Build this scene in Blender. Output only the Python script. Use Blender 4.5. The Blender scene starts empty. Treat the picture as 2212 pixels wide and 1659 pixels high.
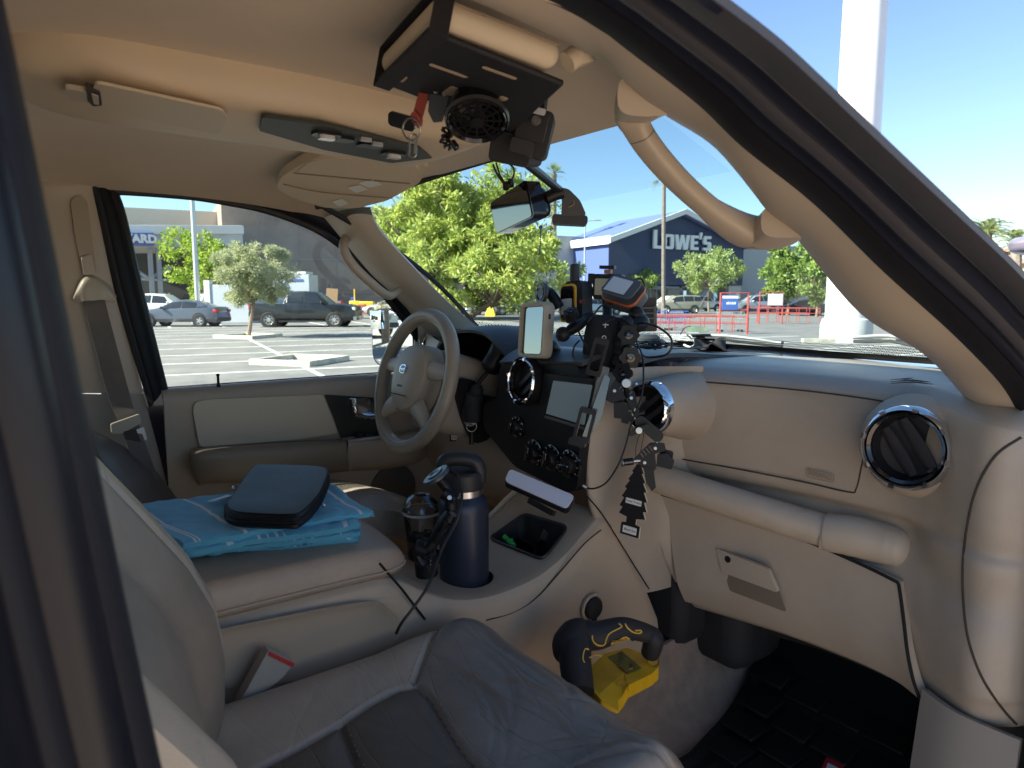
import bpy, bmesh, math, random
import numpy as np
from mathutils import Vector, Matrix, Euler, noise
random.seed(7)
R = math.radians
scene = bpy.context.scene
COL = scene.collection

# ------------------------------------------------------------------ camera
CF, CPITCH, CYAW = 1495.0, 7.2, 53.5          # focal length in picture units (picture 2212 x 1659), aim angles
CPOS = Vector((1.2, 0.0, 1.48))
_y, _p = R(CYAW), R(CPITCH)
C_R = Vector((math.cos(_y), math.sin(_y), 0))
C_F = Vector((-math.sin(_y)*math.cos(_p), math.cos(_y)*math.cos(_p), -math.sin(_p)))
C_U = C_R.cross(C_F)
cam = bpy.data.cameras.new('camera'); camo = bpy.data.objects.new('camera', cam); COL.objects.link(camo)
cam.sensor_width = 36; cam.lens = CF/2212*36; cam.clip_start = 0.02; cam.clip_end = 3000
camo.location = CPOS
camo.rotation_euler = Matrix((C_R, C_U, -C_F)).transposed().to_euler()
cam.dof.use_dof = True; cam.dof.focus_distance = 1.7; cam.dof.aperture_fstop = 9.0
scene.camera = camo

# ------------------------------------------------------------------ world, sun, exposure
SUN_LEFT, SUN_EL = 160.0, 36.0                # sun stands this far left of straight ahead
sd = Vector((-math.sin(R(SUN_LEFT))*math.cos(R(SUN_EL)), math.cos(R(SUN_LEFT))*math.cos(R(SUN_EL)), math.sin(R(SUN_EL))))
w = bpy.data.worlds.new('World'); scene.world = w; w.use_nodes = True
nt = w.node_tree; nt.nodes.clear()
sky = nt.nodes.new('ShaderNodeTexSky'); sky.sky_type = 'NISHITA'; sky.sun_disc = False
sky.sun_elevation = R(SUN_EL); sky.sun_rotation = math.atan2(sd.x, sd.y)
sky.air_density = 0.9; sky.dust_density = 0.25; sky.ozone_density = 3.0
bg = nt.nodes.new('ShaderNodeBackground'); bg.inputs['Strength'].default_value = 0.065
wo = nt.nodes.new('ShaderNodeOutputWorld')
nt.links.new(sky.outputs[0], bg.inputs[0]); nt.links.new(bg.outputs[0], wo.inputs[0])
sl = bpy.data.lights.new('sun', 'SUN'); sl.energy = 4.6; sl.angle = R(0.5); sl.color = (1.0, 0.93, 0.82)
so = bpy.data.objects.new('sun', sl); COL.objects.link(so); so.rotation_euler = sd.to_track_quat('Z', 'Y').to_euler()
so.location = (0, 0, 30)
scene.view_settings.view_transform = 'Standard'; scene.view_settings.look = 'None'
scene.view_settings.exposure = 2.05; scene.view_settings.gamma = 1.0
scene.render.engine = 'CYCLES'
scene.cycles.max_bounces = 10; scene.cycles.diffuse_bounces = 6; scene.cycles.transparent_max_bounces = 16
scene.cycles.caustics_reflective = False; scene.cycles.caustics_refractive = False

# ------------------------------------------------------------------ helpers
def at(x, y, **k):
    d = C_F + C_R*((x-1106)/CF) - C_U*((y-829.5)/CF)
    if 'd' in k: return CPOS + d*k['d']
    a, v = list(k.items())[0]; i = 'XYZ'.index(a)
    return CPOS + d*((v-CPOS[i])/d[i])
def atp(x, y, p0, n):
    d = C_F + C_R*((x-1106)/CF) - C_U*((y-829.5)/CF)
    return CPOS + d*((Vector(p0)-CPOS).dot(n)/d.dot(n))
def V(*a): return Vector(a)

MATS = {}
def mat(name, col, rough=.5, metal=0., bump=0., bscale=200., var=0., vscale=3., spec=.5, coat=0., trans=0., emit=None, estr=0., col2=None, sheen=0., bdist=.001):
    if name in MATS: return MATS[name]
    m = bpy.data.materials.new(name); m.use_nodes = True; MATS[name] = m
    t = m.node_tree; b = t.nodes['Principled BSDF']
    b.inputs['Base Color'].default_value = (*col, 1); b.inputs['Roughness'].default_value = rough
    b.inputs['Metallic'].default_value = metal; b.inputs['Specular IOR Level'].default_value = spec
    b.inputs['Coat Weight'].default_value = coat; b.inputs['Coat Roughness'].default_value = .05
    b.inputs['Sheen Weight'].default_value = sheen
    if emit: b.inputs['Emission Color'].default_value = (*emit, 1); b.inputs['Emission Strength'].default_value = estr
    tc = t.nodes.new('ShaderNodeTexCoord')
    if var > 0:
        n = t.nodes.new('ShaderNodeTexNoise'); n.inputs['Scale'].default_value = vscale; n.inputs['Detail'].default_value = 6; n.inputs['Roughness'].default_value = .65
        t.links.new(tc.outputs['Object'], n.inputs['Vector'])
        r = t.nodes.new('ShaderNodeValToRGB'); c2 = col2 or tuple(c*(1-var) for c in col)
        r.color_ramp.elements[0].position = .35; r.color_ramp.elements[1].position = .68
        r.color_ramp.elements[0].color = (*c2, 1); r.color_ramp.elements[1].color = (*col, 1)
        t.links.new(n.outputs['Fac'], r.inputs[0]); t.links.new(r.outputs[0], b.inputs['Base Color'])
        mr = t.nodes.new('ShaderNodeMapRange'); mr.inputs['To Min'].default_value = min(1, rough*1.15); mr.inputs['To Max'].default_value = rough*.85
        t.links.new(n.outputs['Fac'], mr.inputs['Value']); t.links.new(mr.outputs[0], b.inputs['Roughness'])
    if bump > 0:
        n2 = t.nodes.new('ShaderNodeTexNoise'); n2.inputs['Scale'].default_value = bscale; n2.inputs['Detail'].default_value = 3
        t.links.new(tc.outputs['Object'], n2.inputs['Vector'])
        bp = t.nodes.new('ShaderNodeBump'); bp.inputs['Strength'].default_value = bump; bp.inputs['Distance'].default_value = bdist
        t.links.new(n2.outputs['Fac'], bp.inputs['Height']); t.links.new(bp.outputs[0], b.inputs['Normal'])
    return m
def glassmat(name, tint, refl=1.45, rough=.0):
    m = bpy.data.materials.new(name); m.use_nodes = True; t = m.node_tree; t.nodes.clear(); MATS[name] = m
    o = t.nodes.new('ShaderNodeOutputMaterial'); tr = t.nodes.new('ShaderNodeBsdfTransparent'); tr.inputs[0].default_value = (*tint, 1)
    g = t.nodes.new('ShaderNodeBsdfGlossy'); g.inputs['Roughness'].default_value = rough
    f = t.nodes.new('ShaderNodeFresnel'); f.inputs['IOR'].default_value = refl
    mx = t.nodes.new('ShaderNodeMixShader')
    t.links.new(f.outputs[0], mx.inputs[0]); t.links.new(tr.outputs[0], mx.inputs[1]); t.links.new(g.outputs[0], mx.inputs[2]); t.links.new(mx.outputs[0], o.inputs[0])
    return m

class MB:
    def __init__(s): s.v = []; s.f = []; s.m = []
    def add(s, vs, fs, mi=0):
        o = len(s.v); s.v += [Vector(p) for p in vs]
        for i, f in enumerate(fs):
            s.f.append([o+k for k in f]); s.m.append(mi if isinstance(mi, int) else mi[i])
        return s
    def box(s, c, size, rot=None, mi=0):
        x, y, z = [a/2 for a in size]
        ps = [Vector((sx*x, sy*y, sz*z)) for sz in (-1, 1) for sy in (-1, 1) for sx in (-1, 1)]
        if rot is not None: ps = [rot @ p for p in ps]
        c = Vector(c)
        return s.add([c+p for p in ps], [(0,2,3,1),(4,5,7,6),(0,1,5,4),(2,6,7,3),(0,4,6,2),(1,3,7,5)], mi)
    def hexa(s, b, t, mi=0):      # two quads
        return s.add(list(b)+list(t), [(3,2,1,0),(4,5,6,7),(0,1,5,4),(1,2,6,5),(2,3,7,6),(3,0,4,7)], mi)
    def prism(s, poly, o, ex, ey, depth, mi=0, both=False):
        o, ex, ey = Vector(o), Vector(ex), Vector(ey); n = ex.cross(ey).normalized(); k = len(poly)
        a = [o+ex*p[0]+ey*p[1] for p in poly]; off = -n*depth
        s.add(a, [list(range(k))], mi); s.add([p+off for p in a], [list(range(k))[::-1]], mi)
        s.add(a+[p+off for p in a], [(i, i+k, (i+1)%k+k, (i+1)%k) for i in range(k)], mi)
        return s
    def tube(s, pts, r, n=10, closed=False, caps=True, mi=0, flat=1.0, up=None, sq=1.0):
        pts = [Vector(p) for p in pts]; k = len(pts)
        rr = r if isinstance(r, (list, tuple)) else [r]*k
        tg = []
        for i in range(k):
            a = pts[i-1] if (i > 0 or closed) else pts[i]; b = pts[(i+1)%k] if (i < k-1 or closed) else pts[i]
            t = (b-a); tg.append(t.normalized() if t.length > 1e-9 else Vector((0,0,1)))
        u = Vector(up) if up is not None else (Vector((0,0,1)) if abs(tg[0].z) < .9 else Vector((1,0,0)))
        vs = []
        for i in range(k):
            u = (u - tg[i]*u.dot(tg[i])).normalized(); w_ = tg[i].cross(u)
            for j in range(n):
                a = 2*math.pi*j/n; ca, sa = math.cos(a), math.sin(a); vs.append(pts[i] + u*(math.copysign(abs(ca)**sq, ca)*rr[i]*flat) + w_*(math.copysign(abs(sa)**sq, sa)*rr[i]))
            if up is not None: u = Vector(up)
        fs = []
        for i in range(k if closed else k-1):
            for j in range(n):
                a, b = i*n, ((i+1)%k)*n; fs.append((a+j, a+(j+1)%n, b+(j+1)%n, b+j))
        if caps and not closed: fs.append(list(range(n))[::-1]); fs.append([(k-1)*n+j for j in range(n)])
        return s.add(vs, fs, mi)
    def lathe(s, prof, o, ax, n=32, mi=0, capped=False, sx=1., sy=1., ref=None):
        o = Vector(o); ax = Vector(ax).normalized()
        u = Vector(ref) if ref is not None else (Vector((0,0,1)) if abs(ax.z) < .9 else Vector((1,0,0)))
        u = (u-ax*u.dot(ax)).normalized(); w_ = ax.cross(u); vs = []
        for (r, h) in prof:
            for j in range(n):
                a = 2*math.pi*j/n; vs.append(o+ax*h+u*(math.cos(a)*r*sx)+w_*(math.sin(a)*r*sy))
        fs = []
        for i in range(len(prof)-1):
            for j in range(n): fs.append((i*n+j, i*n+(j+1)%n, (i+1)*n+(j+1)%n, (i+1)*n+j))
        if capped: fs.append(list(range(n))[::-1]); fs.append([(len(prof)-1)*n+j for j in range(n)])
        return s.add(vs, fs, mi)
    def grid(s, rows, mi=0, thick=0., close=False):
        a, b = len(rows), len(rows[0]); P = [[Vector(p) for p in r] for r in rows]
        def nrm(i, j):
            du = P[min(i+1, a-1)][j]-P[max(i-1, 0)][j]; dv = P[i][min(j+1, b-1)]-P[i][max(j-1, 0)]
            n = du.cross(dv); return n.normalized() if n.length > 1e-12 else Vector((0,0,1))
        vs = [p for r in P for p in r]; fs = [(i*b+j, i*b+j+1, (i+1)*b+j+1, (i+1)*b+j) for i in range(a-1) for j in range(b-1)]
        if callable(mi): mm = [mi(i, j) for i in range(a-1) for j in range(b-1)]
        else: mm = [mi]*len(fs)
        s.add(vs, fs, mm)
        if thick:
            bk = [P[i][j]-nrm(i, j)*thick for i in range(a) for j in range(b)]
            s.add(bk, [f[::-1] for f in fs], mm)
            ring = [i for i in range(b)]+[i*b+b-1 for i in range(1, a)]+[(a-1)*b+j for j in range(b-2, -1, -1)]+[i*b for i in range(a-2, 0, -1)]
            k = len(ring); s.add([vs[i] for i in ring]+[bk[i] for i in ring], [(i, i+k, (i+1)%k+k, (i+1)%k) for i in range(k)], mm[0])
        return s
def cr(p0, p1, p2, p3, t):
    return 0.5*((2*p1)+(p2-p0)*t+(2*p0-5*p1+4*p2-p3)*t*t+(3*p1-p0-3*p2+p3)*t*t*t)
def spline(pts, n=8, closed=False):
    P = [Vector(p) for p in pts]; k = len(P); out = []
    for i in range(k if closed else k-1):
        if closed: a, b, c, d = P[i-1], P[i], P[(i+1)%k], P[(i+2)%k]
        else: a, b, c, d = P[max(i-1, 0)], P[i], P[i+1], P[min(i+2, k-1)]
        for j in range(n): out.append(cr(a, b, c, d, j/n))
    if not closed: out.append(P[-1].copy())
    return out
def spgrid(rows, nu=6, nv=6):
    R1 = [spline(r, nv) for r in rows]; cols = list(zip(*R1))
    C1 = [spline(c, nu) for c in cols]
    return [list(r) for r in zip(*C1)]
def rrect(w, h, r, n=5):
    out = []
    for cx, cy, a0 in ((w/2-r, h/2-r, 0), (-w/2+r, h/2-r, 90), (-w/2+r, -h/2+r, 180), (w/2-r, -h/2+r, 270)):
        for i in range(n+1):
            a = R(a0+90*i/n); out.append((cx+r*math.cos(a), cy+r*math.sin(a)))
    return out
def roundpoly(poly, r, n=4):
    out = []; k = len(poly)
    for i in range(k):
        p = Vector((*poly[i][:2],)); a = Vector((*poly[i-1][:2],)); b = Vector((*poly[(i+1)%k][:2],))
        da, db = (a-p), (b-p); ra = min(r, da.length*.45); rb = min(r, db.length*.45)
        s, e = p+da.normalized()*ra, p+db.normalized()*rb
        for j in range(n+1):
            t = j/n; q = s*(1-t)**2+p*2*t*(1-t)+e*t*t; out.append((q.x, q.y))
    return out

LOC = {}
def link(o, parent):
    COL.objects.link(o)
    if parent is not None: o.parent = parent
def make(name, mb, mats, parent=None, smooth=True, angle=35, bevel=0., seg=2, sub=0, label=None, cat=None, group=None, kind=None, loc=None, flip=False, solid=0.):
    me = bpy.data.meshes.new(name)
    if not isinstance(mats, (list, tuple)): mats = [mats]
    if parent is not None: L = LOC.get(parent.name, Vector((0,0,0)))
    elif loc is not None: L = Vector(loc)
    else: L = Vector((0,0,0))
    me.from_pydata([tuple(p-L) for p in mb.v], [], [f[::-1] if flip else f for f in mb.f])
    for m in mats: me.materials.append(m)
    me.polygons.foreach_set('material_index', mb.m)
    if smooth:
        me.polygons.foreach_set('use_smooth', [True]*len(me.polygons)); me.set_sharp_from_angle(angle=R(angle))
    me.update()
    o = bpy.data.objects.new(name, me); link(o, parent); LOC[o.name] = L
    if parent is None: o.location = L
    if solid: md = o.modifiers.new('s', 'SOLIDIFY'); md.thickness = solid; md.offset = 0
    if bevel: md = o.modifiers.new('b', 'BEVEL'); md.width = bevel; md.segments = seg; md.limit_method = 'ANGLE'; md.angle_limit = R(40)
    if sub: md = o.modifiers.new('ss', 'SUBSURF'); md.levels = sub; md.render_levels = sub
    if label: o['label'] = label
    if cat: o['category'] = cat
    if group: o['group'] = group
    if kind: o['kind'] = kind
    return o
def thing(name, label, cat, loc=(0,0,0), group=None):
    o = bpy.data.objects.new(name, None); COL.objects.link(o); o.location = loc; o.empty_display_size = .1
    o['label'] = label; o['category'] = cat; LOC[o.name] = Vector(loc)
    if group: o['group'] = group
    return o
def box(name, c, size, m, parent=None, rot=None, bevel=0., **k):
    return make(name, MB().box(c, size, rot), m, parent, bevel=bevel, **k)
def dup(root, loc, rz=0., label=None, scale=None):
    def cp(o, par):
        c = o.copy(); COL.objects.link(c)
        if par is not None: c.parent = par
        for ch in o.children: cp(ch, c)
        return c
    r = cp(root, None); r.location = loc; r.rotation_euler = (0, 0, rz)
    if scale: r.scale = (scale,)*3
    if label: r['label'] = label
    LOC[r.name] = Vector(loc)
    return r
def cutbool(o, cutters):
    for c in cutters:
        md = o.modifiers.new('c', 'BOOLEAN'); md.operation = 'DIFFERENCE'; md.object = c; md.solver = 'EXACT'
    bpy.context.view_layer.update()
    dg = bpy.context.evaluated_depsgraph_get(); me = bpy.data.meshes.new_from_object(o.evaluated_get(dg))
    o.modifiers.clear(); o.data = me
    for c in cutters: bpy.data.objects.remove(c)
    me.polygons.foreach_set('use_smooth', [True]*len(me.polygons)); me.set_sharp_from_angle(angle=R(35))
def text(name, body, o, ex, ey, h, m, parent=None, ext=.0004, bold=0., align='CENTER', **k):
    cu = bpy.data.curves.new(name, 'FONT'); cu.body = body; cu.size = h; cu.extrude = ext; cu.offset = bold; cu.align_x = align; cu.align_y = 'CENTER'; cu.resolution_u = 3
    ob = bpy.data.objects.new(name+'_c', cu); COL.objects.link(ob); bpy.context.view_layer.update()
    dg = bpy.context.evaluated_depsgraph_get(); me = bpy.data.meshes.new_from_object(ob.evaluated_get(dg)); bpy.data.objects.remove(ob)
    ex, ey = Vector(ex).normalized(), Vector(ey).normalized(); n = ex.cross(ey)
    M = Matrix((ex, ey, n)).transposed().to_4x4(); M.translation = Vector(o); me.transform(M)
    L = LOC.get(parent.name, Vector((0,0,0))) if parent is not None else Vector((0,0,0))
    me.transform(Matrix.Translation(-L)); me.materials.clear(); me.materials.append(m)
    t = bpy.data.objects.new(name, me); link(t, parent); LOC[t.name] = L
    for a, b in k.items(): t[a] = b
    return t
# ------------------------------------------------------------------ outside: ground, markings, planters
GZ = -0.12
def g(x, d):                      # ground point under picture column x at depth d
    p = at(x, 640, d=d); return Vector((p.x, p.y, GZ))
Dv = Vector((math.sin(R(10)), math.cos(R(10)), 0)); Nv = Vector((math.cos(R(10)), -math.sin(R(10)), 0)); UP = Vector((0,0,1))
asphalt = mat('asphalt', (.21,.207,.20), .85, bump=.6, bscale=60, var=.35, vscale=.9, col2=(.135,.134,.132), bdist=.01)
make('ground', MB().add([(-1500,-1500,GZ),(1500,-1500,GZ),(1500,1500,GZ),(-1500,1500,GZ)], [(0,1,2,3)]), asphalt, kind='structure', smooth=False)
white_line = mat('road_paint', (.80,.80,.76), .7, var=.3, vscale=2.5, col2=(.5,.5,.48))
make('added_bounce_ground', MB().add([(1.45,-22,GZ+.004),(20,-22,GZ+.004),(20,22,GZ+.004),(1.45,22,GZ+.004)], [(0,1,2,3)]), mat('bounce_paving', (.58,.46,.36), .8, bump=.4, bscale=30, var=.15, vscale=1.5, bdist=.01), kind='structure', smooth=False)  # unseen pale ground, added to bounce warm sunlight into the cabin
mk = MB()
def line(a, b, w_=.15, z=.004):
    a, b = Vector(a), Vector(b); t = (b-a).normalized(); s_ = Vector((-t.y, t.x, 0))*w_/2
    q = [a-s_, a+s_, b+s_, b-s_]; mk.add([(p.x, p.y, GZ+z) for p in q], [(3,2,1,0)])
c0 = Vector((-14.6, 5.6, 0))
line(c0+Nv*9, c0-Nv*16, .12, .008)
base = Vector((-14.3, 2.6, 0)); base -= Dv*((base-c0).dot(Dv))
for i in range(-3, 9):
    p = base - Nv*(2.62*i)
    line(p-Dv*5.6, p+Dv*5.6)
p = c0-Nv*23
for i in range(-8, 16): line(p+Dv*(2.62*i)-Nv*4.9, p+Dv*(2.62*i))
line(p-Dv*20, p+Dv*40)
q = g(1750, 32)
for i in range(-4, 8): line(q-Dv*9+Nv*(2.62*i), q-Dv*3.6+Nv*(2.62*i))
q = g(1080, 34)
for i in range(-3, 6): line(q+Nv*(2.7*i)-Dv*6, q+Nv*(2.7*i))
make('parking_line', mk, white_line, kind='structure', smooth=False)
kerb = mat('kerb', (.70,.66,.54), .85, bump=.8, bscale=30, var=.4, vscale=4, bdist=.01)
soil = mat('planter_soil', (.30,.23,.16), .95, bump=1, bscale=30, var=.4, vscale=4, bdist=.02)
def planter(c, r, label):
    t = thing('planter_island', label, 'planter', (c.x, c.y, GZ), 'concrete tree planters in the parking lot')
    a = [c+v for v in (Dv*-r, Nv*r, Dv*r, Nv*-r)]; b = [c+v*((r-.16)/r) for v in (Dv*-r, Nv*r, Dv*r, Nv*-r)]
    m = MB(); h = .13
    P = [Vector((p.x,p.y,GZ)) for p in a]+[Vector((p.x,p.y,GZ+h)) for p in a]+[Vector((p.x,p.y,GZ+h)) for p in b]+[Vector((p.x,p.y,GZ)) for p in b]
    fs = []
    for i in range(4):
        j = (i+1)%4; fs += [(i,j,4+j,4+i),(4+i,4+j,8+j,8+i),(8+i,8+j,12+j,12+i)]
    make('kerb', m.add(P, fs), kerb, t, bevel=.02)
    s_ = MB().grid(spgrid([[b[0]+UP*(GZ+.05), b[1]+UP*(GZ+.05)], [b[3]+UP*(GZ+.05), b[2]+UP*(GZ+.05)]], 8, 8))
    make('soil', s_, soil, t)
    return t
isl1 = at(650, 783, Z=GZ); planter(isl1, 1.2, 'empty diamond concrete planter with bare soil, nearest to the driver window')
isl2 = at(537, 729, Z=GZ); planter(isl2, 1.3, 'diamond concrete planter holding the silvery olive tree')

# ------------------------------------------------------------------ trees
def leafmat(name, c, c2):
    m = bpy.data.materials.new(name); m.use_nodes = True; t = m.node_tree; t.nodes.clear()
    o = t.nodes.new('ShaderNodeOutputMaterial'); d = t.nodes.new('ShaderNodeBsdfPrincipled'); tl = t.nodes.new('ShaderNodeBsdfTranslucent'); mx = t.nodes.new('ShaderNodeMixShader')
    d.inputs['Roughness'].default_value = .5
    tc = t.nodes.new('ShaderNodeNewGeometry'); n = t.nodes.new('ShaderNodeTexNoise'); n.inputs['Scale'].default_value = 1.6; n.inputs['Detail'].default_value = 4
    r = t.nodes.new('ShaderNodeValToRGB'); r.color_ramp.elements[0].position = .38; r.color_ramp.elements[1].position = .62
    r.color_ramp.elements[0].color = (*c2, 1); r.color_ramp.elements[1].color = (*c, 1)
    t.links.new(tc.outputs['Position'], n.inputs['Vector']); t.links.new(n.outputs[0], r.inputs[0])
    for q_ in (d.inputs['Base Color'], tl.inputs[0]): t.links.new(r.outputs[0], q_)
    mx.inputs[0].default_value = .42; t.links.new(d.outputs[0], mx.inputs[1]); t.links.new(tl.outputs[0], mx.inputs[2]); t.links.new(mx.outputs[0], o.inputs[0])
    return m
L_lime = leafmat('leaf_lime', (.42,.52,.07), (.2,.32,.04)); L_olive = leafmat('leaf_olive', (.50,.52,.30), (.28,.32,.17))
L_big = leafmat('leaf_big', (.56,.60,.14), (.27,.36,.09)); L_mid = leafmat('leaf_mid', (.34,.44,.09), (.16,.25,.06)); L_palm = leafmat('leaf_palm', (.36,.42,.18), (.2,.26,.11)); L_pale = leafmat('leaf_pale', (.46,.54,.20), (.27,.35,.11))
bark = mat('bark', (.30,.22,.15), .9, bump=1, bscale=25, var=.4, vscale=6, bdist=.02); bark2 = mat('bark_grey', (.24,.20,.17), .9, bump=1, bscale=25, var=.4, vscale=6, bdist=.02)
def leaves(centres, per, size, asp=.38, seed=1, spread=1.0):
    rg = np.random.default_rng(seed); n = len(centres)*per
    c = np.repeat(np.array([[*p, r] for p, r in centres]), per, axis=0)
    d = rg.normal(size=(n,3)); d /= np.linalg.norm(d, axis=1)[:,None]; rad = rg.random(n)**.45
    pos = c[:,:3]+d*(rad*c[:,3])[:,None]
    a = rg.normal(size=(n,3))+d*1.1; a /= np.linalg.norm(a, axis=1)[:,None]
    b = np.cross(a, rg.normal(size=(n,3))); b /= np.linalg.norm(b, axis=1)[:,None]
    L = (size*(.6+.8*rg.random(n)))[:,None]; nn = np.cross(a, b)
    v = np.stack([pos, pos+a*L*.5+b*L*asp*.5+nn*L*.06, pos+a*L, pos+a*L*.5-b*L*asp*.5+nn*L*.06], axis=1).reshape(-1,3)
    return v, n
def leafobj(name, centres, per, size, m, parent, asp=.38, seed=1):
    v, n = leaves(centres, per, size, asp, seed); L = np.array(LOC[parent.name]); v = v-L
    me = bpy.data.meshes.new(name); me.vertices.add(len(v)); me.vertices.foreach_set('co', v.ravel().astype(np.float32))
    me.loops.add(n*4); me.loops.foreach_set('vertex_index', np.arange(n*4, dtype=np.int32)); me.polygons.add(n)
    me.polygons.foreach_set('loop_start', np.arange(0, n*4, 4, dtype=np.int32)); me.polygons.foreach_set('loop_total', np.full(n, 4, dtype=np.int32))
    me.update(); me.validate(); me.materials.append(m)
    o = bpy.data.objects.new(name, me); link(o, parent); LOC[o.name] = Vector(LOC[parent.name]); return o
def tree(name, label, cx, d, crown, width, height, trunk_r, lm, bm, nclump=60, per=160, size=.14, asp=.38, seed=1, cr_=.16, group=None, base=None, lean=0, shape=1.0):
    """crown = picture y of crown centre; width/height in picture units"""
    k = d/CF; b = base if base is not None else g(cx, d)
    cc = at(cx, crown, d=d) + C_R*(lean*k); cc = Vector((cc.x, cc.y, cc.z)); rw, rh = width*k/2, height*k/2
    t = thing(name, label, 'tree', tuple(b), group); rnd = random.Random(seed)
    tm = MB(); fork = cc - UP*rh*.75
    tm.tube(spline([b, b.lerp(fork, .5)+Vector((rnd.uniform(-.1,.1), rnd.uniform(-.1,.1), 0)), fork], 4), [trunk_r*(1-.04*i) for i in range(9)], 8)
    cl = []
    for i in range(nclump):
        u = Vector((rnd.gauss(0,1), rnd.gauss(0,1), rnd.gauss(0,1))).normalized(); rr = rnd.random()**.4
        p = cc + Vector((u.x*rw*rr, u.y*rw*rr, u.z*rh*rr*shape)); 
        cl.append((p, (rw+rh)*.5*cr_*rnd.uniform(.6,1.35)))
        if i < 16:
            tm.tube([fork - UP*.1*rh, fork.lerp(p, .5)+Vector((rnd.uniform(-.1,.1),)*3)*rw, p], [trunk_r*.5, trunk_r*.28, trunk_r*.1], 5)
    make('trunk', tm, bm, t)
    leafobj('crown', cl, per, size, lm, t, asp, seed)
    return t
tree('olive_tree', 'young silvery olive tree in the diamond planter', 537, isl2 and (isl2-CPOS).dot(C_F), 590, 168, 140, .085, L_olive, bark, 90, 260, .14, .22, 3, .17, base=Vector((isl2.x, isl2.y, GZ)), lean=10)
tree('lime_tree', 'small bright lime green tree beside the tall lot lamp post', 433, 47, 566, 160, 160, .1, L_lime, bark, 50, 90, .24, .5, 5, .18)
tree('leafy_tree', 'broad leafy tree on the left of the group seen through the windscreen', 958, 50, 500, 230, 270, .25, L_big, bark, 120, 120, .44, .3, 11, .14, 'leafy trees behind the windscreen', lean=-30)
tree('leafy_tree', 'broad leafy tree in the middle of the group, with the dark trunk', 976, 52, 470, 330, 220, .25, L_big, bark2, 130, 115, .44, .3, 12, .125, 'leafy trees behind the windscreen', lean=60)
tree('leafy_tree', 'broad leafy tree on the right of the group, reaching towards the blue store', 1004, 48, 580, 380, 190, .25, L_big, bark, 140, 110, .42, .3, 13, .12, 'leafy trees behind the windscreen', lean=60)
tree('parking_tree', 'rounded pale green tree in front of the big gabled blue wall', 1532, 74, 586, 150, 88, .12, L_pale, bark, 70, 130, .32, .3, 21, .17, 'trees in front of the store')
tree('parking_tree', 'low small green tree left of the tall thin palm, before the store doors', 1392, 85, 602, 70, 42, .1, L_mid, bark, 30, 110, .35, .4, 22, .2, 'trees in front of the store')
tree('parking_tree', 'tall green tree left of the thick white pole', 1702, 58, 590, 105, 130, .13, L_mid, bark, 70, 130, .34, .4, 23, .18, 'trees in front of the store')
tree('parking_tree', 'green tree half hidden behind the thick white pole', 1766, 54, 590, 80, 120, .11, L_mid, bark, 50, 130, .34, .4, 24, .18, 'trees in front of the store')

def palm(label, cx, d, top, size, feather, seed, rtr, fronds=34, group='palms around the lot'):
    b = g(cx, d); k = d/CF; tp = at(cx, top, d=d); tp = Vector((tp.x, tp.y, tp.z)); t = thing('palm_tree', label, 'palm tree', tuple(b), group); rnd = random.Random(seed)
    pts = [b.lerp(tp, i/30) for i in range(31)]
    make('trunk', MB().tube(pts, [rtr*(1.25 if i < 2 else 1)*(1+.06*(i%2)) for i in range(31)], 9), bark2, t)
    m = MB(); s = size*k
    for i in range(fronds):
        az = i*2.399+rnd.uniform(-.3,.3); el = rnd.uniform(-.5, 1.35) if not feather else rnd.uniform(-.1,1.4)
        dr = Vector((math.cos(az)*math.cos(el), math.sin(az)*math.cos(el), math.sin(el))); side = dr.cross(UP).normalized()
        L = s*rnd.uniform(.8,1.1)
        spine = [tp+dr*(L*q_/8)-UP*(L*(.55 if feather else .4)*(q_/8)**2.2) for q_ in range(9)]
        if feather:
            for q_ in range(1, 9):
                for h_ in (0,.5):
                    p = spine[q_-1].lerp(spine[q_], h_)
                    for sg in (-1,1):
                        e = p+(side*sg*.9+dr*.7-UP*.25)*L*.2*(1-.5*q_/9); m.add([p, p+dr*L*.03, e], [(0,1,2)])
        else:
            for a in range(-5,6):
                aa = a*.22; f = (dr*math.cos(aa)+side*math.sin(aa)); st = spine[4]
                e = st+f*L*.55-UP*(L*.15*abs(a)/5); m.add([st-side*L*.01, st+side*L*.02, e], [(0,1,2)])
        m.tube(spine, [.012*s]*9, 3)
    make('crown', m, L_palm, t, smooth=False)
palm('very tall thin palm standing before the big blue store gable', 1434, 62, 378, 34, False, 1, .18, 44)
palm('palm rising behind the leafy trees, its crown above the rear view mirror', 1196, 90, 376, 30, False, 2, .38, 44)
palm('feather palm at the right edge with its whole crown in view', 2132, 75, 505, 72, True, 3, .5, 46)
palm('feather palm at the far right edge, cut by the picture side', 2196, 70, 528, 68, True, 4, .5, 46)

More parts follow.
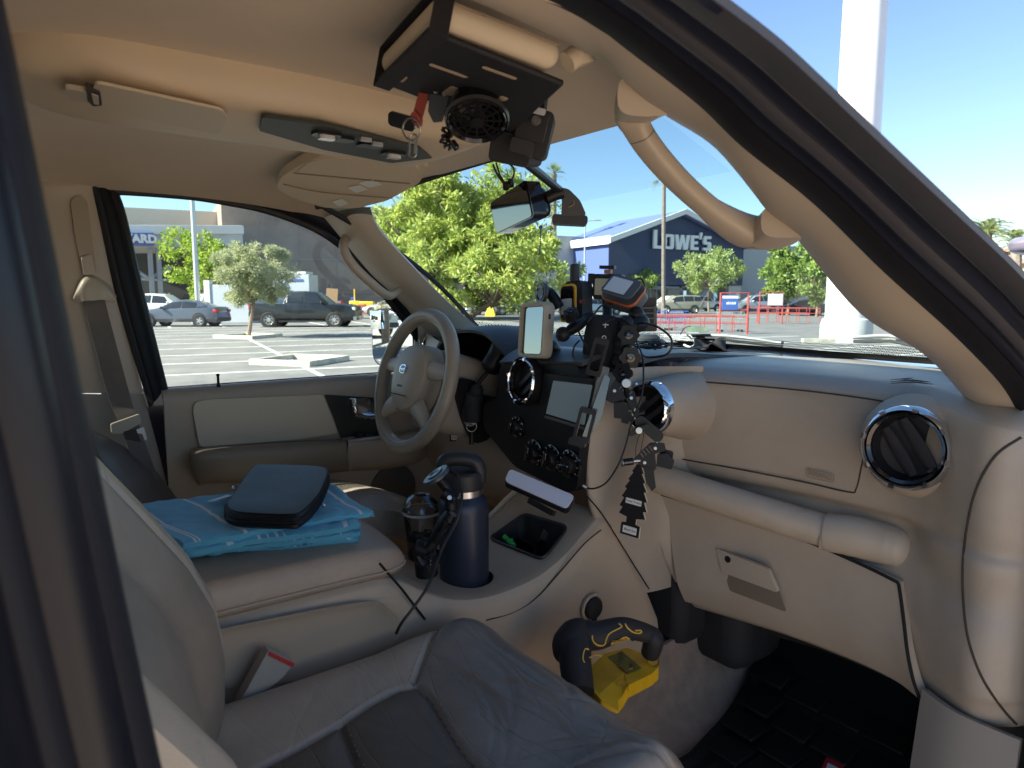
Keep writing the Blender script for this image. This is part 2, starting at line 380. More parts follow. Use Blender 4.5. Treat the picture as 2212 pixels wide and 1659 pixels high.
# ------------------------------------------------------------------ buildings
P0 = CPOS - Nv*78
brown = mat('brown_wall', (.36,.27,.225), .85, var=.25, vscale=.35); cream = mat('cream_wall', (.66,.60,.50), .85, var=.1, vscale=.1); grey_wall = mat('grey_wall', (.44,.44,.43), .85, var=.1, vscale=.1)
joint = mat('wall_joint', (.32,.30,.29), .8); dark = mat('dark_void', (.02,.02,.022), .6); navy = mat('navy_cladding', (.022,.035,.095), .5, var=.15, vscale=.2); royal = mat('royal_blue', (.10,.14,.36), .45)
trim_w = mat('white_trim', (.75,.74,.70), .6); steel = mat('canopy_steel', (.34,.36,.38), .6); letter_w = mat('sign_white', (.78,.78,.76), .5)
def wallpt(x, y, off=0.): return atp(x, y, P0+Nv*off, Nv)
def slab(mb, x0, x1, ytop, off, depth, zb=GZ, mi=0, ytop2=None):
    a, b = wallpt(x0, ytop, off), wallpt(x1, ytop2 if ytop2 else ytop, off); z = max(a.z, b.z) if ytop2 is None else None
    za, zb2 = (a.z, b.z) if z is None else (z, z)
    bq = [Vector((p.x,p.y,zb)) for p in (a, b, b-Nv*depth, a-Nv*depth)]; tq = [Vector((a.x,a.y,za)), Vector((b.x,b.y,zb2)), Vector((b.x,b.y,zb2))-Nv*depth, Vector((a.x,a.y,za))-Nv*depth]
    mb.hexa(bq, tq, mi)
yard = thing('garden_store', 'brown walled store wing with a white canopy and a blue sign, beyond the driver window', 'building', tuple(Vector((P0.x,P0.y,GZ))))
m = MB(); slab(m, 478, 1040, 461, 0, 30); make('wall', m, brown, yard)
m = MB(); slab(m, 150, 477, 458, -6, 20); make('wall', m, cream, yard, label='pale upper wall behind the canopy')
m = MB()
for x in (560, 645, 726, 806, 900): slab(m, x-.6, x+.6, 462, .06, .05, zb=1)
for y in (562,): 
    a, b = wallpt(560, y, .08), wallpt(1040, y, .08); m.hexa([a, b, b-Nv*.05, a-Nv*.05], [p+UP*.12 for p in (a, b, b-Nv*.05, a-Nv*.05)])
a, b = wallpt(560, 633, .08), wallpt(1040, 633, .08); m.hexa([a, b, b-Nv*.05, a-Nv*.05], [p+UP*.12 for p in (a, b, b-Nv*.05, a-Nv*.05)])
make('panel_joint', m, joint, yard)
# canopy
m = MB(); a, b = wallpt(150, 505, 10), wallpt(524, 505, 10); dn = UP*1.1
m.hexa([a-dn, b-dn, b-dn-Nv*10, a-dn-Nv*10], [a+UP*.75, b+UP*.75, b+UP*.75-Nv*10, a+UP*.75-Nv*10]); make('canopy', m, mat('canopy_white', (.5,.52,.52), .6), yard)
m = MB(); a2, b2 = wallpt(150, 505, 10.3), wallpt(527, 505, 10.3); m.hexa([a2, b2, b2-Nv*11, a2-Nv*11], [a2+UP*.7, b2+UP*.7, b2+UP*.7-Nv*11, a2+UP*.7-Nv*11]); make('canopy_fascia', m, trim_w, yard)
m = MB()
for x in (340, 322, 500): p = wallpt(x, 520, 9); make('column', MB().box((p.x,p.y,(GZ+p.z)/2), (.35,.35,p.z-GZ)), steel, yard)
for (xa,ya,xb,yb) in ((280,575,322,602),(322,602,372,575),(270,600,372,606)):
    make('brace', MB().tube([wallpt(xa,ya,9), wallpt(xb,yb,9)], .14, 4), steel, yard)
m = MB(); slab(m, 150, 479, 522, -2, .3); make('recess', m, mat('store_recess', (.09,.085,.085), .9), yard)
a, b = wallpt(262, 503, 10.7), wallpt(331, 503, 10.7); h = wallpt(262, 529, 10.7).z
m = MB(); m.hexa([Vector((p.x,p.y,h)) for p in (a,b,b-Nv*.4,a-Nv*.4)], [a,b,b-Nv*.4,a-Nv*.4]); sg = make('sign_board', m, royal, yard)
c = (wallpt(304.5, 516.5, 10.72)); text('sign_lettering', 'YARD', c+Nv*.02, Dv, UP, .92, letter_w, sg, ext=.05, bold=.05)

store = thing('blue_gable_store', 'big store with a navy gable and large pale LOWE\'S letters'.replace("LOWE'S ", 'sign '), 'building', tuple(at(1470, 640, d=95)*1 ))
LOC[store.name] = Vector((LOC[store.name].x, LOC[store.name].y, GZ)); store.location = LOC[store.name]
off = 8; A = wallpt(1315, 528, off); B = wallpt(1607, 530, off); K = wallpt(1469, 462, off); ez = wallpt(1315, 614, off).z
A.z = B.z = (A.z+B.z)/2; K = (A+B)/2*1.0; K = A.lerp(B, .5); K.z = wallpt(1469, 464, off).z
bk = -Nv*14
m = MB(); A0, B0 = Vector((A.x,A.y,ez)), Vector((B.x,B.y,ez))
m.add([A0,B0,B,K,A, A0+bk,B0+bk,B+bk,K+bk,A+bk], [(0,1,2,3,4),(9,8,7,6,5),(0,5,6,1),(1,6,7,2)], 0)
m.add([A0,A,A+bk,A0+bk], [(0,1,2,3)], 1)
make('gable_wall', m, [navy, royal], store, smooth=False)
m = MB(); e = Nv*.8
def roofpl(p, q_, th=.5, o=Vector((0,0,0))): 
    m.hexa([p+e, q_+e, q_+bk, p+bk], [p+e+UP*th, q_+e+UP*th, q_+bk+UP*th, p+bk+UP*th])
sl_ = (K-A); roofpl(A-Vector((sl_.x,sl_.y,sl_.z))*.05, K); sl2 = (K-B); roofpl(K, B-sl2*.05)
make('roof', m, mat('roof_blue', (.14,.19,.42), .45), store)
m = MB(); e2 = Nv*.86
for p, q_ in ((A-sl_*.05, K), (K, B-sl2*.05)): m.hexa([p+e, q_+e, q_+e2*1.3, p+e2*1.3], [p+e+UP*.62, q_+e+UP*.62, q_+e2*1.3+UP*.62, p+e2*1.3+UP*.62])
m.hexa([A-sl_*.05+e-UP*.1, A-sl_*.02+e-UP*.1, A-sl_*.02+bk-UP*.1, A-sl_*.05+bk-UP*.1], [A-sl_*.06+e+UP*.8, A-sl_*.02+e+UP*.8, A-sl_*.02+bk+UP*.8, A-sl_*.06+bk+UP*.8])
make('roof_trim', m, trim_w, store)
m = MB(); slab(m, 1120, 1760, 534, 0, 30, ytop2=None); make('wall', m, grey_wall, store)
m = MB(); A1 = Vector((A.x,A.y,GZ)); B1 = Vector((B.x,B.y,GZ))
pl = A.lerp(B,.0); 
for t0, t1 in ((0,.10),(.9,1)):
    p, q_ = A1.lerp(B1,t0), A1.lerp(B1,t1); make('pier', MB().hexa([p-Nv*.2,q_-Nv*.2,q_+bk,p+bk], [Vector((v.x,v.y,ez-.05)) for v in (p-Nv*.2,q_-Nv*.2,q_+bk,p+bk)]), cream, store)
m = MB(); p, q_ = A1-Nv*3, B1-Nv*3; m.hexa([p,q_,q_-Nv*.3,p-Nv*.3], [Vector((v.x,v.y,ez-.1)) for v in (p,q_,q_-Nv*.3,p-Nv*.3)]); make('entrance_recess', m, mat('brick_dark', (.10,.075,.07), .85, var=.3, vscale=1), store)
m = MB(); p, q_ = A1.lerp(B1,.03)-Nv*2.7, A1.lerp(B1,.97)-Nv*2.7; m.hexa([Vector((v.x,v.y,ez-2.6)) for v in (p,q_,q_-Nv*.1,p-Nv*.1)], [Vector((v.x,v.y,ez-.3)) for v in (p,q_,q_-Nv*.1,p-Nv*.1)]); make('fascia_band', m, cream, store)
for t0, t1 in ((.14,.24),(.34,.52),(.62,.7)):
    m = MB(); p, q_ = A1.lerp(B1,t0)-Nv*2.5, A1.lerp(B1,t1)-Nv*2.5
    m.hexa([p,q_,q_-Nv*.1,p-Nv*.1], [v+UP*3 for v in (p,q_,q_-Nv*.1,p-Nv*.1)]); dr = make('door', m, mat('door_frame', (.45,.47,.47), .5), store)
    m = MB()
    for i in range(4):
        s0 = p.lerp(q_, (i+.12)/4)+Nv*.02; s1 = p.lerp(q_, (i+.88)/4)+Nv*.02; m.add([s0+UP*.2,s1+UP*.2,s1+UP*2.8,s0+UP*2.8], [(0,1,2,3)])
    make('pane', m, mat('door_glass', (.03,.04,.05), .1), dr, smooth=False)
# truss above the doors
m = MB(); pa, pb, pk = A1.lerp(B1,.5), A1.lerp(B1,.98), None
for t0, z0, t1, z1 in ((.1,ez-.4,.5,ez-.4),(.5,ez-.4,.62,ez-2.2),(.62,ez-2.2,.75,ez-.4),(.45,ez-2.2,.95,ez-2.2)):
    p = A1.lerp(B1,t0); q_ = A1.lerp(B1,t1); m.tube([Vector((p.x,p.y,z0)), Vector((q_.x,q_.y,z1))], .18, 4)
make('truss', m, steel, store)
# letters (block shapes)
LET = {
 'L': (.62, [[(0,0),(.62,0),(.62,.2),(.24,.2),(.24,1.25),(0,1.25)]]),
 'O': (.78, [[(0,.1),(.1,0),(.39,0),(.39,.18),(.24,.18),(.24,.82),(.39,.82),(.39,1),(.1,1),(0,.9)], [(.78,.1),(.68,0),(.39,0),(.39,.18),(.54,.18),(.54,.82),(.39,.82),(.39,1),(.68,1),(.78,.9)]]),
 'W': (1.1, [[(0,1),(.14,0),(.44,0),(.55,.55),(.66,0),(.96,0),(1.1,1),(.87,1),(.79,.35),(.66,1),(.44,1),(.31,.35),(.23,1)]]),
 'E': (.6, [[(0,0),(.6,0),(.6,.19),(.24,.19),(.24,.41),(.54,.41),(.54,.6),(.24,.6),(.24,.81),(.6,.81),(.6,1),(0,1)]]),
 "'": (.2, [[(0,.75),(.12,.75),(.2,1.22),(0,1.22)]]),
 'S': (.62, [[(0,0),(.52,0),(.62,.1),(.62,.5),(.52,.6),(.24,.6),(.24,.81),(.6,.81),(.6,1),(.1,1),(0,.9),(0,.5),(.1,.4),(.38,.4),(.38,.19),(0,.19)]]),
}
m = MB(); wl = wallpt(1409, 537, off+.15); wr = wallpt(1533, 537, off+.15); tot = (wr-wl).length
seq = "LOWE'S"; gap = .09; natural = sum(LET[c][0]+gap for c in seq)-gap; s_ = tot/natural; hs = (wallpt(1440, 505, off+.15).z-wallpt(1440, 537, off+.15).z)
xx = 0
for c in seq:
    for poly in LET[c][1]: m.prism([(xx+px*s_, py*hs) for px, py in poly], wl+Nv*.3, Dv, UP, .3)
    xx += (LET[c][0]+gap)*s_
make('sign_lettering', m, letter_w, store, smooth=False, label='large pale block letters on the navy gable')

hotel = thing('beige_building', 'beige building with red tiled gable roof behind the palms at the far right', 'building', tuple(g(2180, 85)))
hN = (CPOS-g(2180,85)); hN.z = 0; hN.normalize(); hD = Vector((-hN.y, hN.x, 0))
def hp(x, y, o=0.): return atp(x, y, g(2180,85)+hN*o, hN)
stucco = mat('stucco', (.62,.52,.34), .9, var=.1, vscale=.3); tile = mat('roof_tile', (.42,.22,.16), .8, var=.3, vscale=1)
def hbox(mb, x0, x1, y0, y1, o, dep):
    a, b, c2, d2 = hp(x0,y1,o), hp(x1,y1,o), hp(x1,y0,o), hp(x0,y0,o); b.z = a.z; c2.z = d2.z
    a_ = -hN*dep; mb.hexa([a,b,b+a_,a+a_], [d2,c2,c2+a_,d2+a_])
m = MB(); hbox(m, 2080, 2500, 566, 640, 0, 12)
a, b, kk = hp(2090, 566, 0), hp(2190, 566, 0), hp(2152, 546, 0); m.add([a,b,kk,a-hN*12,b-hN*12,kk-hN*12], [(0,1,2),(5,4,3),(0,3,4,1)]); make('wall', m, stucco, hotel)
m = MB(); up = UP*.35
for p, q_ in ((a,kk),(kk,b)): m.hexa([p+hN*.6,q_+hN*.6,q_-hN*12,p-hN*12], [v+up for v in (p+hN*.6,q_+hN*.6,q_-hN*12,p-hN*12)])
hbox(m, 2186, 2500, 560, 569, .7, 12); hbox(m, 2060, 2240, 541, 547, -4, 10); make('roof', m, tile, hotel)
for x in (2158, 2230):
    m = MB(); hbox(m, x-10, x+9, 571, 580, .1, .2); fr = make('window', m, trim_w, hotel); m = MB(); hbox(m, x-8, x+7, 572.5, 578.5, .2, .2); make('pane', m, dark, fr)

# ------------------------------------------------------------------ big white pole, lamp posts, signs
pole_w = mat('pole_white', (.74,.75,.77), .35, var=.12, vscale=.6, coat=.2); conc = mat('concrete_pale', (.55,.56,.55), .8, bump=.5, bscale=20, var=.2, vscale=1, bdist=.01)
pb_ = g(1832, 24.5); t = thing('sign_pole', 'very thick white pole on a round concrete footing, right of the cart corrals', 'pole', tuple(pb_))
make('shaft', MB().lathe([(.72,0),(.72,3),(.70,10),(.66,22),(.0,22)], pb_, UP, 40), pole_w, t)
make('footing', MB().lathe([(.86,-.1),(.86,.62),(.80,.80),(.7,.86)], pb_, UP, 40), conc, t)
m = MB(); c = g(1838, 24.0); m.box(c+UP*.07, (3.2,.2,.14), Matrix.Rotation(_y,3,'Z')); make('kerb_strip', m, kerb, kind='structure')
galv = mat('galvanised', (.55,.57,.58), .4, metal=.6)
def lamp_post(cx, d, top, label, r=.09, arm=True):
    b = g(cx, d); tp = at(cx, top, d=d); h = tp.z-GZ; t = thing('lamp_post', label, 'lamp post', tuple(b), 'lot lamp posts')
    make('pole', MB().lathe([(r*1.2,0),(r,h*.5),(r*.7,h),(0,h)], b, UP, 12), galv, t); make('base', MB().lathe([(r*3,0),(r*3,.7),(0,.7)], b, UP, 16), conc, t)
    if arm:
        m = MB(); m.tube([tp, tp+C_R*1.0+UP*.1], .05, 6); make('arm', m, galv, t)
        m = MB(); m.box(tp+C_R*1.3+UP*.1, (.8,.35,.12), Matrix.Rotation(_y,3,'Z')); make('lamp_head', m, galv, t, bevel=.03)
lamp_post(427, 42, 250, 'tall grey lamp post beside the lime green tree, top hidden by the car roof', .14, False)
lamp_post(1262, 70, 478, 'slim lamp post left of the navy gable, with a short arm and flat head', .1)
red = mat('sign_red', (.55,.03,.03), .5); yellow = mat('safety_yellow', (.80,.55,.04), .55); blue_s = mat('sign_blue', (.06,.14,.45), .5)
def stop_sign(cx, d, top, label, r=.32):
    b = g(cx, d); tp = at(cx, top, d=d); t = thing('stop_sign', label, 'stop sign', tuple(b), 'stop signs on posts'); n = (CPOS-tp); n.z = 0; n.normalize(); ex = Vector((-n.y,n.x,0))
    make('post', MB().tube([b, tp-UP*.1], .04, 6), galv, t)
    make('plate', MB().prism([(r*math.cos(R(22.5+45*i)), r*math.sin(R(22.5+45*i))) for i in range(8)], tp+n*.06, ex, UP, .02), red, t, smooth=False)
    text('lettering', 'STOP', tp+n*.07, ex, UP, r*.75, letter_w, t)
stop_sign(291, 60, 628, 'red stop sign at the left edge of the driver window view')
stop_sign(913, 70, 636, 'red stop sign on a post behind the driver side windscreen pillar', .5)
stop_sign(1365, 80, 629, 'small red stop sign before the store doors left of the thin palm')
def panel_sign(cx, d, y0, y1, w_, m_, label, name='post_sign'):
    b = g(cx, d); tp = at(cx, y0, d=d); bt = at(cx, y1, d=d); k = d/CF; t = thing(name, label, 'sign', tuple(b), 'small signs on posts')
    make('post', MB().tube([b, Vector((tp.x,tp.y,tp.z))], .05, 6), galv, t); make('plate', MB().box((tp+bt)/2+(-C_F)*.08, (w_*k, .03, abs(tp.z-bt.z)), Matrix.Rotation(_y,3,'Z')), m_, t)
panel_sign(1479, 78, 628, 643, 6, mat('sign_sky', (.35,.55,.7), .5), 'pale blue post sign above the beige off-roader')
panel_sign(1545, 78, 630, 645, 7, MATS['sign_sky'], 'pale blue post sign right of the pale green tree trunk')
panel_sign(1614-20, 78, 633, 645, 7, trim_w, 'cream post sign above the left cart corral frame')
panel_sign(1648-12, 76, 635, 647, 7, trim_w, 'cream post sign between the two corral frames')
panel_sign(357, 62, 633, 648, 5, trim_w, 'white notice on the left side of the canopy column')
panel_sign(366, 62, 633, 648, 4, letter_w, 'white notice on the right side of the canopy column')
panel_sign(705, 68, 596+43, 607+43, 8, blue_s, 'small blue post sign above the parked black pickup')
panel_sign(762, 68, 642, 652, 8, blue_s, 'small blue and yellow post sign before the brown wall')

# ------------------------------------------------------------------ vehicles
tyre_m = mat('tyre_rubber', (.02,.02,.02), .8); rim_m = mat('alloy_rim', (.5,.5,.5), .35, metal=.7); cglass = mat('car_glass', (.02,.025,.03), .08, spec=.8); plastic_k = mat('black_trim', (.02,.02,.02), .5)
hl_m = mat('headlight_lens', (.75,.76,.74), .15); tl_m = mat('taillight_lens', (.5,.02,.02), .2); chrome = mat('chrome', (.85,.86,.88), .08, metal=1.)
def paint(name, c, metal=.2): return mat('paint_'+name, c, .35, metal=metal, coat=.6, var=.06, vscale=1)
ST = {
 'sedan': (4.6, 1.8, .33, (1.42,-1.35), [(2.3,.60,.62,.8),(2.2,.68,.74,.86),(1.9,.76,.84,.8),(1.0,.90,1.0,.78),(.2,.93,1.38,.62),(-.35,.95,1.44,.62),(-1.05,.98,1.36,.6),(-1.75,1.02,1.10,.66),(-2.2,1.0,1.05,.7),(-2.3,.62,.7,.8)], 3, 7, [3,4.95,5.05,6.2,6.3,7]),
 'suv': (4.75, 1.88, .38, (1.45,-1.4), [(2.38,.7,.72,.8),(2.3,.92,.98,.86),(1.9,1.0,1.08,.82),(1.1,1.08,1.16,.8),(.4,1.1,1.68,.68),(-.4,1.12,1.76,.68),(-1.4,1.14,1.75,.68),(-2.1,1.15,1.68,.68),(-2.35,1.1,1.18,.8),(-2.38,.6,.7,.85)], 3, 8, [3,4.9,5.0,5.95,6.05,7.2]),
 'pickup': (5.7, 2.0, .40, (1.75,-1.75), [(2.85,.78,.8,.85),(2.78,1.08,1.12,.88),(2.3,1.15,1.22,.85),(1.45,1.2,1.27,.82),(.75,1.22,1.86,.66),(.1,1.24,1.92,.66),(-.75,1.25,1.90,.66),(-.98,1.25,1.27,.9),(-2.75,1.25,1.26,.93),(-2.85,.75,.8,.9)], 3, 7, [3,4.9,5.05,6.0,6.1,6.7]),
 'van': (5.9, 2.0, .38, (2.0,-1.7), [(2.95,.8,.82,.85),(2.85,1.1,1.15,.88),(2.5,1.2,1.3,.85),(2.1,1.25,1.5,.82),(1.5,1.3,2.5,.8),(.5,1.3,2.6,.8),(-1,1.3,2.6,.8),(-2.5,1.3,2.6,.8),(-2.9,1.3,2.4,.8),(-2.95,.8,1,.85)], 3, 8, [3.3,4.6]),
}
def lerp_st(st, t):
    i = min(int(t), len(st)-2); f = t-i; return tuple(a*(1-f)+b*f for a, b in zip(st[i], st[i+1]))
def vehicle(kind, name, label, cat, pm, bedrail=False, group='vehicles parked in the lot'):
    L, W, rw, axles, st, c0_, c1_, side = ST[kind]; t = thing(name, label, cat, (0,0,0), group); hw = W/2; zb = .25 if kind == 'sedan' else .34
    def ring(s_):
        x, zs, zt, wt = s_; ef = 1-.10*max(0, (abs(x)-(L/2-.5))/.5)
        return [(x,-hw*.9*ef,zb),(x,-hw*ef,zb+.16),(x,-hw*ef*1.0,(zb+zs)/2+.1),(x,-hw*.97*ef,zs),(x,-hw*wt*ef,zt-.05 if zt-zs>.2 else zt-.02),(x,-hw*wt*.8*ef,zt),(x,hw*wt*.8*ef,zt),(x,hw*wt*ef,zt-.05 if zt-zs>.2 else zt-.02),(x,hw*.97*ef,zs),(x,hw*ef,(zb+zs)/2+.1),(x,hw*ef,zb+.16),(x,hw*.9*ef,zb)]
    rs = [ring(s_) for s_ in st]; m = MB(); n = 12; vs = [p for r in rs for p in r]; fs = []
    for i in range(len(rs)-1):
        for j in range(n): fs.append((i*n+j, (i+1)*n+j, (i+1)*n+(j+1)%n, i*n+(j+1)%n))
    fs += [list(range(n)), [(len(rs)-1)*n+j for j in range(n)][::-1]]
    make('body', m.add(vs, fs), pm, t, angle=28)
    def pane(nm, q4):
        m = MB(); q4 = [Vector(q) for q in q4]; nn = (q4[1]-q4[0]).cross(q4[3]-q4[0]).normalized(); cen = sum(q4, Vector())/4
        if nn.dot(cen-Vector((0,0,.8))) < 0: nn = -nn
        q5 = [cen+(q-cen)*.92+nn*.012 for q in q4]; m.add(q5, [(0,1,2,3)]); m.add([q-nn*.03 for q in q5]+q5, [(0,4,5,1),(1,5,6,2),(2,6,7,3),(3,7,4,0)]); make(nm, m, cglass, t, smooth=False)
    a, b = ring(st[c0_]), ring(st[c0_+1]); pane('windscreen', [a[4],a[7],b[7],b[4]])
    if kind in ('sedan','suv'):
        a, b = ring(st[c1_-1]), ring(st[c1_]); pane('rear_window', [a[4],a[7],b[7],b[4]])
    for k in range(0, len(side)-1, 2) if len(side) % 2 == 0 else []:
        s0, s1 = side[k], side[k+1]
        if s0 == c0_: s0 += .45
        mids = [s0]+[float(i) for i in range(int(s0)+1, int(math.ceil(s1)))]+[s1]
        for sg in (0, 1):
            top = []; bot = []
            for s_ in mids:
                r = ring(lerp_st(st, s_)); lo, hi = (Vector(r[3]), Vector(r[4])) if sg == 0 else (Vector(r[8]), Vector(r[7]))
                if (hi-lo).z < .04: hi = lo+(hi-lo)*1
                o = Vector((0, -.012 if sg == 0 else .012, .008)); bot.append(lo.lerp(hi,.08)+o); top.append(lo.lerp(hi,.9)+o)
            m = MB(); m.grid([bot, top], thick=.004); make('side_window', m, cglass, t, smooth=False)
    for ax in axles:
        for sg in (-1, 1):
            m = MB(); m.lathe([(rw+.07,-.14),(rw+.07,.006),(0,.006)], (ax, sg*hw*.995, rw+.02), (0,sg,0), 20); make('wheel_arch', m, plastic_k, t)
            m = MB(); m.lathe([(rw*.62,-.02),(rw*.66,.03),(rw*.92,.035),(rw,0),(rw,-.2)], (ax, sg*hw, rw), (0,sg,0), 24); wh = make('wheel', m, tyre_m, t)
            m = MB(); m.lathe([(rw*.66,.03),(rw*.6,.0),(0,.012)], (ax, sg*hw, rw), (0,sg,0), 24)
            rm = make('rim', m, rim_m, wh); m = MB()
            for q_ in range(5 if kind != 'pickup' else 7):
                aa = q_*2*math.pi/(5 if kind != 'pickup' else 7); m.lathe([(rw*.13,0),(0,.004)], (ax+math.cos(aa)*rw*.4, sg*(hw+.018), rw+math.sin(aa)*rw*.4), (0,sg,0), 8)
            m.f and make('wheel_opening', m, plastic_k, wh)
    xf, xr = st[1][0], st[-2][0]; zf, zr = st[1][1], st[-2][1]
    for sg in (-1, 1):
        make('headlight', MB().box((xf-.02, sg*hw*.74, zf-.10), (.2,.34,.17)), hl_m, t, bevel=.03)
        make('taillight', MB().box((xr-.0, sg*hw*.78, zr-.16 if kind != 'suv' else zr-.1), (.22,.32 if kind=='sedan' else .2,.16 if kind=='sedan' else .34)), tl_m, t, bevel=.03)
        s_ = lerp_st(st, c0_+.45); make('side_mirror', MB().box((s_[0], sg*(hw+.08), s_[1]+.1), (.12,.22,.15)), pm, t, bevel=.04)
    make('bumper', MB().box((xf+.05, 0, zb+.14), (.16, W*.92, .2)), plastic_k if kind != 'pickup' else chrome, t, bevel=.03)
    make('bumper', MB().box((xr-.05, 0, zb+.14), (.16, W*.92, .2)), plastic_k if kind != 'pickup' else chrome, t, bevel=.03)
    make('grille', MB().box((xf+.06, 0, zf-.12), (.06, W*.5, .2)), plastic_k, t, bevel=.01)
    if kind in ('pickup','suv'):
        make('running_board', MB().box((0, 0, zb-.02), (2.4, W*1.02, .07)), plastic_k, t)
    return t
def place(o, cx, d, heading, scale=1.):
    p = g(cx, d); o.location = p; o.rotation_euler = (0,0,heading); o.scale = (scale,)*3; LOC[o.name] = p
def head(a, b): v = b-a; return math.atan2(v.y, v.x)      # heading from a to b
pk = paint('black', (.006,.007,.009), 0); pg = paint('steel_grey', (.11,.13,.17), .5); pw = paint('white', (.72,.73,.72), 0); pr = paint('red', (.5,.02,.02), 0); pbg = paint('champagne', (.42,.38,.29), .4); psil = paint('silver', (.45,.47,.5), .5); pblue = paint('blue', (.03,.08,.35), .1)
TR = C_R.copy(); hd = math.atan2(TR.y, TR.x)
v = vehicle('pickup', 'pickup_truck', 'black crew cab pickup parked side-on behind the olive tree', 'pickup truck', pk); place(v, 661, 37.2, hd, .985)
v = vehicle('sedan', 'sedan_car', 'steel grey sedan with a red tail light, side-on in front of the white off-roader', 'car', pg); place(v, 392, 37.6, hd+math.pi-.04, 1.0)
v = vehicle('suv', 'white_suv', 'white off-roader parked right behind the steel grey sedan', 'car', pw); place(v, 352, 46, hd, 1.02)
v2 = dup(v, g(452, 47), hd+math.pi/2+.5, 'white car whose rounded nose shows right of the lime tree trunk')
v = vehicle('suv', 'red_suv', 'red car behind the white off-roader', 'car', pr); place(v, 360, 56, hd, .98)
v = vehicle('pickup', 'dark_pickup', 'dark pickup under the store canopy', 'pickup truck', pk); place(v, 420, 68, hd+.2, 1.0)
v = vehicle('pickup', 'white_pickup', 'small white pickup before the brown wall, with cardboard by its side', 'pickup truck', pw); place(v, 705, 66, hd+math.pi/2+.5, .95)
v = vehicle('sedan', 'blue_hatchback', 'pale blue car beyond the dry grass clump', 'car', psil); place(v, 845, 58, hd+math.pi*.9, 1.)
v = vehicle('pickup', 'blue_pickup', 'blue and white pickup half hidden by the driver door mirror', 'pickup truck', pblue); place(v, 885, 50, hd+math.pi*.6, .9)
v = vehicle('suv', 'beige_suv', 'champagne beige off-roader right of the dashboard gadgets', 'car', pbg); place(v, 1463, 66, hd+math.pi+.15, .98)
v = vehicle('suv', 'white_suv', 'white off-roader behind the tail of the champagne beige one', 'car', pw); place(v, 1516, 76, hd+.4, .98)
v3 = dup(v, g(1443, 84), hd+math.pi+.6, 'white car standing behind the bonnet of the champagne beige off-roader')
v = vehicle('suv', 'silver_suv', 'silver off-roader behind the red corral frame', 'car', psil); place(v, 1632, 66, hd+math.pi+.2, 1.)
v = vehicle('sedan', 'black_sedan', 'black sedan between the right corral and the tree trunks', 'car', pk); place(v, 1730, 60, hd+math.pi-.15, .92)
for cx, d_, lb in ((1680, 90, 'dark car in the far row left of the tall green tree'), (1745, 88, 'dark car in the far row just behind the black sedan'), (1900, 60, 'dark car right of the thick white pole')):
    dup(v, g(cx, d_), hd+math.pi+.5, lb)
v = vehicle('pickup', 'grey_pickup', 'blue grey pickup under the leafy trees, facing the yellow post', 'pickup truck', psil); place(v, 1045, 62, hd-2.3, .95)
v4 = dup(v, g(1118, 60), hd+math.pi+.3, 'grey pickup right of the yellow post under the leafy trees', .95)
v = vehicle('sedan', 'silver_sedan', 'silver car glimpsed between the dashboard gadgets', 'car', psil); place(v, 1290, 60, hd+.4, 1.)
v5 = dup(v, g(930, 66), hd+.3, 'silver car behind the trunks of the leafy trees')
v6 = dup(v, g(1190, 60), hd+2.8, 'silver car just left of the dashboard satellite gadget')

# white trailer boxes
wpanel = mat('box_white', (.55,.60,.66), .5, var=.08, vscale=1)
t = thing('utility_truck', 'white box bodied utility truck behind the black pickup cab', 'truck', tuple(g(640, 50)))
b0 = g(640, 50); rot = Matrix.Rotation(hd, 3, 'Z')
make('cargo_box', MB().box(b0+UP*1.85, (2.6,2.2,2.6), rot), wpanel, t, bevel=.04); make('roof_rack', MB().box(b0+UP*3.28, (2.0,1.8,.16), rot), trim_w, t)
make('side_box', MB().box(b0+UP*1.2+rot@Vector((-2.2,0,0)), (1.8,2.2,2.2), rot), wpanel, t, bevel=.04)
fr = -C_F.copy(); fr.z = 0; fr.normalize()
make('emblem_ring', MB().lathe([(.2,0),(.28,0),(.28,.01),(.2,.01)], b0+UP*2.75+fr*1.13-C_R*.55, fr, 20), blue_s, t)
make('lettering', MB().box(b0+UP*2.75+fr*1.12+C_R*.35, (1.0,.02,.16), rot).box(b0+UP*1.75+fr*1.12+C_R*.35, (1.1,.02,.12), rot), blue_s, t)
for sx in (-.9,.7): make('wheel', MB().lathe([(0,.03),(.2,.03),(.36,0),(.36,-.2)], b0+UP*.36+fr*1.1+C_R*sx, fr, 20), tyre_m, t)
t = thing('storage_unit', 'pale storage box standing between the grey sedan and the olive tree', 'container', tuple(g(500, 41)))
b0 = g(508, 43); make('box', MB().box(b0+UP*1.15, (2.6,2.2,2.3), rot), wpanel, t, bevel=.03); make('door_frame', MB().box(b0+UP*1.28-C_R*1.25+fr*.9, (.35,.5,2.6), rot), trim_w, t); make('notice', MB().box(b0+UP*1.75+C_R*.85+fr*1.12, (.6,.02,.4), rot), blue_s, t)
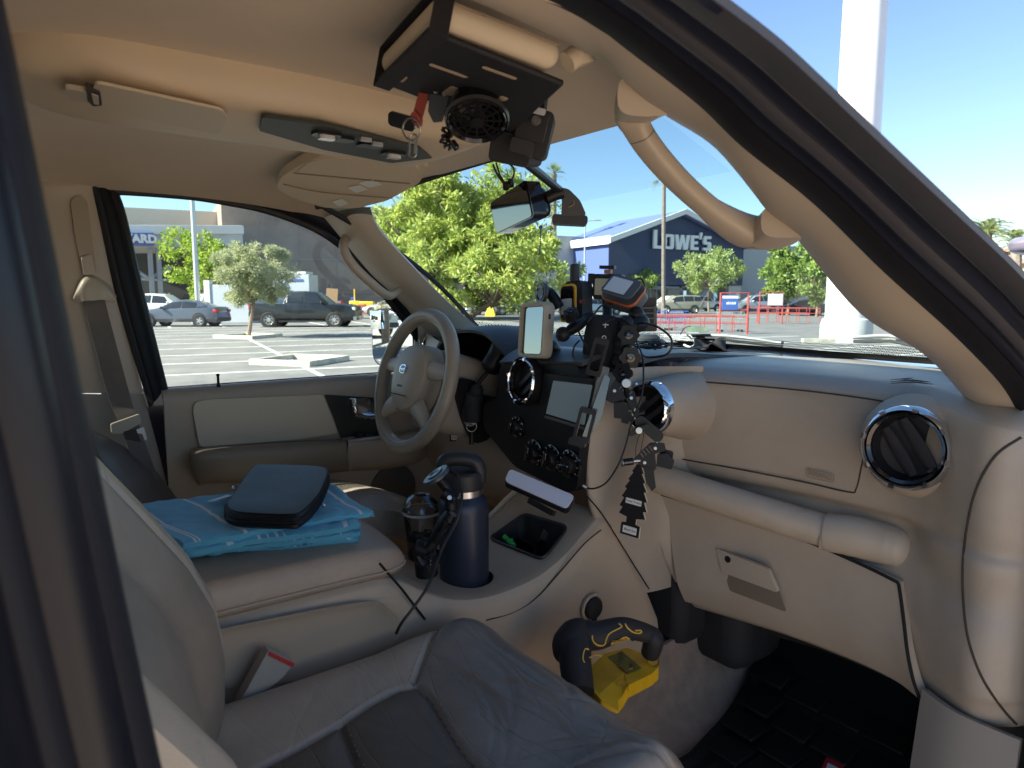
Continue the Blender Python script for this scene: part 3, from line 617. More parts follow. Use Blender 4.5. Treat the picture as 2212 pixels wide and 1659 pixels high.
# cardboard, yellow carts, grass, cone post
card = mat('cardboard', (.36,.24,.14), .9)
bb = g(716, 60); make('cardboard_sheet', MB().box(bb+UP*1.15, (1.0,.05,2.3), rot@Matrix.Rotation(.08,3,'Y')), card, label='upright brown cardboard sheet beside the white pickup', cat='cardboard', loc=bb)
bb = g(690, 59); make('cardboard_box', MB().box(bb+UP*.6, (1.3,.5,1.2), rot), card, bevel=.02, label='brown cardboard box against the white pickup side', cat='box', loc=bb)
bb = g(766, 64); t = thing('yellow_pallet_jack', 'yellow cart with a post standing before the brown wall', 'cart', tuple(bb))
make('body', MB().box(bb+UP*.6, (.9,.7,1.2), rot).box(bb+UP*.9+C_R*1.1, (1.4,.7,.5), rot), yellow, t, bevel=.08); make('post', MB().tube([bb+UP*1, bb+UP*2.3], .05, 6), yellow, t)
for sx in (-.3,.3,1.3): make('wheel', MB().lathe([(0,.04),(.14,.04),(.14,-.04),(0,-.04)], bb+UP*.14+fr*.3+C_R*sx, fr, 12), tyre_m, t)
bb = g(782, 63); make('stacked_goods', MB().box(bb+UP*.3, (1.0,.8,.6), rot).box(bb+UP*.75, (.6,.6,.3), rot), mat('goods_red', (.45,.12,.06), .7), bevel=.02, label='red brown goods stacked beside the yellow cart', cat='goods', loc=bb)
m = MB(); rnd = random.Random(5); bb = g(828, 57)
for i in range(160):
    a = rnd.uniform(0,6.28); l = rnd.uniform(.8,1.6); o_ = bb+Vector((rnd.gauss(0,.3),rnd.gauss(0,.3),0)); dv = Vector((math.cos(a)*.5,math.sin(a)*.5,1)).normalized(); s2 = Vector((-math.sin(a),math.cos(a),0))*.03
    m.add([o_-s2, o_+s2, o_+dv*l], [(0,1,2)])
make('grass_clump', m, mat('dry_grass', (.42,.36,.14), .8), smooth=False, label='dry yellow ornamental grass clump by the pale blue car', cat='grass plant', loc=bb)
bb = at(1060, 683, Z=GZ); t = thing('safety_post', 'yellow flared safety post standing on the asphalt under the leafy trees', 'post', tuple(bb))
make('base', MB().lathe([(.6,0),(.52,.25),(.14,1.0),(0,1.0)], bb, UP, 4, capped=False), yellow, t, smooth=False); make('post', MB().lathe([(.09,.9),(.09,2.0),(0,2.0)], bb, UP, 10), yellow, t)
# dry plants by trees' feet
# cart corrals
cred = mat('corral_red', (.42,.07,.06), .45); cblue = mat('corral_blue', (.07,.13,.42), .45)
def corral(label, xa, xb, yr, d, sx0, sx1, ytop, board, full):
    """side rail from picture column xa to xb; upright sign frame between sx0 and sx1"""
    A_, B_ = at(xa, yr, d=d), at(xb, yr, d=d*.98); k = d/CF; t = thing('cart_corral', label, 'cart corral', tuple(g((xa+xb)/2, d)), 'red cart corrals')
    A_.z = B_.z = (A_.z+B_.z)/2; m = MB(); depth = -fr*1.9
    for o_ in (Vector((0,0,0)), depth):
        m.tube([A_+o_, B_+o_], .026, 6); m.tube([A_+o_-UP*.3, B_+o_-UP*.3], .022, 6)
    make('rail', m, cred, t)
    n = 7
    for i in range(n):
        p = A_.lerp(B_, i/(n-1))
        m = MB()
        for o_ in (Vector((0,0,0)), depth): m.tube([Vector((p.x,p.y,GZ))+o_, p+o_], .022, 6)
        make('upright', m, cred, t)
    dd = d*.96; q0, q1 = at(sx0, ytop, d=dd), at(sx1, ytop, d=dd); q1.z = q0.z
    m = MB(); m.tube([Vector((q0.x,q0.y,GZ)), q0, q1, Vector((q1.x,q1.y,GZ))], .045, 6); zz = q0.z-(q0.z-GZ)*.42; m.tube([Vector((q0.x,q0.y,zz)), Vector((q1.x,q1.y,zz))], .035, 6); make('sign_frame', m, cred, t)
    r_ = (q1-q0); w0, w1 = board; p0, p1 = q0+r_*w0, q0+r_*w1; hh = (q0.z-zz)
    m = MB(); m.hexa([p0-UP*hh*.98+fr*.07, p1-UP*hh*.98+fr*.07, p1-UP*hh*.98+fr*.03, p0-UP*hh*.98+fr*.03], [p0-UP*hh*.12+fr*.07, p1-UP*hh*.12+fr*.07, p1-UP*hh*.12+fr*.03, p0-UP*hh*.12+fr*.03])
    bd = make('sign_board', m, full, t)
    return t, p0, p1, hh
c_, p0, p1, hh = corral('near red cart corral with a blue and white sign in its tall frame', 1412, 1617, 684, 31, 1557, 1617, 633, (.05,.62), blue_s)
m = MB(); ex_ = (p1-p0).normalized(); 
m.prism([(0,0),((p1-p0).length,0),((p1-p0).length,hh*.16),(0,hh*.16)], p0-UP*hh*.32+fr*.075, ex_, UP, .01)
for i, (a, b) in enumerate(((.25,.42),(.45,.55),(.58,.68),(.7,.85))): m.prism([(0,0),((b-a)*(p1-p0).length,0),((b-a)*(p1-p0).length*1.1,hh*.16),(.02,hh*.12)], p0+(p1-p0)*a-UP*hh*.66+fr*.075, ex_, UP, .01)
make('sign_marks', m, letter_w, c_, smooth=False)
corral('far red cart corral with a cream sign, right of the tall framed one', 1638, 1772, 666, 42, 1642, 1692, 631, (.35,.98), trim_w)
def cart(cx, d, label, m_):
    b = g(cx, d); t = thing('shopping_cart', label, 'cart', tuple(b), 'shopping carts'); m = MB()
    for z, w_ in ((.35,.3),(.6,.34),(.9,.38)):
        m.tube([b+rot@Vector((sx*w_*1.4, sy*.28, z)) for sx, sy in ((-1,-1),(1,-1),(1,1),(-1,1))], .014, 5, closed=True)
    for i in range(9):
        for sy in (-1,1): m.tube([b+rot@Vector(((-1+i*.25)*.42, sy*.28,.35)), b+rot@Vector(((-1+i*.25)*.53, sy*.28,.9))], .008, 4)
    make('basket', m, m_, t); m = MB(); m.tube([b+rot@Vector((-.5,-.28,.12)), b+rot@Vector((.5,-.25,.12)), b+rot@Vector((.5,.25,.12)), b+rot@Vector((-.5,.28,.12))], .015, 5); m.tube([b+rot@Vector((-.55,-.3,1.0)), b+rot@Vector((-.55,.3,1.0))], .02, 6)
    for sy in (-1,1): m.tube([b+rot@Vector((-.45,sy*.27,.12)), b+rot@Vector((-.55,sy*.3,1.0))], .014, 5)
    make('chassis', m, galv, t)
    for sx in (-.45,.45):
        for sy in (-.26,.26): make('wheel', MB().lathe([(0,.02),(.06,.02),(.06,-.02),(0,-.02)], b+rot@Vector((sx,sy,.06)), rot@Vector((0,1,0)), 10), tyre_m, t)
cart(1430, 33, 'blue framed shopping cart behind the near corral rail, left one of two', cblue); cart(1462, 33, 'blue framed shopping cart behind the near corral rail, right one of two', cblue); cart(1580, 31.5, 'pale shopping cart inside the tall sign frame', galv)
# ------------------------------------------------------------------ the car whose cabin we look into
car = thing('parked_suv', 'dark blue off-roader with a beige cabin, its passenger side open towards the viewer', 'car', (0, 1.0, GZ))
beige = mat('trim_beige', (.44,.37,.295), .5, bump=.5, bscale=600, var=.13, vscale=5, spec=.45, bdist=.0006)
beige_top = mat('dash_top_vinyl', (.36,.31,.26), .42, bump=.35, bscale=700, var=.08, vscale=5, spec=.6, bdist=.0006)
beige_s = mat('trim_beige_smooth', (.48,.405,.32), .42, var=.05, vscale=5, spec=.45)
door_b = mat('door_beige', (.44,.375,.295), .5, bump=.3, bscale=800, var=.08, vscale=5, bdist=.0006)
felt = mat('headliner_felt', (.66,.54,.40), .95, bump=.4, bscale=1100, var=.08, vscale=4, sheen=.3, bdist=.0006)
leather_k = mat('dark_leather', (.12,.11,.105), .4, bump=.4, bscale=300, var=.25, vscale=8)
blk = mat('black_plastic', (.011,.011,.013), .42, bump=.15, bscale=900, bdist=.0004, spec=.32); blk_g = mat('black_gloss', (.01,.01,.012), .12, coat=.5); blk_m = mat('black_matt', (.022,.022,.025), .75)
rubber = mat('door_seal_rubber', (.010,.010,.014), .55, bump=.3, bscale=250, bdist=.001, spec=.2); navyp = mat('body_paint', (.018,.022,.045), .22, coat=.8, metal=.3)
groove = mat('seam_shadow_gap', (.05,.04,.03), .9); grey_p = mat('grey_plastic', (.10,.10,.095), .5); silver_p = mat('silver_plastic', (.5,.5,.5), .35, metal=.5)
glass = glassmat('window_glass', (.74,.85,.83), 1.42); glass_s = glassmat('side_glass', (.80,.88,.83), 1.42)
steelm = mat('brushed_steel', (.6,.6,.6), .3, metal=1.); screen_m = mat('screen_glass', (.02,.025,.03), .05, spec=.8, coat=1)

# ---- headliner
def zroof(x, y):
    s_ = max(0, (abs(x)-.42)/.38); d_ = (.13 if x > 0 else .075)*s_*s_
    f_ = max(0, (y-.35)/.5); return 1.822-d_-.045*f_*f_
rows = [[Vector((x, y, zroof(x, y))) for x in [(-.79+1.52*i/44) for i in range(45)]] for y in [(-1.2+2.06*j/50) for j in range(51)]]
hl = make('headliner', MB().grid(rows, thick=-.012), felt, car)
# roof skin
rows = [[Vector((x, -2.9+(3.80-.60*max(0,(abs(x)-.45)/.41)**1.3)*j/20, zroof(x*.8, -2.9+3.8*j/20)+.055-.06*max(0,(abs(x)-.6)/.3)**2)) for x in [(-.84+1.68*i/20) for i in range(21)]] for j in range(21)]
make('roof', MB().grid(rows, thick=.01), navyp, car, flip=True)
# side header of the driver door, above the glass
def pl(pts, X=None, Y=None, Z=None):
    out = []
    for p in pts:
        if len(p) == 3: out.append(at(p[0], p[1], **({'X':p[2]} if X is None and Y is None and Z is None else {'X':p[2]})))
        elif X is not None: out.append(at(*p, X=X))
        elif Y is not None: out.append(at(*p, Y=Y))
        else: out.append(at(*p, Z=Z))
    return out
def strip(name, A, B, m, parent, n=6, thick=.01, mid=0., bulge=Vector((0,0,0)), cols=6, **k):
    a, b = spline(A, n), spline(B, n); L = min(len(a), len(b)); rows = []
    for i in range(len(a)):
        j = i*(len(b)-1)/(len(a)-1); b_ = b[int(j)].lerp(b[min(int(j)+1, len(b)-1)], j-int(j)); r = []
        for c_ in range(cols+1):
            t_ = c_/cols; r.append(a[i].lerp(b_, t_)+bulge*math.sin(math.pi*t_))
        rows.append(r)
    return make(name, MB().grid(rows, thick=thick), m, parent, **k)

# ---- overhead console
m = MB(); prof = []
ys = [.02,.035,.07,.13,.25,.45,.62,.70,.735]; ws = [.03,.075,.11,.135,.142,.145,.15,.165,.17]; zs = [1.800,1.775,1.760,1.753,1.750,1.748,1.746,1.744,1.758]
rows = []
for y, w_, z in zip(ys, ws, zs): rows.append([Vector((w_, y, zroof(.1,y)+.012)), Vector((w_*.98, y, z+.03)), Vector((w_*.86, y, z+.006)), Vector((w_*.6, y, z)), Vector((0, y, z-.002)), Vector((-w_*.6, y, z)), Vector((-w_*.86, y, z+.006)), Vector((-w_*.98, y, z+.03)), Vector((-w_, y, zroof(.1,y)+.012))])
oc = make('overhead_console', MB().grid(spgrid(rows, 6, 5)), mat('console_beige', (.66,.54,.39), .6, bump=.2, bscale=900, var=.06, vscale=6, bdist=.0005), car)
zc = 1.7455
def cplate(nm, pts, z, m_, par, d=.004, r=.006, **k):
    P = pl(pts, Z=z); c = sum(P, Vector())/len(P); poly = roundpoly([(p.x, p.y) for p in P], r)
    ar = sum(poly[i][0]*poly[(i+1)%len(poly)][1]-poly[(i+1)%len(poly)][0]*poly[i][1] for i in range(len(poly)))
    if ar > 0: poly = poly[::-1]
    return make(nm, MB().prism([(x, y) for x, y in poly], (0,0,z-d), (1,0,0), (0,1,0), -d) if False else MB().prism([(x, -y) for x, y in poly], (0,0,z), (1,0,0), (0,-1,0), d, ), m_, par, **k)
def flatpoly(nm, P, n, d, m_, par, rnd_=None, **k):
    """planar polygon of 3-D points extruded along n by d"""
    P = [Vector(p) for p in P]; n = Vector(n).normalized(); c = sum(P, Vector())/len(P); u = (P[1]-P[0]); u = (u-n*u.dot(n)).normalized(); w_ = n.cross(u)
    q = [((p-c).dot(u), (p-c).dot(w_)) for p in P]
    if sum(q[i][0]*q[(i+1)%len(q)][1]-q[(i+1)%len(q)][0]*q[i][1] for i in range(len(q))) < 0: q = q[::-1]
    if rnd_: q = roundpoly(q, rnd_)
    return make(nm, MB().prism(q, c+n*d, u, w_, d), m_, par, **k)
DN = Vector((0,0,-1))
flatpoly('sunglass_bin_lid', pl([(205,172),(480,232),(492,250),(472,286),(240,236),(192,215)], Z=zc), DN, .004, mat('lid_beige', (.58,.48,.35), .6, bump=.2, bscale=900, bdist=.0005), oc, .012, bevel=.002)
flatpoly('latch', pl([(138,180),(196,188),(200,212),(150,206)], Z=zc), DN, .0065, beige_s, oc, .006, bevel=.001)
flatpoly('latch_slot', pl([(186,176),(216,190),(220,216),(200,218),(188,205)], Z=zc), DN, .0075, groove, oc, .005)
flatpoly('latch_bar', pl([(196,188),(212,193),(213,212),(202,210)], Z=zc), DN, .009, beige_s, oc, .002, bevel=.001)
dk = mat('console_dark', (.05,.055,.053), .6, spec=.3)
flatpoly('control_panel', pl([(566,246),(700,264),(905,314),(935,336),(846,347),(700,318),(560,276)], Z=zc), DN, .005, dk, oc, .008, bevel=.001)
for i, (x, y, w_) in enumerate(((705,288,34),(735,298,26),(800,312,26),(850,330,34))):
    c = at(x, y, Z=zc-.006); make('map_lamp_bezel', MB().prism(rrect(.045, .03, .01), c+DN*.004, (0,1,0), (1,0,0), .008), blk, oc, bevel=.002)
    if i in (0,3): make('map_lamp_lens', MB().prism(rrect(.026, .018, .006), c+DN*.010, (0,1,0), (1,0,0), .006), mat('lamp_lens', (.6,.62,.6), .15), oc, bevel=.002)
for x, y in ((790,300),(815,310)): c = at(x, y, Z=zc-.008); make('switch', MB().prism(rrect(.02, .008, .003), c+DN*.004, (0,1,0), (1,0,0), .006), silver_p, oc)

# ---- driver side: pillar trim, belt, door
rows = []
for (xl, xr, y, X) in ((60,213,392,-.775),(66,215,425,-.785),(88,240,540,-.785),(110,268,680,-.785),(122,307,848,-.785)):
    a, b = at(xl, y, X=X), at(xr, y, X=X-.005); rows.append([a+Vector((-.03,-.03,0)), a, a.lerp(b,.35)+Vector((.012,0,0)), a.lerp(b,.75)+Vector((.012,0,0)), b, b+Vector((-.03,.004,0))])
bpl = make('b_pillar_trim', MB().grid(spgrid(rows, 6, 4)), beige_s, car, flip=False)
rows = []
for (xl, xr, y, X) in ((122,307,850,-.787),(140,325,920,-.787),(160,358,1050,-.787),(190,400,1250,-.787)):
    a, b = at(xl, y, X=X), at(xr, y, X=X-.005); rows.append([a+Vector((-.03,-.03,0)), a, a.lerp(b,.35)+Vector((.01,0,0)), a.lerp(b,.75)+Vector((.01,0,0)), b, b+Vector((-.03,.004,0))])
make('b_pillar_lower_trim', MB().grid(spgrid(rows, 5, 4)), mat('trim_grey_beige', (.30,.27,.23), .5), car)
sl_m = mat('slider_beige', (.36,.29,.21), .5)
flatpoly('belt_slider_cover', pl([(152,437),(163,425),(176,424),(188,436),(208,590),(178,592),(160,500)], X=-.77), (1,0,0), .005, sl_m, bpl, .004, bevel=.002)
flatpoly('belt_height_button', pl([(174,556),(196,550),(206,592),(180,595)], X=-.765), (1,0,0), .014, beige_s, bpl, .004, bevel=.004)
c = at(205, 622, X=-.76); rows = []
cover = spgrid([pl([(160,640,-.775),(175,600,-.775),(195,592,-.775),(232,612,-.775),(252,640,-.775)]), pl([(158,645,-.75),(178,612,-.745),(198,604,-.745),(230,622,-.745),(250,648,-.75)]), pl([(166,655,-.755),(182,650,-.74),(205,649,-.74),(225,648,-.74),(246,656,-.755)])], 4, 4)
dr_ = make('belt_guide', MB().grid(cover, thick=.006), beige_s, bpl)
belt_m = mat('belt_webbing', (.17,.145,.125), .85, bump=.8, bscale=500, var=.2, vscale=12, bdist=.0008)
A_ = pl([(180,648,-.748),(197,720,-.73),(235,860,-.70),(262,925,-.66),(300,1040,-.62)]); B_ = pl([(226,646,-.748),(245,720,-.735),(280,850,-.705),(300,915,-.665),(345,1045,-.625)])
belt = strip('seat_belt', A_, B_, belt_m, car, 5, .0015, cols=3)
flatpoly('belt_tongue', pl([(238,915,-.665),(300,893,-.665),(304,912,-.665),(262,935,-.665),(240,935,-.665)]), (1,0,0), .012, beige_s, belt, .004, bevel=.003)
flatpoly('belt_tongue_plate', pl([(288,930,-.66),(310,922,-.66),(318,948,-.66),(298,958,-.66)]), (1,0,0), .003, steelm, belt, .002)
flatpoly('belt_anchor_strap', pl([(266,930,-.665),(292,925,-.665),(345,1060,-.64),(300,1060,-.64)]), (1,0,0), .002, mat('belt_shadow_webbing', (.07,.06,.055), .9), belt)

# door frame (black), follows the glass
OUTL = [(352,842),(300,632),(262,470),(246,420),(251,411),(290,412),(360,417),(430,424),(500,436),(560,448),(620,467),(680,492),(730,524),(775,566),(820,622),(868,682),(905,735),(935,790),(950,826)]
gl3 = pl(OUTL, X=-.80)
door = make('driver_door_frame', MB().tube(spline(gl3, 4), .013, 8, flat=.8), blk, car)
o1 = [p+V(.012,0,0) for p in gl3]
def offs(P, k, dx=0):
    c = sum(P, Vector())/len(P); return [p+(p-c).normalized()*k+V(dx,0,0) for p in P]
strip('door_seal', offs(gl3, .004, .004), offs(gl3, .042, .018), rubber, car, 4, .006, bulge=V(.010,0,0), cols=6)
strip('door_seal', offs(gl3, .034, .012), offs(gl3, .056, .016), blk_m, car, 4, .01, bulge=V(.012,0,0), cols=4)
dg = make('driver_window', MB().add([p+V(-.006,0,0) for p in gl3], [list(range(len(gl3)))]), glass_s, car, smooth=False)
# door panel rows: top sill -> down
def drow(z, X, y0=.33, y1=1.30): return [V(X, y0, z), V(X, .55, z), V(X, .8, z), V(X, 1.0, z), V(X, y1, z)]
rows = [drow(1.236,-.82), drow(1.238,-.80), drow(1.228,-.775), drow(1.20,-.765), drow(1.1,-.768), drow(1.0,-.766), drow(.85,-.77), drow(.6,-.78), drow(.42,-.80)]
dp = make('driver_door_panel', MB().grid(spgrid(rows, 5, 5), thick=.012), door_b, car)
ins = pl([(415,885),(420,868),(450,862),(696,852),(728,935),(640,948),(520,958),(430,965)], X=-.762)
flatpoly('door_insert', ins, (1,0,0), .008, mat('door_insert_beige', (.60,.53,.41), .55, bump=.8, bscale=420, bdist=.001), dp, .012, bevel=.005, seg=3)
# armrest: long bulge
def arm(nm, pts, rad, par, m_, fl=1.0):
    return make(nm, MB().tube(spline(pts, 6), rad, 14, flat=fl), m_, par)
rows = [pl([(412,975,-.765),(430,966,-.765),(560,958,-.765),(745,948,-.765)]), pl([(412,985,-.74),(430,975,-.70),(560,966,-.69),(748,956,-.69)]), pl([(414,1010,-.735),(432,1005,-.69),(560,1000,-.68),(752,985,-.68)]), pl([(430,1045,-.75),(450,1040,-.71),(560,1036,-.70),(752,1012,-.70)]), pl([(430,1048,-.77),(450,1044,-.765),(560,1040,-.765),(752,1018,-.765)])]
make('armrest', MB().grid(spgrid(rows, 6, 6)), mat('armrest_vinyl', (.24,.20,.155), .45, bump=.3, bscale=600, bdist=.0006), dp)
rows = [pl([(750,948,-.765),(830,945,-.765),(905,930,-.765),(925,940,-.765)]), pl([(752,954,-.69),(830,950,-.69),(905,935,-.70),(928,950,-.75)]), pl([(752,985,-.68),(830,985,-.68),(900,975,-.69),(926,975,-.75)]), pl([(754,1012,-.70),(830,1008,-.70),(890,1000,-.71),(915,992,-.76)]), pl([(754,1018,-.765),(830,1014,-.765),(890,1004,-.765),(912,995,-.765)])]
make('armrest_pocket', MB().grid(spgrid(rows, 6, 6)), mat('armrest_beige', (.38,.32,.25), .45), dp)
flatpoly('handle_bezel', pl([(700,852),(828,860),(835,950),(735,945),(722,905)], X=-.763), (1,0,0), .006, mat('bezel_black', (.03,.03,.03), .35), dp, .006, bevel=.002)
flatpoly('handle_recess', pl([(752,860),(798,860),(815,893),(795,905),(765,900)], X=-.757), (1,0,0), .003, chrome, dp, .012, bevel=.002)
make('door_pull', MB().tube(spline(pl([(765,862,-.745),(768,880,-.735),(775,895,-.735),(800,900,-.735),(835,895,-.74)]), 5), .008, 10, flat=.7), chrome, dp)
make('switch_panel', MB().box(at(800, 944, X=-.72), (.05,.16,.008)), silver_p, dp, bevel=.002)
for x in (775,792,812): make('window_switch', MB().box(at(x, 941, X=-.72), (.025,.02,.014)), blk, dp, bevel=.003)
c = at(850, 1055, X=-.765); make('door_speaker', MB().lathe([(0,.006),(.07,.008),(.078,.004),(.08,-.004)], c, (1,0,0), 28), mat('speaker_grille', (.12,.105,.085), .8, bump=1, bscale=900), dp)
make('lock_pin', MB().lathe([(.006,0),(.005,.01),(.0035,.012),(.0035,.03),(.0045,.031),(.0045,.036),(0,.037)], at(472, 836, X=-.79), UP, 10), blk, dp)
# door mirror
mc = at(848, 730, X=-1.12); mn = Vector((.27,-.96,.02)).normalized(); mx = mn.cross(UP).normalized()*-1; mu = mx.cross(mn)*-1
mi_ = thing  # noqa
mp = rrect(.215, .20, .045, 6)
mh = make('door_mirror', MB().add([], []).prism([(x*1.1, y*1.08) for x, y in mp], mc-mn*.004, mx, UP, .09), navyp, car, bevel=.02, seg=3)
make('mirror_glass', MB().prism(mp, mc+mn*.003, mx, UP, .004), mat('mirror_glass', (.9,.92,.92), .01, metal=1.), mh, smooth=False)
m = MB(); sc = mc+mn*.006-mx*.075+UP*.065
sp = [[sc+mx*(u*.028)+UP*(v_*.032)+mn*(.008*(1-(u*u+v_*v_)/2)) for u in [-1+.25*i for i in range(9)]] for v_ in [-1+.25*i for i in range(9)]]
make('blind_spot_mirror', MB().grid(sp, thick=.006), mat('mirror_glass2', (.9,.92,.92), .01, metal=1.), mh)
make('mirror_arm', MB().tube([mc+mx*.09-UP*.09, V(-.9,1.2,1.24), V(-.82,1.25,1.24)], [.03,.035,.03], 8), blk, mh)

# ---- driver windscreen pillar
Wl = pl([(800,450,-.585),(822,500,-.60),(900,585,-.63),(970,655,-.66),(1040,712,-.69)]); Dl = pl([(700,470,-.74),(735,512,-.755),(800,590,-.765),(868,655,-.77),(930,730,-.77)])
strip('windscreen_pillar_trim', Dl, Wl, mat('pillar_beige', (.56,.50,.41), .45), car, 6, .012, bulge=V(.025,-.02,0), cols=10)
make('grab_handle', MB().tube(spline(pl([(748,512,-.725),(742,535,-.70),(760,570,-.69),(800,610,-.685),(838,638,-.69),(862,628,-.715)]), 6), [.0135]*31, 12, flat=.8), beige_s, car)
m = MB()
for x, y in ((886,666),(918,674),(914,672),(905,702),(948,695),(944,686),(958,688),(1002,742),(1014,762),(1007,776),(970,700),(975,748)): m.lathe([(0,.0012),(.0035,.001),(.0035,-.003)], at(x, y, X=-.652), (.7,-.7,.1), 8)
# lower part: corner trim + knob
rows = [pl([(895,672,-.775),(930,700,-.765),(985,740,-.73)]), pl([(905,720,-.775),(950,740,-.765),(1000,760,-.73)]), pl([(910,800,-.775),(960,810,-.765),(1015,810,-.73)])]
sail = make('corner_trim', MB().grid(spgrid(rows, 4, 4), thick=.01), beige_s, car)
make('mirror_knob', MB().lathe([(.030,0),(.030,.004),(.024,.005),(.012,.006),(.012,.018),(.009,.021),(0,.021)], at(932, 745, X=-.75), (1,-.3,0), 20), blk, sail)
make('knob_ring', MB().lathe([(.030,.003),(.033,.006),(.030,.008)], at(932, 745, X=-.75), (1,-.3,0), 24), chrome, sail)
make('window_divider', MB().box(at(905, 740, X=-.80), (.03,.022,.32), Matrix.Rotation(-.1,3,'X')), blk, car)
make('kick_panel', MB().grid(spgrid([[V(-.77,1.28,1.2),V(-.76,1.5,1.2),V(-.70,1.75,1.2)],[V(-.76,1.28,.9),V(-.74,1.5,.9),V(-.66,1.75,.9)],[V(-.76,1.28,.45),V(-.74,1.5,.45),V(-.66,1.75,.45)]], 4, 4), thick=.01), beige_s, car)

# ---- windscreen
TOP = [V(-.64,.72,1.725), V(-.5,.82,1.745), V(-.25,.875,1.772), V(0,.89,1.782), V(.25,.875,1.785), V(.5,.82,1.772), V(.70,.70,1.73)]
BOT = [V(-.74,1.30,1.37), V(-.58,1.52,1.345), V(-.3,1.68,1.335), V(0,1.745,1.33), V(.3,1.72,1.33), V(.58,1.60,1.34), V(.80,1.36,1.36)]
a, b = spline(TOP, 6), spline(BOT, 6)
wr_ = [[p.lerp(q_, t_/14)+V(0,.035,.02)*math.sin(math.pi*t_/14) for t_ in range(15)] for p, q_ in zip(a, b)]
make('windscreen', MB().grid(wr_), glass, car)
def wpt(i, t_): return wr_[int(i)].__getitem__(int(t_))
make('windscreen_seal', MB().tube([p+V(0,-.012,-.006) for p in a], .008, 6).tube([r[k_]+V(0,-.006,0) for k_, r in enumerate([wr_[0]]*0)] or [wr_[0][k_]+V(.004,-.004,0) for k_ in range(15)], .008, 6), blk_m, car)
# front header trim over the glass
strip('front_header', [V(x, min(.84, p.y-.02), zroof(x, .82)-.002) for x, p in zip([q_.x for q_ in TOP], TOP)], [p+V(0,-.004,-.004) for p in TOP], felt, car, 6, .008, cols=4)
def dots(name, col):
    m = bpy.data.materials.new(name); m.use_nodes = True; t = m.node_tree; t.nodes.clear(); o = t.nodes.new('ShaderNodeOutputMaterial'); tr = t.nodes.new('ShaderNodeBsdfTransparent'); d = t.nodes.new('ShaderNodeBsdfDiffuse'); d.inputs[0].default_value = (*col, 1)
    tc = t.nodes.new('ShaderNodeTexCoord'); vo = t.nodes.new('ShaderNodeTexVoronoi'); vo.inputs['Scale'].default_value = 150; vo.inputs['Randomness'].default_value = 0
    lt = t.nodes.new('ShaderNodeMath'); lt.operation = 'LESS_THAN'; lt.inputs[1].default_value = .40; mx = t.nodes.new('ShaderNodeMixShader')
    t.links.new(tc.outputs['Object'], vo.inputs['Vector']); t.links.new(vo.outputs['Distance'], lt.inputs[0]); t.links.new(lt.outputs[0], mx.inputs[0]); t.links.new(tr.outputs[0], mx.inputs[1]); t.links.new(d.outputs[0], mx.inputs[2]); t.links.new(mx.outputs[0], o.inputs[0]); return m
frit = dots('frit_dots', (.02,.02,.02))
haze_f = glassmat('frit_fade', (.90,.92,.93), 1.01)
make('frit_band', MB().grid([[q_+V(0,-.003,-.002) for q_ in r[13:15]] for r in wr_]), frit, car, smooth=False)
make('frit_border', MB().grid([[r[14]+V(0,-.02,.012), r[14]+V(0,-.003,-.004)] for r in wr_]), blk_m, car, smooth=False)
make('frit_patch', MB().grid([[q_+V(0,-.003,-.002) for q_ in r[0:4]] for r in wr_[13:29]]), haze_f, car, smooth=False)
# inspection stickers on the glass
st1 = pl([(826,484,-.575),(848,474,-.575),(857,484,-.575),(834,495,-.575)]); flatpoly('glass_sticker', st1, (.3,-.8,-.5), .0006, mat('sticker_white', (.75,.78,.75), .6), car, smooth=False)
st1 = pl([(840,500,-.58),(862,489,-.58),(872,497,-.58),(848,509,-.58)]); flatpoly('glass_sticker', st1, (.3,-.8,-.5), .0006, MATS['sticker_white'], car, smooth=False)

# ---- passenger windscreen pillar, handle, door aperture
IN = [(.66,.30,1.752),(.655,.45,1.745)]
inl = [V(.655,-.1,1.755), V(.65,.3,1.75)] + pl([(1327,145,.625),(1367,186,.625),(1427,243,.63),(1560,330,.64),(1657,456,.655),(1715,509,.66),(1858,677,.68),(1998,767,.70),(2085,860,.735)])
PAIR = [((1171,0),.715,(1390,-112),.895),((1296,65),.718,(1455,-66),.895),((1357,110),.725,(1525,-16),.90),((1507,226),.735,(1667,90),.905),((1607,321),.75,(1768,180),.912),((1758,441),.77,(1910,315),.925),((1908,587),.79,(2058,453),.94),((2058,722),.805,(2200,588),.952),((2159,827),.81,(2310,712),.96),((2198,890),.815,(2390,800),.965)]
e_ = spline([V(.715,-.6,1.735), V(.715,-.1,1.735), V(.715,.2,1.733)] + [at(*p[0], X=p[1]) for p in PAIR], 6)
o_ = spline([V(.895,-.6,1.69), V(.895,-.1,1.69), V(.895,.15,1.69)] + [at(*p[2], X=p[3]) for p in PAIR], 6)
strip('windscreen_pillar_trim', inl, [V(.715,-.1,1.735), V(.715,.2,1.733)]+[at(*p[0], X=p[1]) for p in PAIR], beige_s, car, 6, .012, bulge=V(.0,-.012,-.006), cols=10)
hp_ = spline(pl([(1400,205,.655),(1376,232,.60),(1368,258,.585),(1400,315,.585),(1460,385,.59),(1530,448,.60),(1590,488,.605),(1640,505,.615),(1672,500,.64),(1700,478,.68)]), 6)
rr_ = [.030-.014*min(1, i/14) if i < 30 else .016+.013*min(1,(i-30)/10) for i in range(len(hp_))]
hnd = make('grab_handle', MB().tube(hp_, [r*1.12 for r in rr_], 20, flat=.66, up=(0,0,1), sq=.62), beige_s, car)
for k_ in (16, 40): make('handle_joint', MB().tube([hp_[k_], hp_[k_].lerp(hp_[k_+1], .12)], rr_[k_]*1.132, 20, flat=.66, up=(0,0,1), sq=.62), groove, hnd)
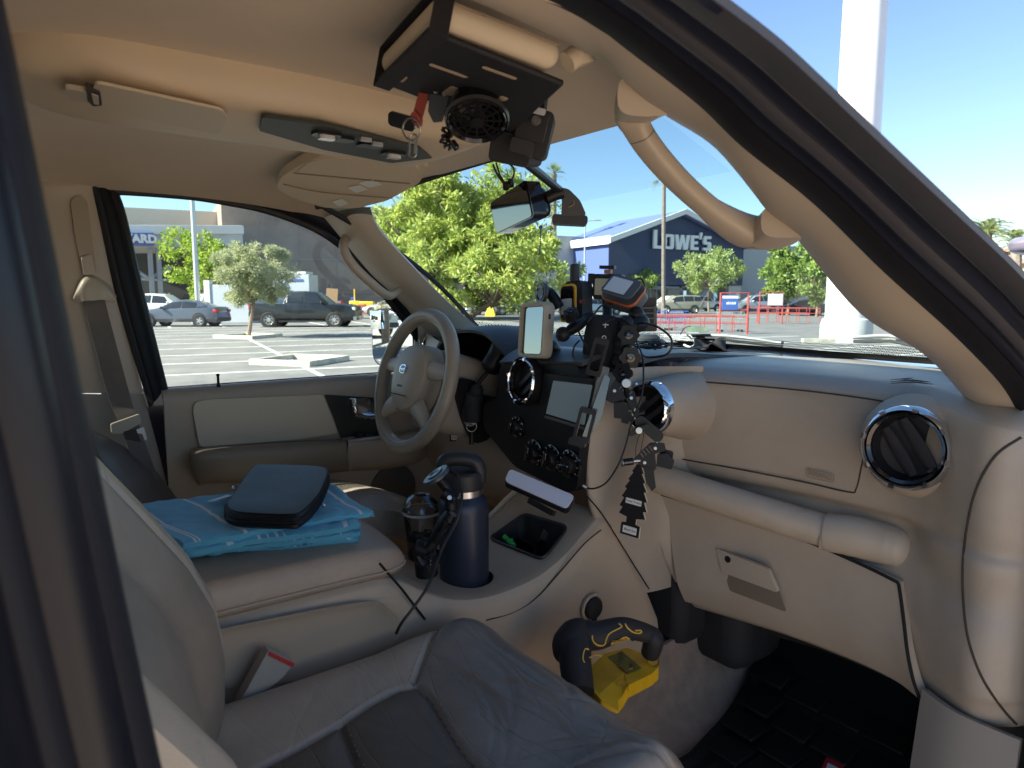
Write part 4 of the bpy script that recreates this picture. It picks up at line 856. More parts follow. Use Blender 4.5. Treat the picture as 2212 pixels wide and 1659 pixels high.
nin = V(.0,-.55,-.55).normalized()
def band(nm, t0, t1, h0, hm, h1, m_, cols=8):
    rows = []
    for p, q_ in zip(e_, o_):
        r = []
        for c_ in range(cols+1):
            f_ = c_/cols; t_ = t0+(t1-t0)*f_; h = (h0*(1-f_)+h1*f_)+hm*math.sin(math.pi*f_); r.append(p.lerp(q_, t_)+nin*h)
        rows.append(r)
    return make(nm, MB().grid(rows, thick=.006), m_, car)
band('door_backing', .02, .985, -.03, -.006, .0, blk_m)
band('door_seal', .0, .27, .0, .004, -.004, rubber)
app = mat('aperture_paint', (.012,.015,.028), .34, spec=.3)
band('door_aperture', .26, .46, -.006, -.010, -.004, app)
band('door_aperture_flange', .45, .60, -.004, .006, -.002, mat('flange_dark', (.05,.05,.06), .5))
band('drip_channel', .59, .78, -.004, -.010, .0, app)
band('outer_seal', .77, 1.0, -.002, .004, .001, mat('outer_rubber', (.045,.045,.055), .55, bump=.3, bscale=250, bdist=.001))
# A pillar outer skin towards the windscreen
hd0 = [p for p in o_ if p.y < .40]
make('roof_rail', MB().grid([[p, p.lerp(V(.84,p.y,zroof(.67,p.y)+.055-.04),.5)+V(.012,0,.012), V(.838,p.y,zroof(.67,p.y)+.055-.035)] for p in hd0], thick=.008), navyp, car)
osub = o_[24:]
def inward(k_): return wr_[-1][min(14, int(k_*14/(len(osub)-1)))]
make('outer_pillar', MB().grid([[q_, q_.lerp(inward(k_), .4)+V(0,.012,-.004), inward(k_)+V(0,.006,.004)] for k_, q_ in enumerate(osub)]), navyp, car)

# ---- dashboard
def ydash(x):
    xs = [-.8,-.2,.14,.25,.4,.55,.66,.74,.79,.84,.87]; yv = [1.22,1.22,1.22,1.25,1.285,1.30,1.285,1.24,1.20,1.21,1.26]
    return float(np.interp(x, xs, yv))
def ybase(x): return float(np.interp(x, [p.x for p in BOT], [p.y for p in BOT]))
cx_ = [.135,.16,.2,.3,.4,.5,.58,.65,.71,.76,.80,.835,.86]
rows = []
prof = [(None,1.325,'b'),(.16,1.332,'y'),(.06,1.326,'y'),(.018,1.312,'y'),(0,1.285,'y'),(-.006,1.2,'y'),(0,1.12,'y'),(.008,1.085,'y'),(.03,1.06,'y'),(.012,1.0,'y'),(0,.94,'y'),(.005,.86,'y'),(.02,.79,'y'),(.05,.745,'y'),(.14,.73,'y')]
for dy, z, k_ in prof:
    r = []
    for x in cx_:
        y = max(ybase(x)+.01, ydash(x)+.2) if k_ == 'b' else ydash(x)+dy
        zz = z - (.02*max(0,(x-.7)/.16) if z > 1.2 else 0)+(.05*max(0,(x-.66)/.2) if z < .85 else 0)
        if dy == .03 and x > .66: y = ydash(x)
        r.append(V(x, y, zz))
    r.append(V(.872, y+.12 if k_ != 'b' else y+.1, zz))
    rows.append(r)
dash = make('dashboard', MB().grid(spgrid(rows, 6, 5), thick=.01, mi=lambda i, j: 1 if i < 22 else 0), [beige, beige_top], car, angle=60)
# end cap seam and vents
from mathutils.bvhtree import BVHTree
bvh = BVHTree.FromPolygons([tuple(v.co+LOC[dash.name]) for v in dash.data.vertices], [tuple(p.vertices) for p in dash.data.polygons])
ec = []
for q_ in spline([Vector((x, y, 0)) for x, y in ((2206,945),(2150,985),(2108,1060),(2086,1160),(2080,1260),(2090,1370),(2120,1460),(2165,1530),(2206,1575))], 6):
    d = at(q_.x, q_.y, d=1)-CPOS; h = bvh.ray_cast(CPOS, d.normalized())[0]
    if h is not None: ec.append(h-V(.0015,-.002,0))
# top sheet for the driver half
cx2 = [-.79,-.7,-.55,-.4,-.25,-.1,.05,.145]
rows = []
for f_, z in ((0,1.325),(.4,1.345),(.8,1.375),(1,1.372)):
    rows.append([V(x, ybase(x)*(1-f_)+(1.16 if x < -.12 else 1.14)*f_, z-(.03*f_ if x > -.12 else 0)) for x in cx2])
make('dash_top', MB().grid(spgrid(rows, 5, 5), thick=.01), mat('dash_top_dark', (.06,.062,.068), .4, bump=.35, bscale=700, bdist=.0006), car)
# airbag door: proud panel with a seam round it
def dpt(x, z, off=0.): 
    return V(x, ydash(x)-.006*math.sin(max(0,min(1,(1.285-z)/.165))*math.pi)-off, z)
def surf_line(pts, off=0., r=.0016, nm='panel_seam', par=None, m_=None):
    S = [dpt(x, z, off) for x, z in pts]; return make(nm, MB().tube(spline(S, 6), r, 6), m_ or groove, par or dash)
surf_line([(.172,1.288),(.19,1.292),(.3,1.293),(.45,1.293),(.585,1.290),(.60,1.285),(.598,1.27),(.575,1.22),(.565,1.16),(.555,1.115),(.54,1.105),(.45,1.107),(.3,1.11),(.19,1.112),(.165,1.12),(.158,1.17),(.165,1.24),(.172,1.288)], .0016)
tp_ = at(1745, 1022, Y=ydash(.5)-.008)
text('airbag_lettering', 'AIRBAG', V(.487, ydash(.487)-.0075, 1.128), V(1,0,0), UP, .014, mat('embossed_beige', (.33,.27,.21), .5), dash, ext=.0006)
make('airbag_badge', MB().tube([V(.487+x, ydash(.487)-.0065, 1.128+z) for x, z in rrect(.058, .017, .005)], .0008, 5, closed=True), MATS['embossed_beige'], dash)
# demister slot on the top
for k_ in range(3): make('demister_slot', MB().tube([at(1925, 820+k_*4, Z=1.3275), at(1972, 817+k_*4, Z=1.3275), at(2015, 822+k_*4, Z=1.326)], [.001,.0028,.001], 6, flat=.5), groove, dash)
make('end_cap_seam', MB().tube([p+V(.0015,-.002,0) for p in ec], .0022, 6), groove, dash)
# grab bar
gb0, gb1 = at(1412, 1030, X=.155), at(1785, 1148, X=.505)
make('grab_bar', MB().tube(spline([gb0, gb0.lerp(gb1,.33)+V(0,-.004,0), gb0.lerp(gb1,.66)+V(0,-.004,0), gb1], 6), .033, 20, flat=1.0), mat('bar_beige', (.49,.41,.325), .45, bump=.3, bscale=700, var=.12, vscale=15, bdist=.0006), car)
ge = [at(1785,1150,X=.508), at(1850,1160,X=.56), at(1915,1176,X=.61), at(1952,1186,X=.64), at(1976,1193,X=.66)]
make('grab_bar_end', MB().tube(spline(ge, 6), [.036,.037,.038,.0385,.039,.04,.04,.04,.04,.04,.04,.04,.04,.04,.039,.038,.037,.036,.034,.031,.028,.024,.018,.010,.002], 20), beige_s, car)
make('grab_bar_ring', MB().tube([gb1-(gb1-gb0).normalized()*.004, gb1+(gb1-gb0).normalized()*.004], .0375, 20), beige_s, car)
# glovebox
gx = [.165,.20,.3,.4,.5,.6,.655]; rows = []
def gface(x, z): return V(x, ydash(x)-.022+ .045*max(0,(.86-z)/.12)**2 - .02*max(0, (z-.99)/.05), z)
zt_ = lambda x: 1.028-.11*(x-.165)/.49*.55
for f_ in (0,.04,.2,.4,.6,.8,.93,1):
    rows.append([gface(x+ (.05*f_*(x-.165)/.49) + .04*f_*(1-(x-.165)/.49), zt_(x)*(1-f_)+(.775-.0*x)*f_) for x in gx])
gbx = make('glovebox', MB().grid(spgrid(rows, 4, 4), thick=.02), beige, car, bevel=.004)
edge = [rows[0][i] for i in range(7)]+[rows[k_][6] for k_ in range(1,8)]
make('glovebox_gap', MB().tube(spline([p+V(0,.001,.003) for p in rows[0]], 4)+spline([p+V(.003,.001,0) for p in [r[6] for r in rows]], 4), .0034, 6), mat('gap_black', (.01,.01,.01), .9), gbx)
gp = [(1548,1180),(1666,1226),(1700,1322),(1578,1276)]
P = pl(gp, Y=ydash(.33)-.0235); flatpoly('latch_recess', P, (0,-1,0), .002, mat('recess_beige', (.20,.16,.12), .6), gbx, .006)
P = pl([(1552,1182),(1664,1226),(1686,1278),(1566,1234)], Y=ydash(.33)-.026); lt = flatpoly('latch_handle', P, (0,-1,0), .010, beige_s, gbx, .006, bevel=.003)
make('latch_lock', MB().lathe([(.0075,0),(.0075,.001),(0,.0012)], at(1572,1208,Y=ydash(.33)-.036), (0,-1,0), 16), blk, lt)
# air vents
def vent(c, n, r, par, vane=.6, rot=0.):
    n = Vector(n).normalized(); v_ = make('air_vent', MB().lathe([(r*.80,-.03),(r*.82,.004),(r*.90,.008),(r*.93,-.004)], c, n, 40), blk_g, par)
    m = MB(); m.lathe([(r*.93,-.006),(r*.93,.010),(r*.97,.014),(r*1.03,.010),(r*1.08,-.004),(r*1.10,-.02)], c, n, 64)
    make('chrome_ring', m, chrome, par)
    u = n.cross(UP).normalized(); up_ = u.cross(n)
    for k_ in range(8):
        a = k_*math.pi/4+.2; m = MB(); m.tube([c+(u*math.cos(a+da)+up_*math.sin(a+da))*r*1.0+n*.012 for da in (-.07,0,.07)], .0052, 6); make('grip_ridge', m, chrome, par)
    make('vent_well', MB().lathe([(r*.81,-.002),(r*.74,-.028),(0,-.034)], c, n, 32), mat('vent_well', (.012,.012,.014), .5), par)
    for k_, (o, tl) in enumerate(((-.22,.5),(.26,.55))):
        cc = c+(u*math.cos(rot)+up_*math.sin(rot))*(o*r)-n*.012; a_ = u*math.cos(rot)+up_*math.sin(rot); b_ = -u*math.sin(rot)+up_*math.cos(rot); half = math.sqrt(max(.01, .72**2-o*o))*r
        nn = (n*math.cos(tl)+a_*math.sin(tl)); aa = (a_*math.cos(tl)-n*math.sin(tl)); rows = []
        for i in range(9):
            s_ = -1+i/4; wd = .22*r*(1-.25*s_*s_); rows.append([cc+b_*(s_*half)+aa*(-wd), cc+b_*(s_*half)+nn*.004, cc+b_*(s_*half)+aa*wd])
        make('vane', MB().grid(rows, thick=.003), mat('vane_grey', (.035,.035,.042), .45), par)
    return v_
c = at(1957, 968, Y=1.232); make('vent_collar', MB().lathe([(.071,-.004),(.076,-.012),(.092,-.045)], V(c.x, c.y, c.z), (0.12,-1,.06), 40), beige, dash)
vent(c, (.12,-1,.06), .068, dash, rot=-.6)
c = at(1402, 880, Y=1.115); make('vent_collar', MB().lathe([(.055,-.004),(.060,-.012),(.066,-.06),(.084,-.145)], c, (.05,-1,.06), 40), beige, dash); vent(c, (.05,-1,.06), .054, dash, rot=.9)
# curved column between the centre stack and the passenger side
rows = []
for z, y0, x0 in ((1.325,1.04,.128),(1.29,1.02,.130),(1.2,1.005,.132),(1.08,1.0,.134),(1.0,1.02,.136),(.9,1.07,.142),(.80,1.14,.15)):
    rows.append([V(x0-.012,y0-.004,z), V(x0,y0,z), V(x0+.014,y0+.05,z), V(x0+.022,y0+.12,z), V(max(.17,x0+.03),max(1.2,y0+.1),z), V(.215,1.262,z)])
make('centre_side_panel', MB().grid(spgrid(rows, 6, 5)), beige, dash)

# ---- centre stack (black)
def cs(x, y): return at(x, y, Y=1.0)
stack = flatpoly('centre_stack', [V(-.160,1.0,1.318), V(.125,1.0,1.338), V(.132,1.0,1.20), V(.124,1.0,1.075), V(.10,1.0,1.055), V(-.10,1.0,1.075), V(-.20,1.0,1.13), V(-.235,1.0,1.15), V(-.232,1.0,1.215), V(-.178,1.0,1.225)], (0,-1,0), .03, blk, car, .02, bevel=.008, seg=3)
YS = .968
make('stack_top', MB().grid(spgrid([[V(-.163,.975,1.314),V(-.05,.975,1.325),V(.13,.975,1.335)],[V(-.163,1.03,1.343),V(-.05,1.03,1.352),V(.135,1.04,1.35)],[V(-.163,1.14,1.345),V(-.05,1.14,1.345),V(.15,1.14,1.335)]], 5, 5), thick=.01), MATS['dash_top_dark'], stack)
def sp_(x, y): return at(x, y, Y=YS)
vent(at(1133, 823, Y=.955), (-.05,-1,.12), .050, stack, rot=.9)
make('vent_tunnel', MB().lathe([(.055,.01),(.055,-.05)], at(1133, 823, Y=.955), (-.05,-1,.12), 32), blk, stack)
rad = flatpoly('radio_frame', [sp_(1183,806), sp_(1288,818), sp_(1268,935), sp_(1166,903)], (0,-1,0), .010, blk, stack, .004, bevel=.002)
flatpoly('radio_screen', [at(1196,822,Y=.957), at(1280,832,Y=.957), at(1262,918,Y=.957), at(1180,893,Y=.957)], (0,-1,0), .001, mat('radio_screen', (.30,.36,.40), .12, metal=.6, emit=(.22,.32,.36), estr=.04), rad, .002)  # faint emission stands in for daylight reflected on the screen glass
flatpoly('radio_button_strip', [at(1178,897,Y=.957), at(1262,922,Y=.957), at(1261,928,Y=.957), at(1176,902,Y=.957)], (0,-1,0), .001, grey_p, rad)
for (x, y, r) in ((1155,977,.030),(1193,990,.031),(1232,1003,.032),(1118,922,.026)):
    c = at(x, y, Y=.966); kn = make('climate_knob', MB().lathe([(r,-.004),(r,.003),(r*.92,.004),(r*.78,.0),(r*.75,.0)], c, (0,-1,0), 32), blk_g, stack)
    make('knob_cap', MB().lathe([(r*.62,0),(r*.58,.014),(r*.5,.017),(0,.017)], c, (0,-1,0), 28), blk, kn); make('knob_grip', MB().box(c+V(0,-.020,0), (r*.28,.014,r*1.15), Matrix.Rotation(.25 if r < .032 else 1.45, 3, 'Y')), blk_g, kn, bevel=.003)
    m = MB()
    for k_ in range(9):
        a = R(-130+k_*32); m.box(c+V(math.sin(a)*r*.85,-.006,math.cos(a)*r*.85), (.0018,.001,.004), Matrix.Rotation(a,3,'Y'))
    make('dial_ticks', m, mat('tick_white', (.4,.4,.42), .6), kn)
for (x, y) in ((1174,992),(1212,1010)): c = at(x, y, Y=.967); make('stack_button', MB().lathe([(.010,-.002),(.010,.004),(.007,.006),(0,.006)], c, (0,-1,0), 16), blk_g, stack)
# ---- instrument cluster
arch = [( -.545,1.16),(-.54,1.25),(-.50,1.33),(-.43,1.372),(-.35,1.385),(-.27,1.378),(-.21,1.345),(-.185,1.29),(-.18,1.2)]
hood = []
for y, s_, dz in ((1.0,1.0,0),(1.03,1.02,.006),(1.08,1.03,.01),(1.17,1.0,.005)):
    hood.append([V(-.36+(x+.36)*s_*1.04, y+(.03 if k_ in (0,1,7,8) else 0), z+dz) for k_, (x, z) in enumerate(arch)])
ch = make('instrument_cluster', MB().grid(spgrid(hood, 4, 6), thick=.008), mat('cluster_hood', (.035,.036,.04), .5, bump=.3, bscale=700, bdist=.0006), car)
inner = [V(x, 1.15, z) for x, z in arch]
make('cluster_face', MB().add(inner+[V(-.36,1.15,1.12)], [list(range(len(inner)+1))]), mat('cluster_face', (.006,.006,.008), .15, coat=.6), ch, smooth=False)
make('cluster_well', MB().grid([[V(-.36+(x+.36)*.98, 1.02, z-.004) for x, z in arch],[V(-.36+(x+.36)*.95, 1.15, z-.01) for x, z in arch]]), blk, ch)
for (cx0, cz0, r) in ((-.245,1.245,.062),(-.36,1.27,.06),(-.47,1.25,.055)):
    gg = make('gauge_ring', MB().lathe([(r,0),(r*1.02,.006),(r*.96,.006),(r*.95,0)], V(cx0,1.145,cz0), (0,-1,0), 40), silver_p if cx0 > -.3 else blk_g, ch)
    make('gauge_hub', MB().lathe([(r*.26,0),(r*.30,.004),(r*.22,.004)], V(cx0,1.145,cz0), (0,-1,0), 24), mat('hub_white', (.6,.6,.6), .4), gg); m = MB()
    for k_ in range(13):
        a = R(-130+k_*21.6); m.box(V(cx0+math.sin(a)*r*.82, 1.143, cz0+math.cos(a)*r*.82), (.0015,.001,.007), Matrix.Rotation(a,3,'Y'))
    make('gauge_ticks', m, MATS['tick_white'], gg)
    make('needle', MB().tube([V(cx0,1.138,cz0), V(cx0-r*.5,1.138,cz0-r*.55)], [.002,.0006], 5), mat('needle_red', (.5,.05,.02), .5), gg)
# lower driver dash
rows = []
for z, y in ((1.20,1.10),(1.12,1.05),(1.02,1.03),(.92,1.08),(.84,1.18),(.78,1.3)):
    rows.append([V(x, y+(.05 if x < -.65 else 0)+(.0 if x < -.2 else -.02), z) for x in (-.77,-.66,-.5,-.3,-.16,-.05)])
make('lower_dash_panel', MB().grid(spgrid(rows, 5, 5), thick=.01), mat('lower_dash', (.38,.32,.25), .5, bump=.3, bscale=800, bdist=.0006), car)
make('side_join', MB().tube(spline([at(1268,1072,X=.150), at(1300,1110,X=.158), at(1335,1165,X=.162), at(1372,1225,X=.166), at(1402,1272,X=.168)], 6), .0016, 6), mat('gap_black3', (.012,.011,.01), .9), dash)
make('dash_side_end', MB().grid(spgrid([[V(-.78,1.12,1.37),V(-.74,1.10,1.36),V(-.56,1.07,1.33)],[V(-.78,1.10,1.25),V(-.74,1.08,1.25),V(-.56,1.05,1.22)],[V(-.78,1.14,1.12),V(-.74,1.11,1.12),V(-.56,1.07,1.1)]],4,4), thick=.01), beige_s, car)
make('switch_plate', MB().prism(rrect(.085,.07,.008), V(-.265,1.0,1.19), (1,0,0), UP, .01), blk, stack, bevel=.002)

# ---- steering column and wheel
colm = mat('column_beige', (.40,.34,.27), .45, bump=.2, bscale=900, bdist=.0005)
WC = V(-.40,.865,1.262); WN = V(0,-math.cos(R(16)),math.sin(R(16))); WU = V(0,math.sin(R(16)),math.cos(R(16))); WX = V(1,0,0)
col_ = make('steering_column', MB().tube([WC-WN*.05, WC-WN*.07, WC-WN*.16, WC-WN*.25-UP*.01], [.05,.082,.088,.09], 24, flat=.95, up=(0,0,1)), colm, car, bevel=.004)
make('column_shroud', MB().prism(rrect(.16,.215,.035), WC-WN*.055-UP*.012, WX, WU, .15), colm, col_, bevel=.012, seg=3)
sh = flatpoly('shifter_plate', [V(-.318,y,z) for y, z in ((.94,1.275),(1.0,1.26),(1.055,1.16),(1.045,1.10),(.99,1.09),(.955,1.16),(.935,1.23)) ], (1,0,0), .012, blk, col_, .02, bevel=.004)
lev = spline(pl([(1028,850,-.29),(1036,825,-.28),(1052,805,-.27),(1068,780,-.26),(1080,755,-.25),(1090,738,-.245)]), 5)
make('shifter_boot', MB().tube(spline(pl([(1022,905,-.300),(1022,880,-.295),(1026,855,-.29),(1034,830,-.285)]), 5), [.030]*6+[.026]*5+[.018]*3+[.012,.010], 14), blk_m, sh)
make('shifter_lever', MB().tube(lev, [.0055]*11+[.021,.026,.027,.027,.027,.026,.025,.025,.025,.026,.026,.026,.023,.014,.001][:len(lev)-11], 14), blk, col_)
igc = at(1016, 905, X=-.303); make('ignition_ring', MB().lathe([(.019,-.004),(.019,.004),(.016,.005),(.013,.001)], igc, (1,-.5,0), 28), silver_p, col_); make('ignition_barrel', MB().lathe([(.013,0),(.011,.006),(0,.006)], igc, (1,-.5,0), 20), blk_g, col_)
wheel = thing('steering_wheel_root','','x')  # replaced below
bpy.data.objects.remove(wheel)
def ringpts(r, n=64, off=0.): return [WC+WX*(math.cos(2*math.pi*i/n)*r)+WU*(math.sin(2*math.pi*i/n)*r)+WN*off for i in range(n)]
lw = mat('wheel_leather', (.36,.315,.25), .42, bump=.7, bscale=420, var=.2, vscale=9, bdist=.0009)
sw = make('steering_wheel', MB().tube(ringpts(.176), .0185, 16, closed=True), lw, car)
make('rim_seam', MB().tube([p+WN*.0165 for p in ringpts(.170)], .0012, 5, closed=True), mat('stitch', (.11,.095,.075), .8), sw)
m = MB(); rows = []
rows = []
hubp = [(-.075,.055),(-.045,.085),(0,.092),(.045,.085),(.075,.055),(.082,0),(.066,-.055),(.03,-.08),(0,-.085),(-.03,-.08),(-.066,-.055),(-.082,0)]
for k_, (s_, h) in enumerate(((1.06,-.03),(1.04,.004),(.95,.022),(.7,.034),(.35,.038),(.02,.038))):
    rows.append([WC+WX*(x*s_)+WU*(y*s_)+WN*h for x, y in (spline([(x, y, 0) for x, y in hubp], 4, True)+[Vector((hubp[0][0],hubp[0][1],0))] and [(q_.x, q_.y) for q_ in spline([(x, y, 0) for x, y in hubp], 4, True)])])
    rows[-1].append(rows[-1][0].copy())
hub = make('wheel_hub', MB().grid(rows), mat('hub_beige', (.38,.33,.26), .5, bump=.3, bscale=800, bdist=.0005), sw)
for sg in (-1, 1):
    for y0, y1, rr2 in ((.035,.03,.024),(-.06,-.115,.022)):
        make('spoke', MB().tube([WC+WX*(sg*.05)+WU*y0+WN*.004, WC+WX*(sg*.10)+WU*((y0+y1)/2)+WN*.004, WC+WX*(sg*math.sqrt(.171**2-y1*y1))+WU*y1], [.030,rr2,.016], 12, flat=.5, up=tuple(WN)), colm, hub)
bc = WC+WU*.022+WN*.0375
make('badge', MB().lathe([(.021,0),(.021,.002),(.018,.003),(0,.003)], bc, WN, 32, sx=.62, ref=WU), chrome, hub); make('badge_field', MB().lathe([(.0175,.0031),(0,.0036)], bc, WN, 32, sx=.56, ref=WU), mat('badge_blue', (.10,.14,.25), .3), hub)
text('badge_script', 'Ford', bc+WN*.004, WX, WU, .0135, chrome, hub, ext=.0004)
make('hub_crease', MB().tube([WC+WX*x-WU*.045+WN*.0385 for x in (-.04,0,.04)], .0012, 5), groove, hub)
text('airbag_mark', 'AIRBAG', WC-WU*.022+WN*.0385, WX, WU, .008, mat('hub_mark', (.16,.135,.105), .6), hub)

# ---- sun visor, driver side
va, vb, vc = at(600,400,X=-.50), at(925,360,X=-.16), at(700,447,X=-.55)
vn = (vb-va).cross(vc-va).normalized(); vn = vn if vn.dot(CPOS-va) > 0 else -vn
def vpt(x, y, off=0.): return atp(x, y, va+vn*off, vn)
vpoly = [vpt(*p) for p in ((597,406),(606,384),(648,356),(700,334),(760,331),(905,350),(926,360),(905,396),(835,434),(770,450),(700,449),(630,427))]
vis = flatpoly('sun_visor', [p-vn*.024 for p in vpoly], vn, .024, mat('visor_fabric', (.66,.56,.42), .85, bump=.4, bscale=900, bdist=.0006), car, .018, bevel=.009, seg=4)
pad = [vpt(*p, .002) for p in ((628,398),(655,358),(705,342),(890,356),(900,372),(862,402),(700,372))]
flatpoly('visor_pocket', [p-vn*.003 for p in [vpt(*p, .003) for p in ((640,372),(668,350),(712,340),(895,355),(908,366),(884,394),(760,382))]], vn, .004, MATS['visor_fabric'], vis, .012, bevel=.002)
pip_m = mat('visor_piping', (.33,.26,.18), .8)
for L_ in (((634,374),(760,386),(886,397)), ((612,398),(700,416),(848,428))): make('visor_seam', MB().tube(spline([vpt(*p, .003) for p in L_], 6), .0017, 6), pip_m, vis)
for cxl, cyl_, w_, m__ in ((800,397,26,'sticker_white'),(772,408,22,'sticker_white'),(735,438,18,'sticker_white')):
    flatpoly('warning_label', [vpt(cxl-w_, cyl_-3, .003), vpt(cxl+w_*.2, cyl_-9, .003), vpt(cxl+w_, cyl_+1, .003), vpt(cxl-w_*.1, cyl_+8, .003)], vn, .0008, MATS[m__], vis, smooth=False)
# ---- centre console
cm = mat('console_plastic', (.52,.41,.30), .48, bump=.5, bscale=520, var=.07, vscale=7, bdist=.0008)
def crow(y, zt, xr, xl=-.15): return [V(xr+.005,y,.50), V(xr+.004,y,zt-.09), V(xr,y,zt-.03), V(xr-.008,y,zt-.008), V(xr-.03,y,zt), V(0,y,zt), V(xl+.03,y,zt), V(xl+.008,y,zt-.008), V(xl,y,zt-.03), V(xl,y,.50)]
stn = [(.02,1.0,.15),(.45,1.0,.15),(.53,.985,.15),(.60,.94,.152),(.66,.915,.155),(.74,.905,.158),(.84,.915,.158),(.92,.945,.156),(.985,.985,.152),(1.04,1.005,.148),(1.08,.965,.150),(1.12,.895,.153),(1.16,.82,.156),(1.20,.74,.158)]
rows = spgrid([crow(*s_) for s_ in stn], 5, 4); m = MB().grid(rows); k_ = len(rows[0])
o = len(m.v); m.add(rows[0], [list(range(k_))]); m.add(rows[-1], [list(range(k_))[::-1]]); m.add([rows[i][0] for i in range(len(rows))]+[rows[i][-1] for i in range(len(rows))], [[i, i+1, len(rows)+i+1, len(rows)+i] for i in range(len(rows)-1)])
cons = make('centre_console', m, cm, car)
bmx = bmesh.new(); bmx.from_mesh(cons.data); bmesh.ops.remove_doubles(bmx, verts=bmx.verts, dist=1e-5); bmesh.ops.recalc_face_normals(bmx, faces=bmx.faces); bmx.to_mesh(cons.data); bmx.free()
BC = at(1003, 1222, X=.045); BC.z = 0                                  # bottle axis
bot_r = .0405
cu1 = make('cutter', MB().lathe([(0,.835),(.054,.835),(.056,1.2),(0,1.2)], V(BC.x+.004, BC.y+.004, 0), UP, 40, ref=(1,0,0)), blk, None)
binp = [at(1055,1165,Z=.925), at(1130,1098,Z=.985), at(1228,1132,Z=.985), at(1172,1226,Z=.915)]
bq = roundpoly([(p.x, p.y) for p in binp], .02, 5)
if sum(bq[i][0]*bq[(i+1)%len(bq)][1]-bq[(i+1)%len(bq)][0]*bq[i][1] for i in range(len(bq))) < 0: bq = bq[::-1]
cu2 = make('cutter', MB().prism(bq, (0,0,1.2), (1,0,0), (0,1,0), .42), blk, None)
ccup = V(-.095, BC.y+.01, 0); cu3 = make('cutter', MB().lathe([(0,.835),(.042,.835),(.044,1.2),(0,1.2)], ccup, UP, 40, ref=(1,0,0)), blk, None)
for c_ in (cu1, cu2, cu3):
    b_ = bmesh.new(); b_.from_mesh(c_.data); bmesh.ops.remove_doubles(b_, verts=b_.verts, dist=1e-6); bmesh.ops.recalc_face_normals(b_, faces=b_.faces); b_.to_mesh(c_.data); b_.free()
cons.data.materials.clear(); cons.data.materials.append(cm)
cutbool(cons, [cu1, cu2, cu3])
def inwall(nm, poly, z0, z1, m_, par, r=0.):
    n = len(poly); m = MB(); cc = Vector((sum(p[0] for p in poly)/n, sum(p[1] for p in poly)/n)); s1 = .985
    up_ = [V(cc.x+(x-cc.x)*s1, cc.y+(y-cc.y)*s1, z1(x,y) if callable(z1) else z1) for x, y in poly]; lo = [V(cc.x+(x-cc.x)*.93, cc.y+(y-cc.y)*.93, z0) for x, y in poly]
    m.add(up_+lo, [(i, (i+1)%n, n+(i+1)%n, n+i) for i in range(n)]+[[n+i for i in range(n)]]); return make(nm, m, m_, par, smooth=False)
def ctop(x, y): return float(np.interp(y, [s_[0] for s_ in stn], [s_[1] for s_ in stn]))+.0015
inwall('storage_bin_liner', bq, .80, ctop, mat('bin_liner', (.02,.02,.022), .6), cons)
circ = [(BC.x+.004+.0545*math.cos(2*math.pi*i/32), BC.y+.004+.0545*math.sin(2*math.pi*i/32)) for i in range(32)]
inwall('cup_holder_liner', circ, .842, lambda x, y: ctop(x, y)-.004, blk_m, cons)
circ = [(ccup.x+.043*math.cos(2*math.pi*i/32), ccup.y+.043*math.sin(2*math.pi*i/32)) for i in range(32)]
inwall('cup_holder_liner', circ, .842, lambda x, y: ctop(x, y)-.004, blk_m, cons)
make('bin_rim', MB().tube([V(x, y, ctop(x, y)+.001) for x, y in bq], .0032, 6, closed=True), mat('rim_dark', (.03,.03,.03), .4), cons)
# raised beige frame round the bin top
# console side seams and pocket
def cside(x, y, off=.0015): p = at(x, y, X=.158+off); return p
make('side_seam', MB().tube([cside(820,1217), cside(870,1275), cside(918,1338)], .0022, 6), mat('gap_black2', (.01,.009,.008), .9), cons)
make('side_seam', MB().tube(spline([cside(1050,1340), cside(1110,1322), cside(1160,1290), cside(1210,1235), cside(1262,1175), cside(1298,1145)], 6), .0016, 6), groove, cons)
pk_ = spgrid([[cside(470,1358,.001), cside(600,1332,.001), cside(720,1308,.001), cside(800,1298,.001), cside(830,1310,.001), cside(870,1350,.001)],
              [cside(470,1380,-.004), cside(600,1355,-.006), cside(720,1335,-.006), cside(800,1325,-.006), cside(828,1338,-.004), cside(860,1365,.001)],
              [cside(480,1480,-.006), cside(600,1470,-.006), cside(720,1450,-.006), cside(800,1420,-.006), cside(830,1400,-.004), cside(850,1385,.001)]], 5, 5)
make('side_pocket', MB().grid([[p+V(.010,0,0) for p in r] for r in pk_], thick=.004), mat('pocket_beige', (.45,.355,.26), .5, bump=.3, bscale=600, bdist=.0006), cons)
c = at(1280, 1313, X=.166); make('power_socket', MB().lathe([(.031,-.004),(.031,.002),(.027,.004),(.024,0)], c, (1,0,0), 28), cm, cons); make('socket_cap', MB().lathe([(.0235,0),(.0235,.006),(.02,.010),(0,.012)], c, (1,0,0), 24).tube([c+V(.006,0,-.02), c+V(.006,.002,-.048)], [.006,.004], 8), blk_m, cons)
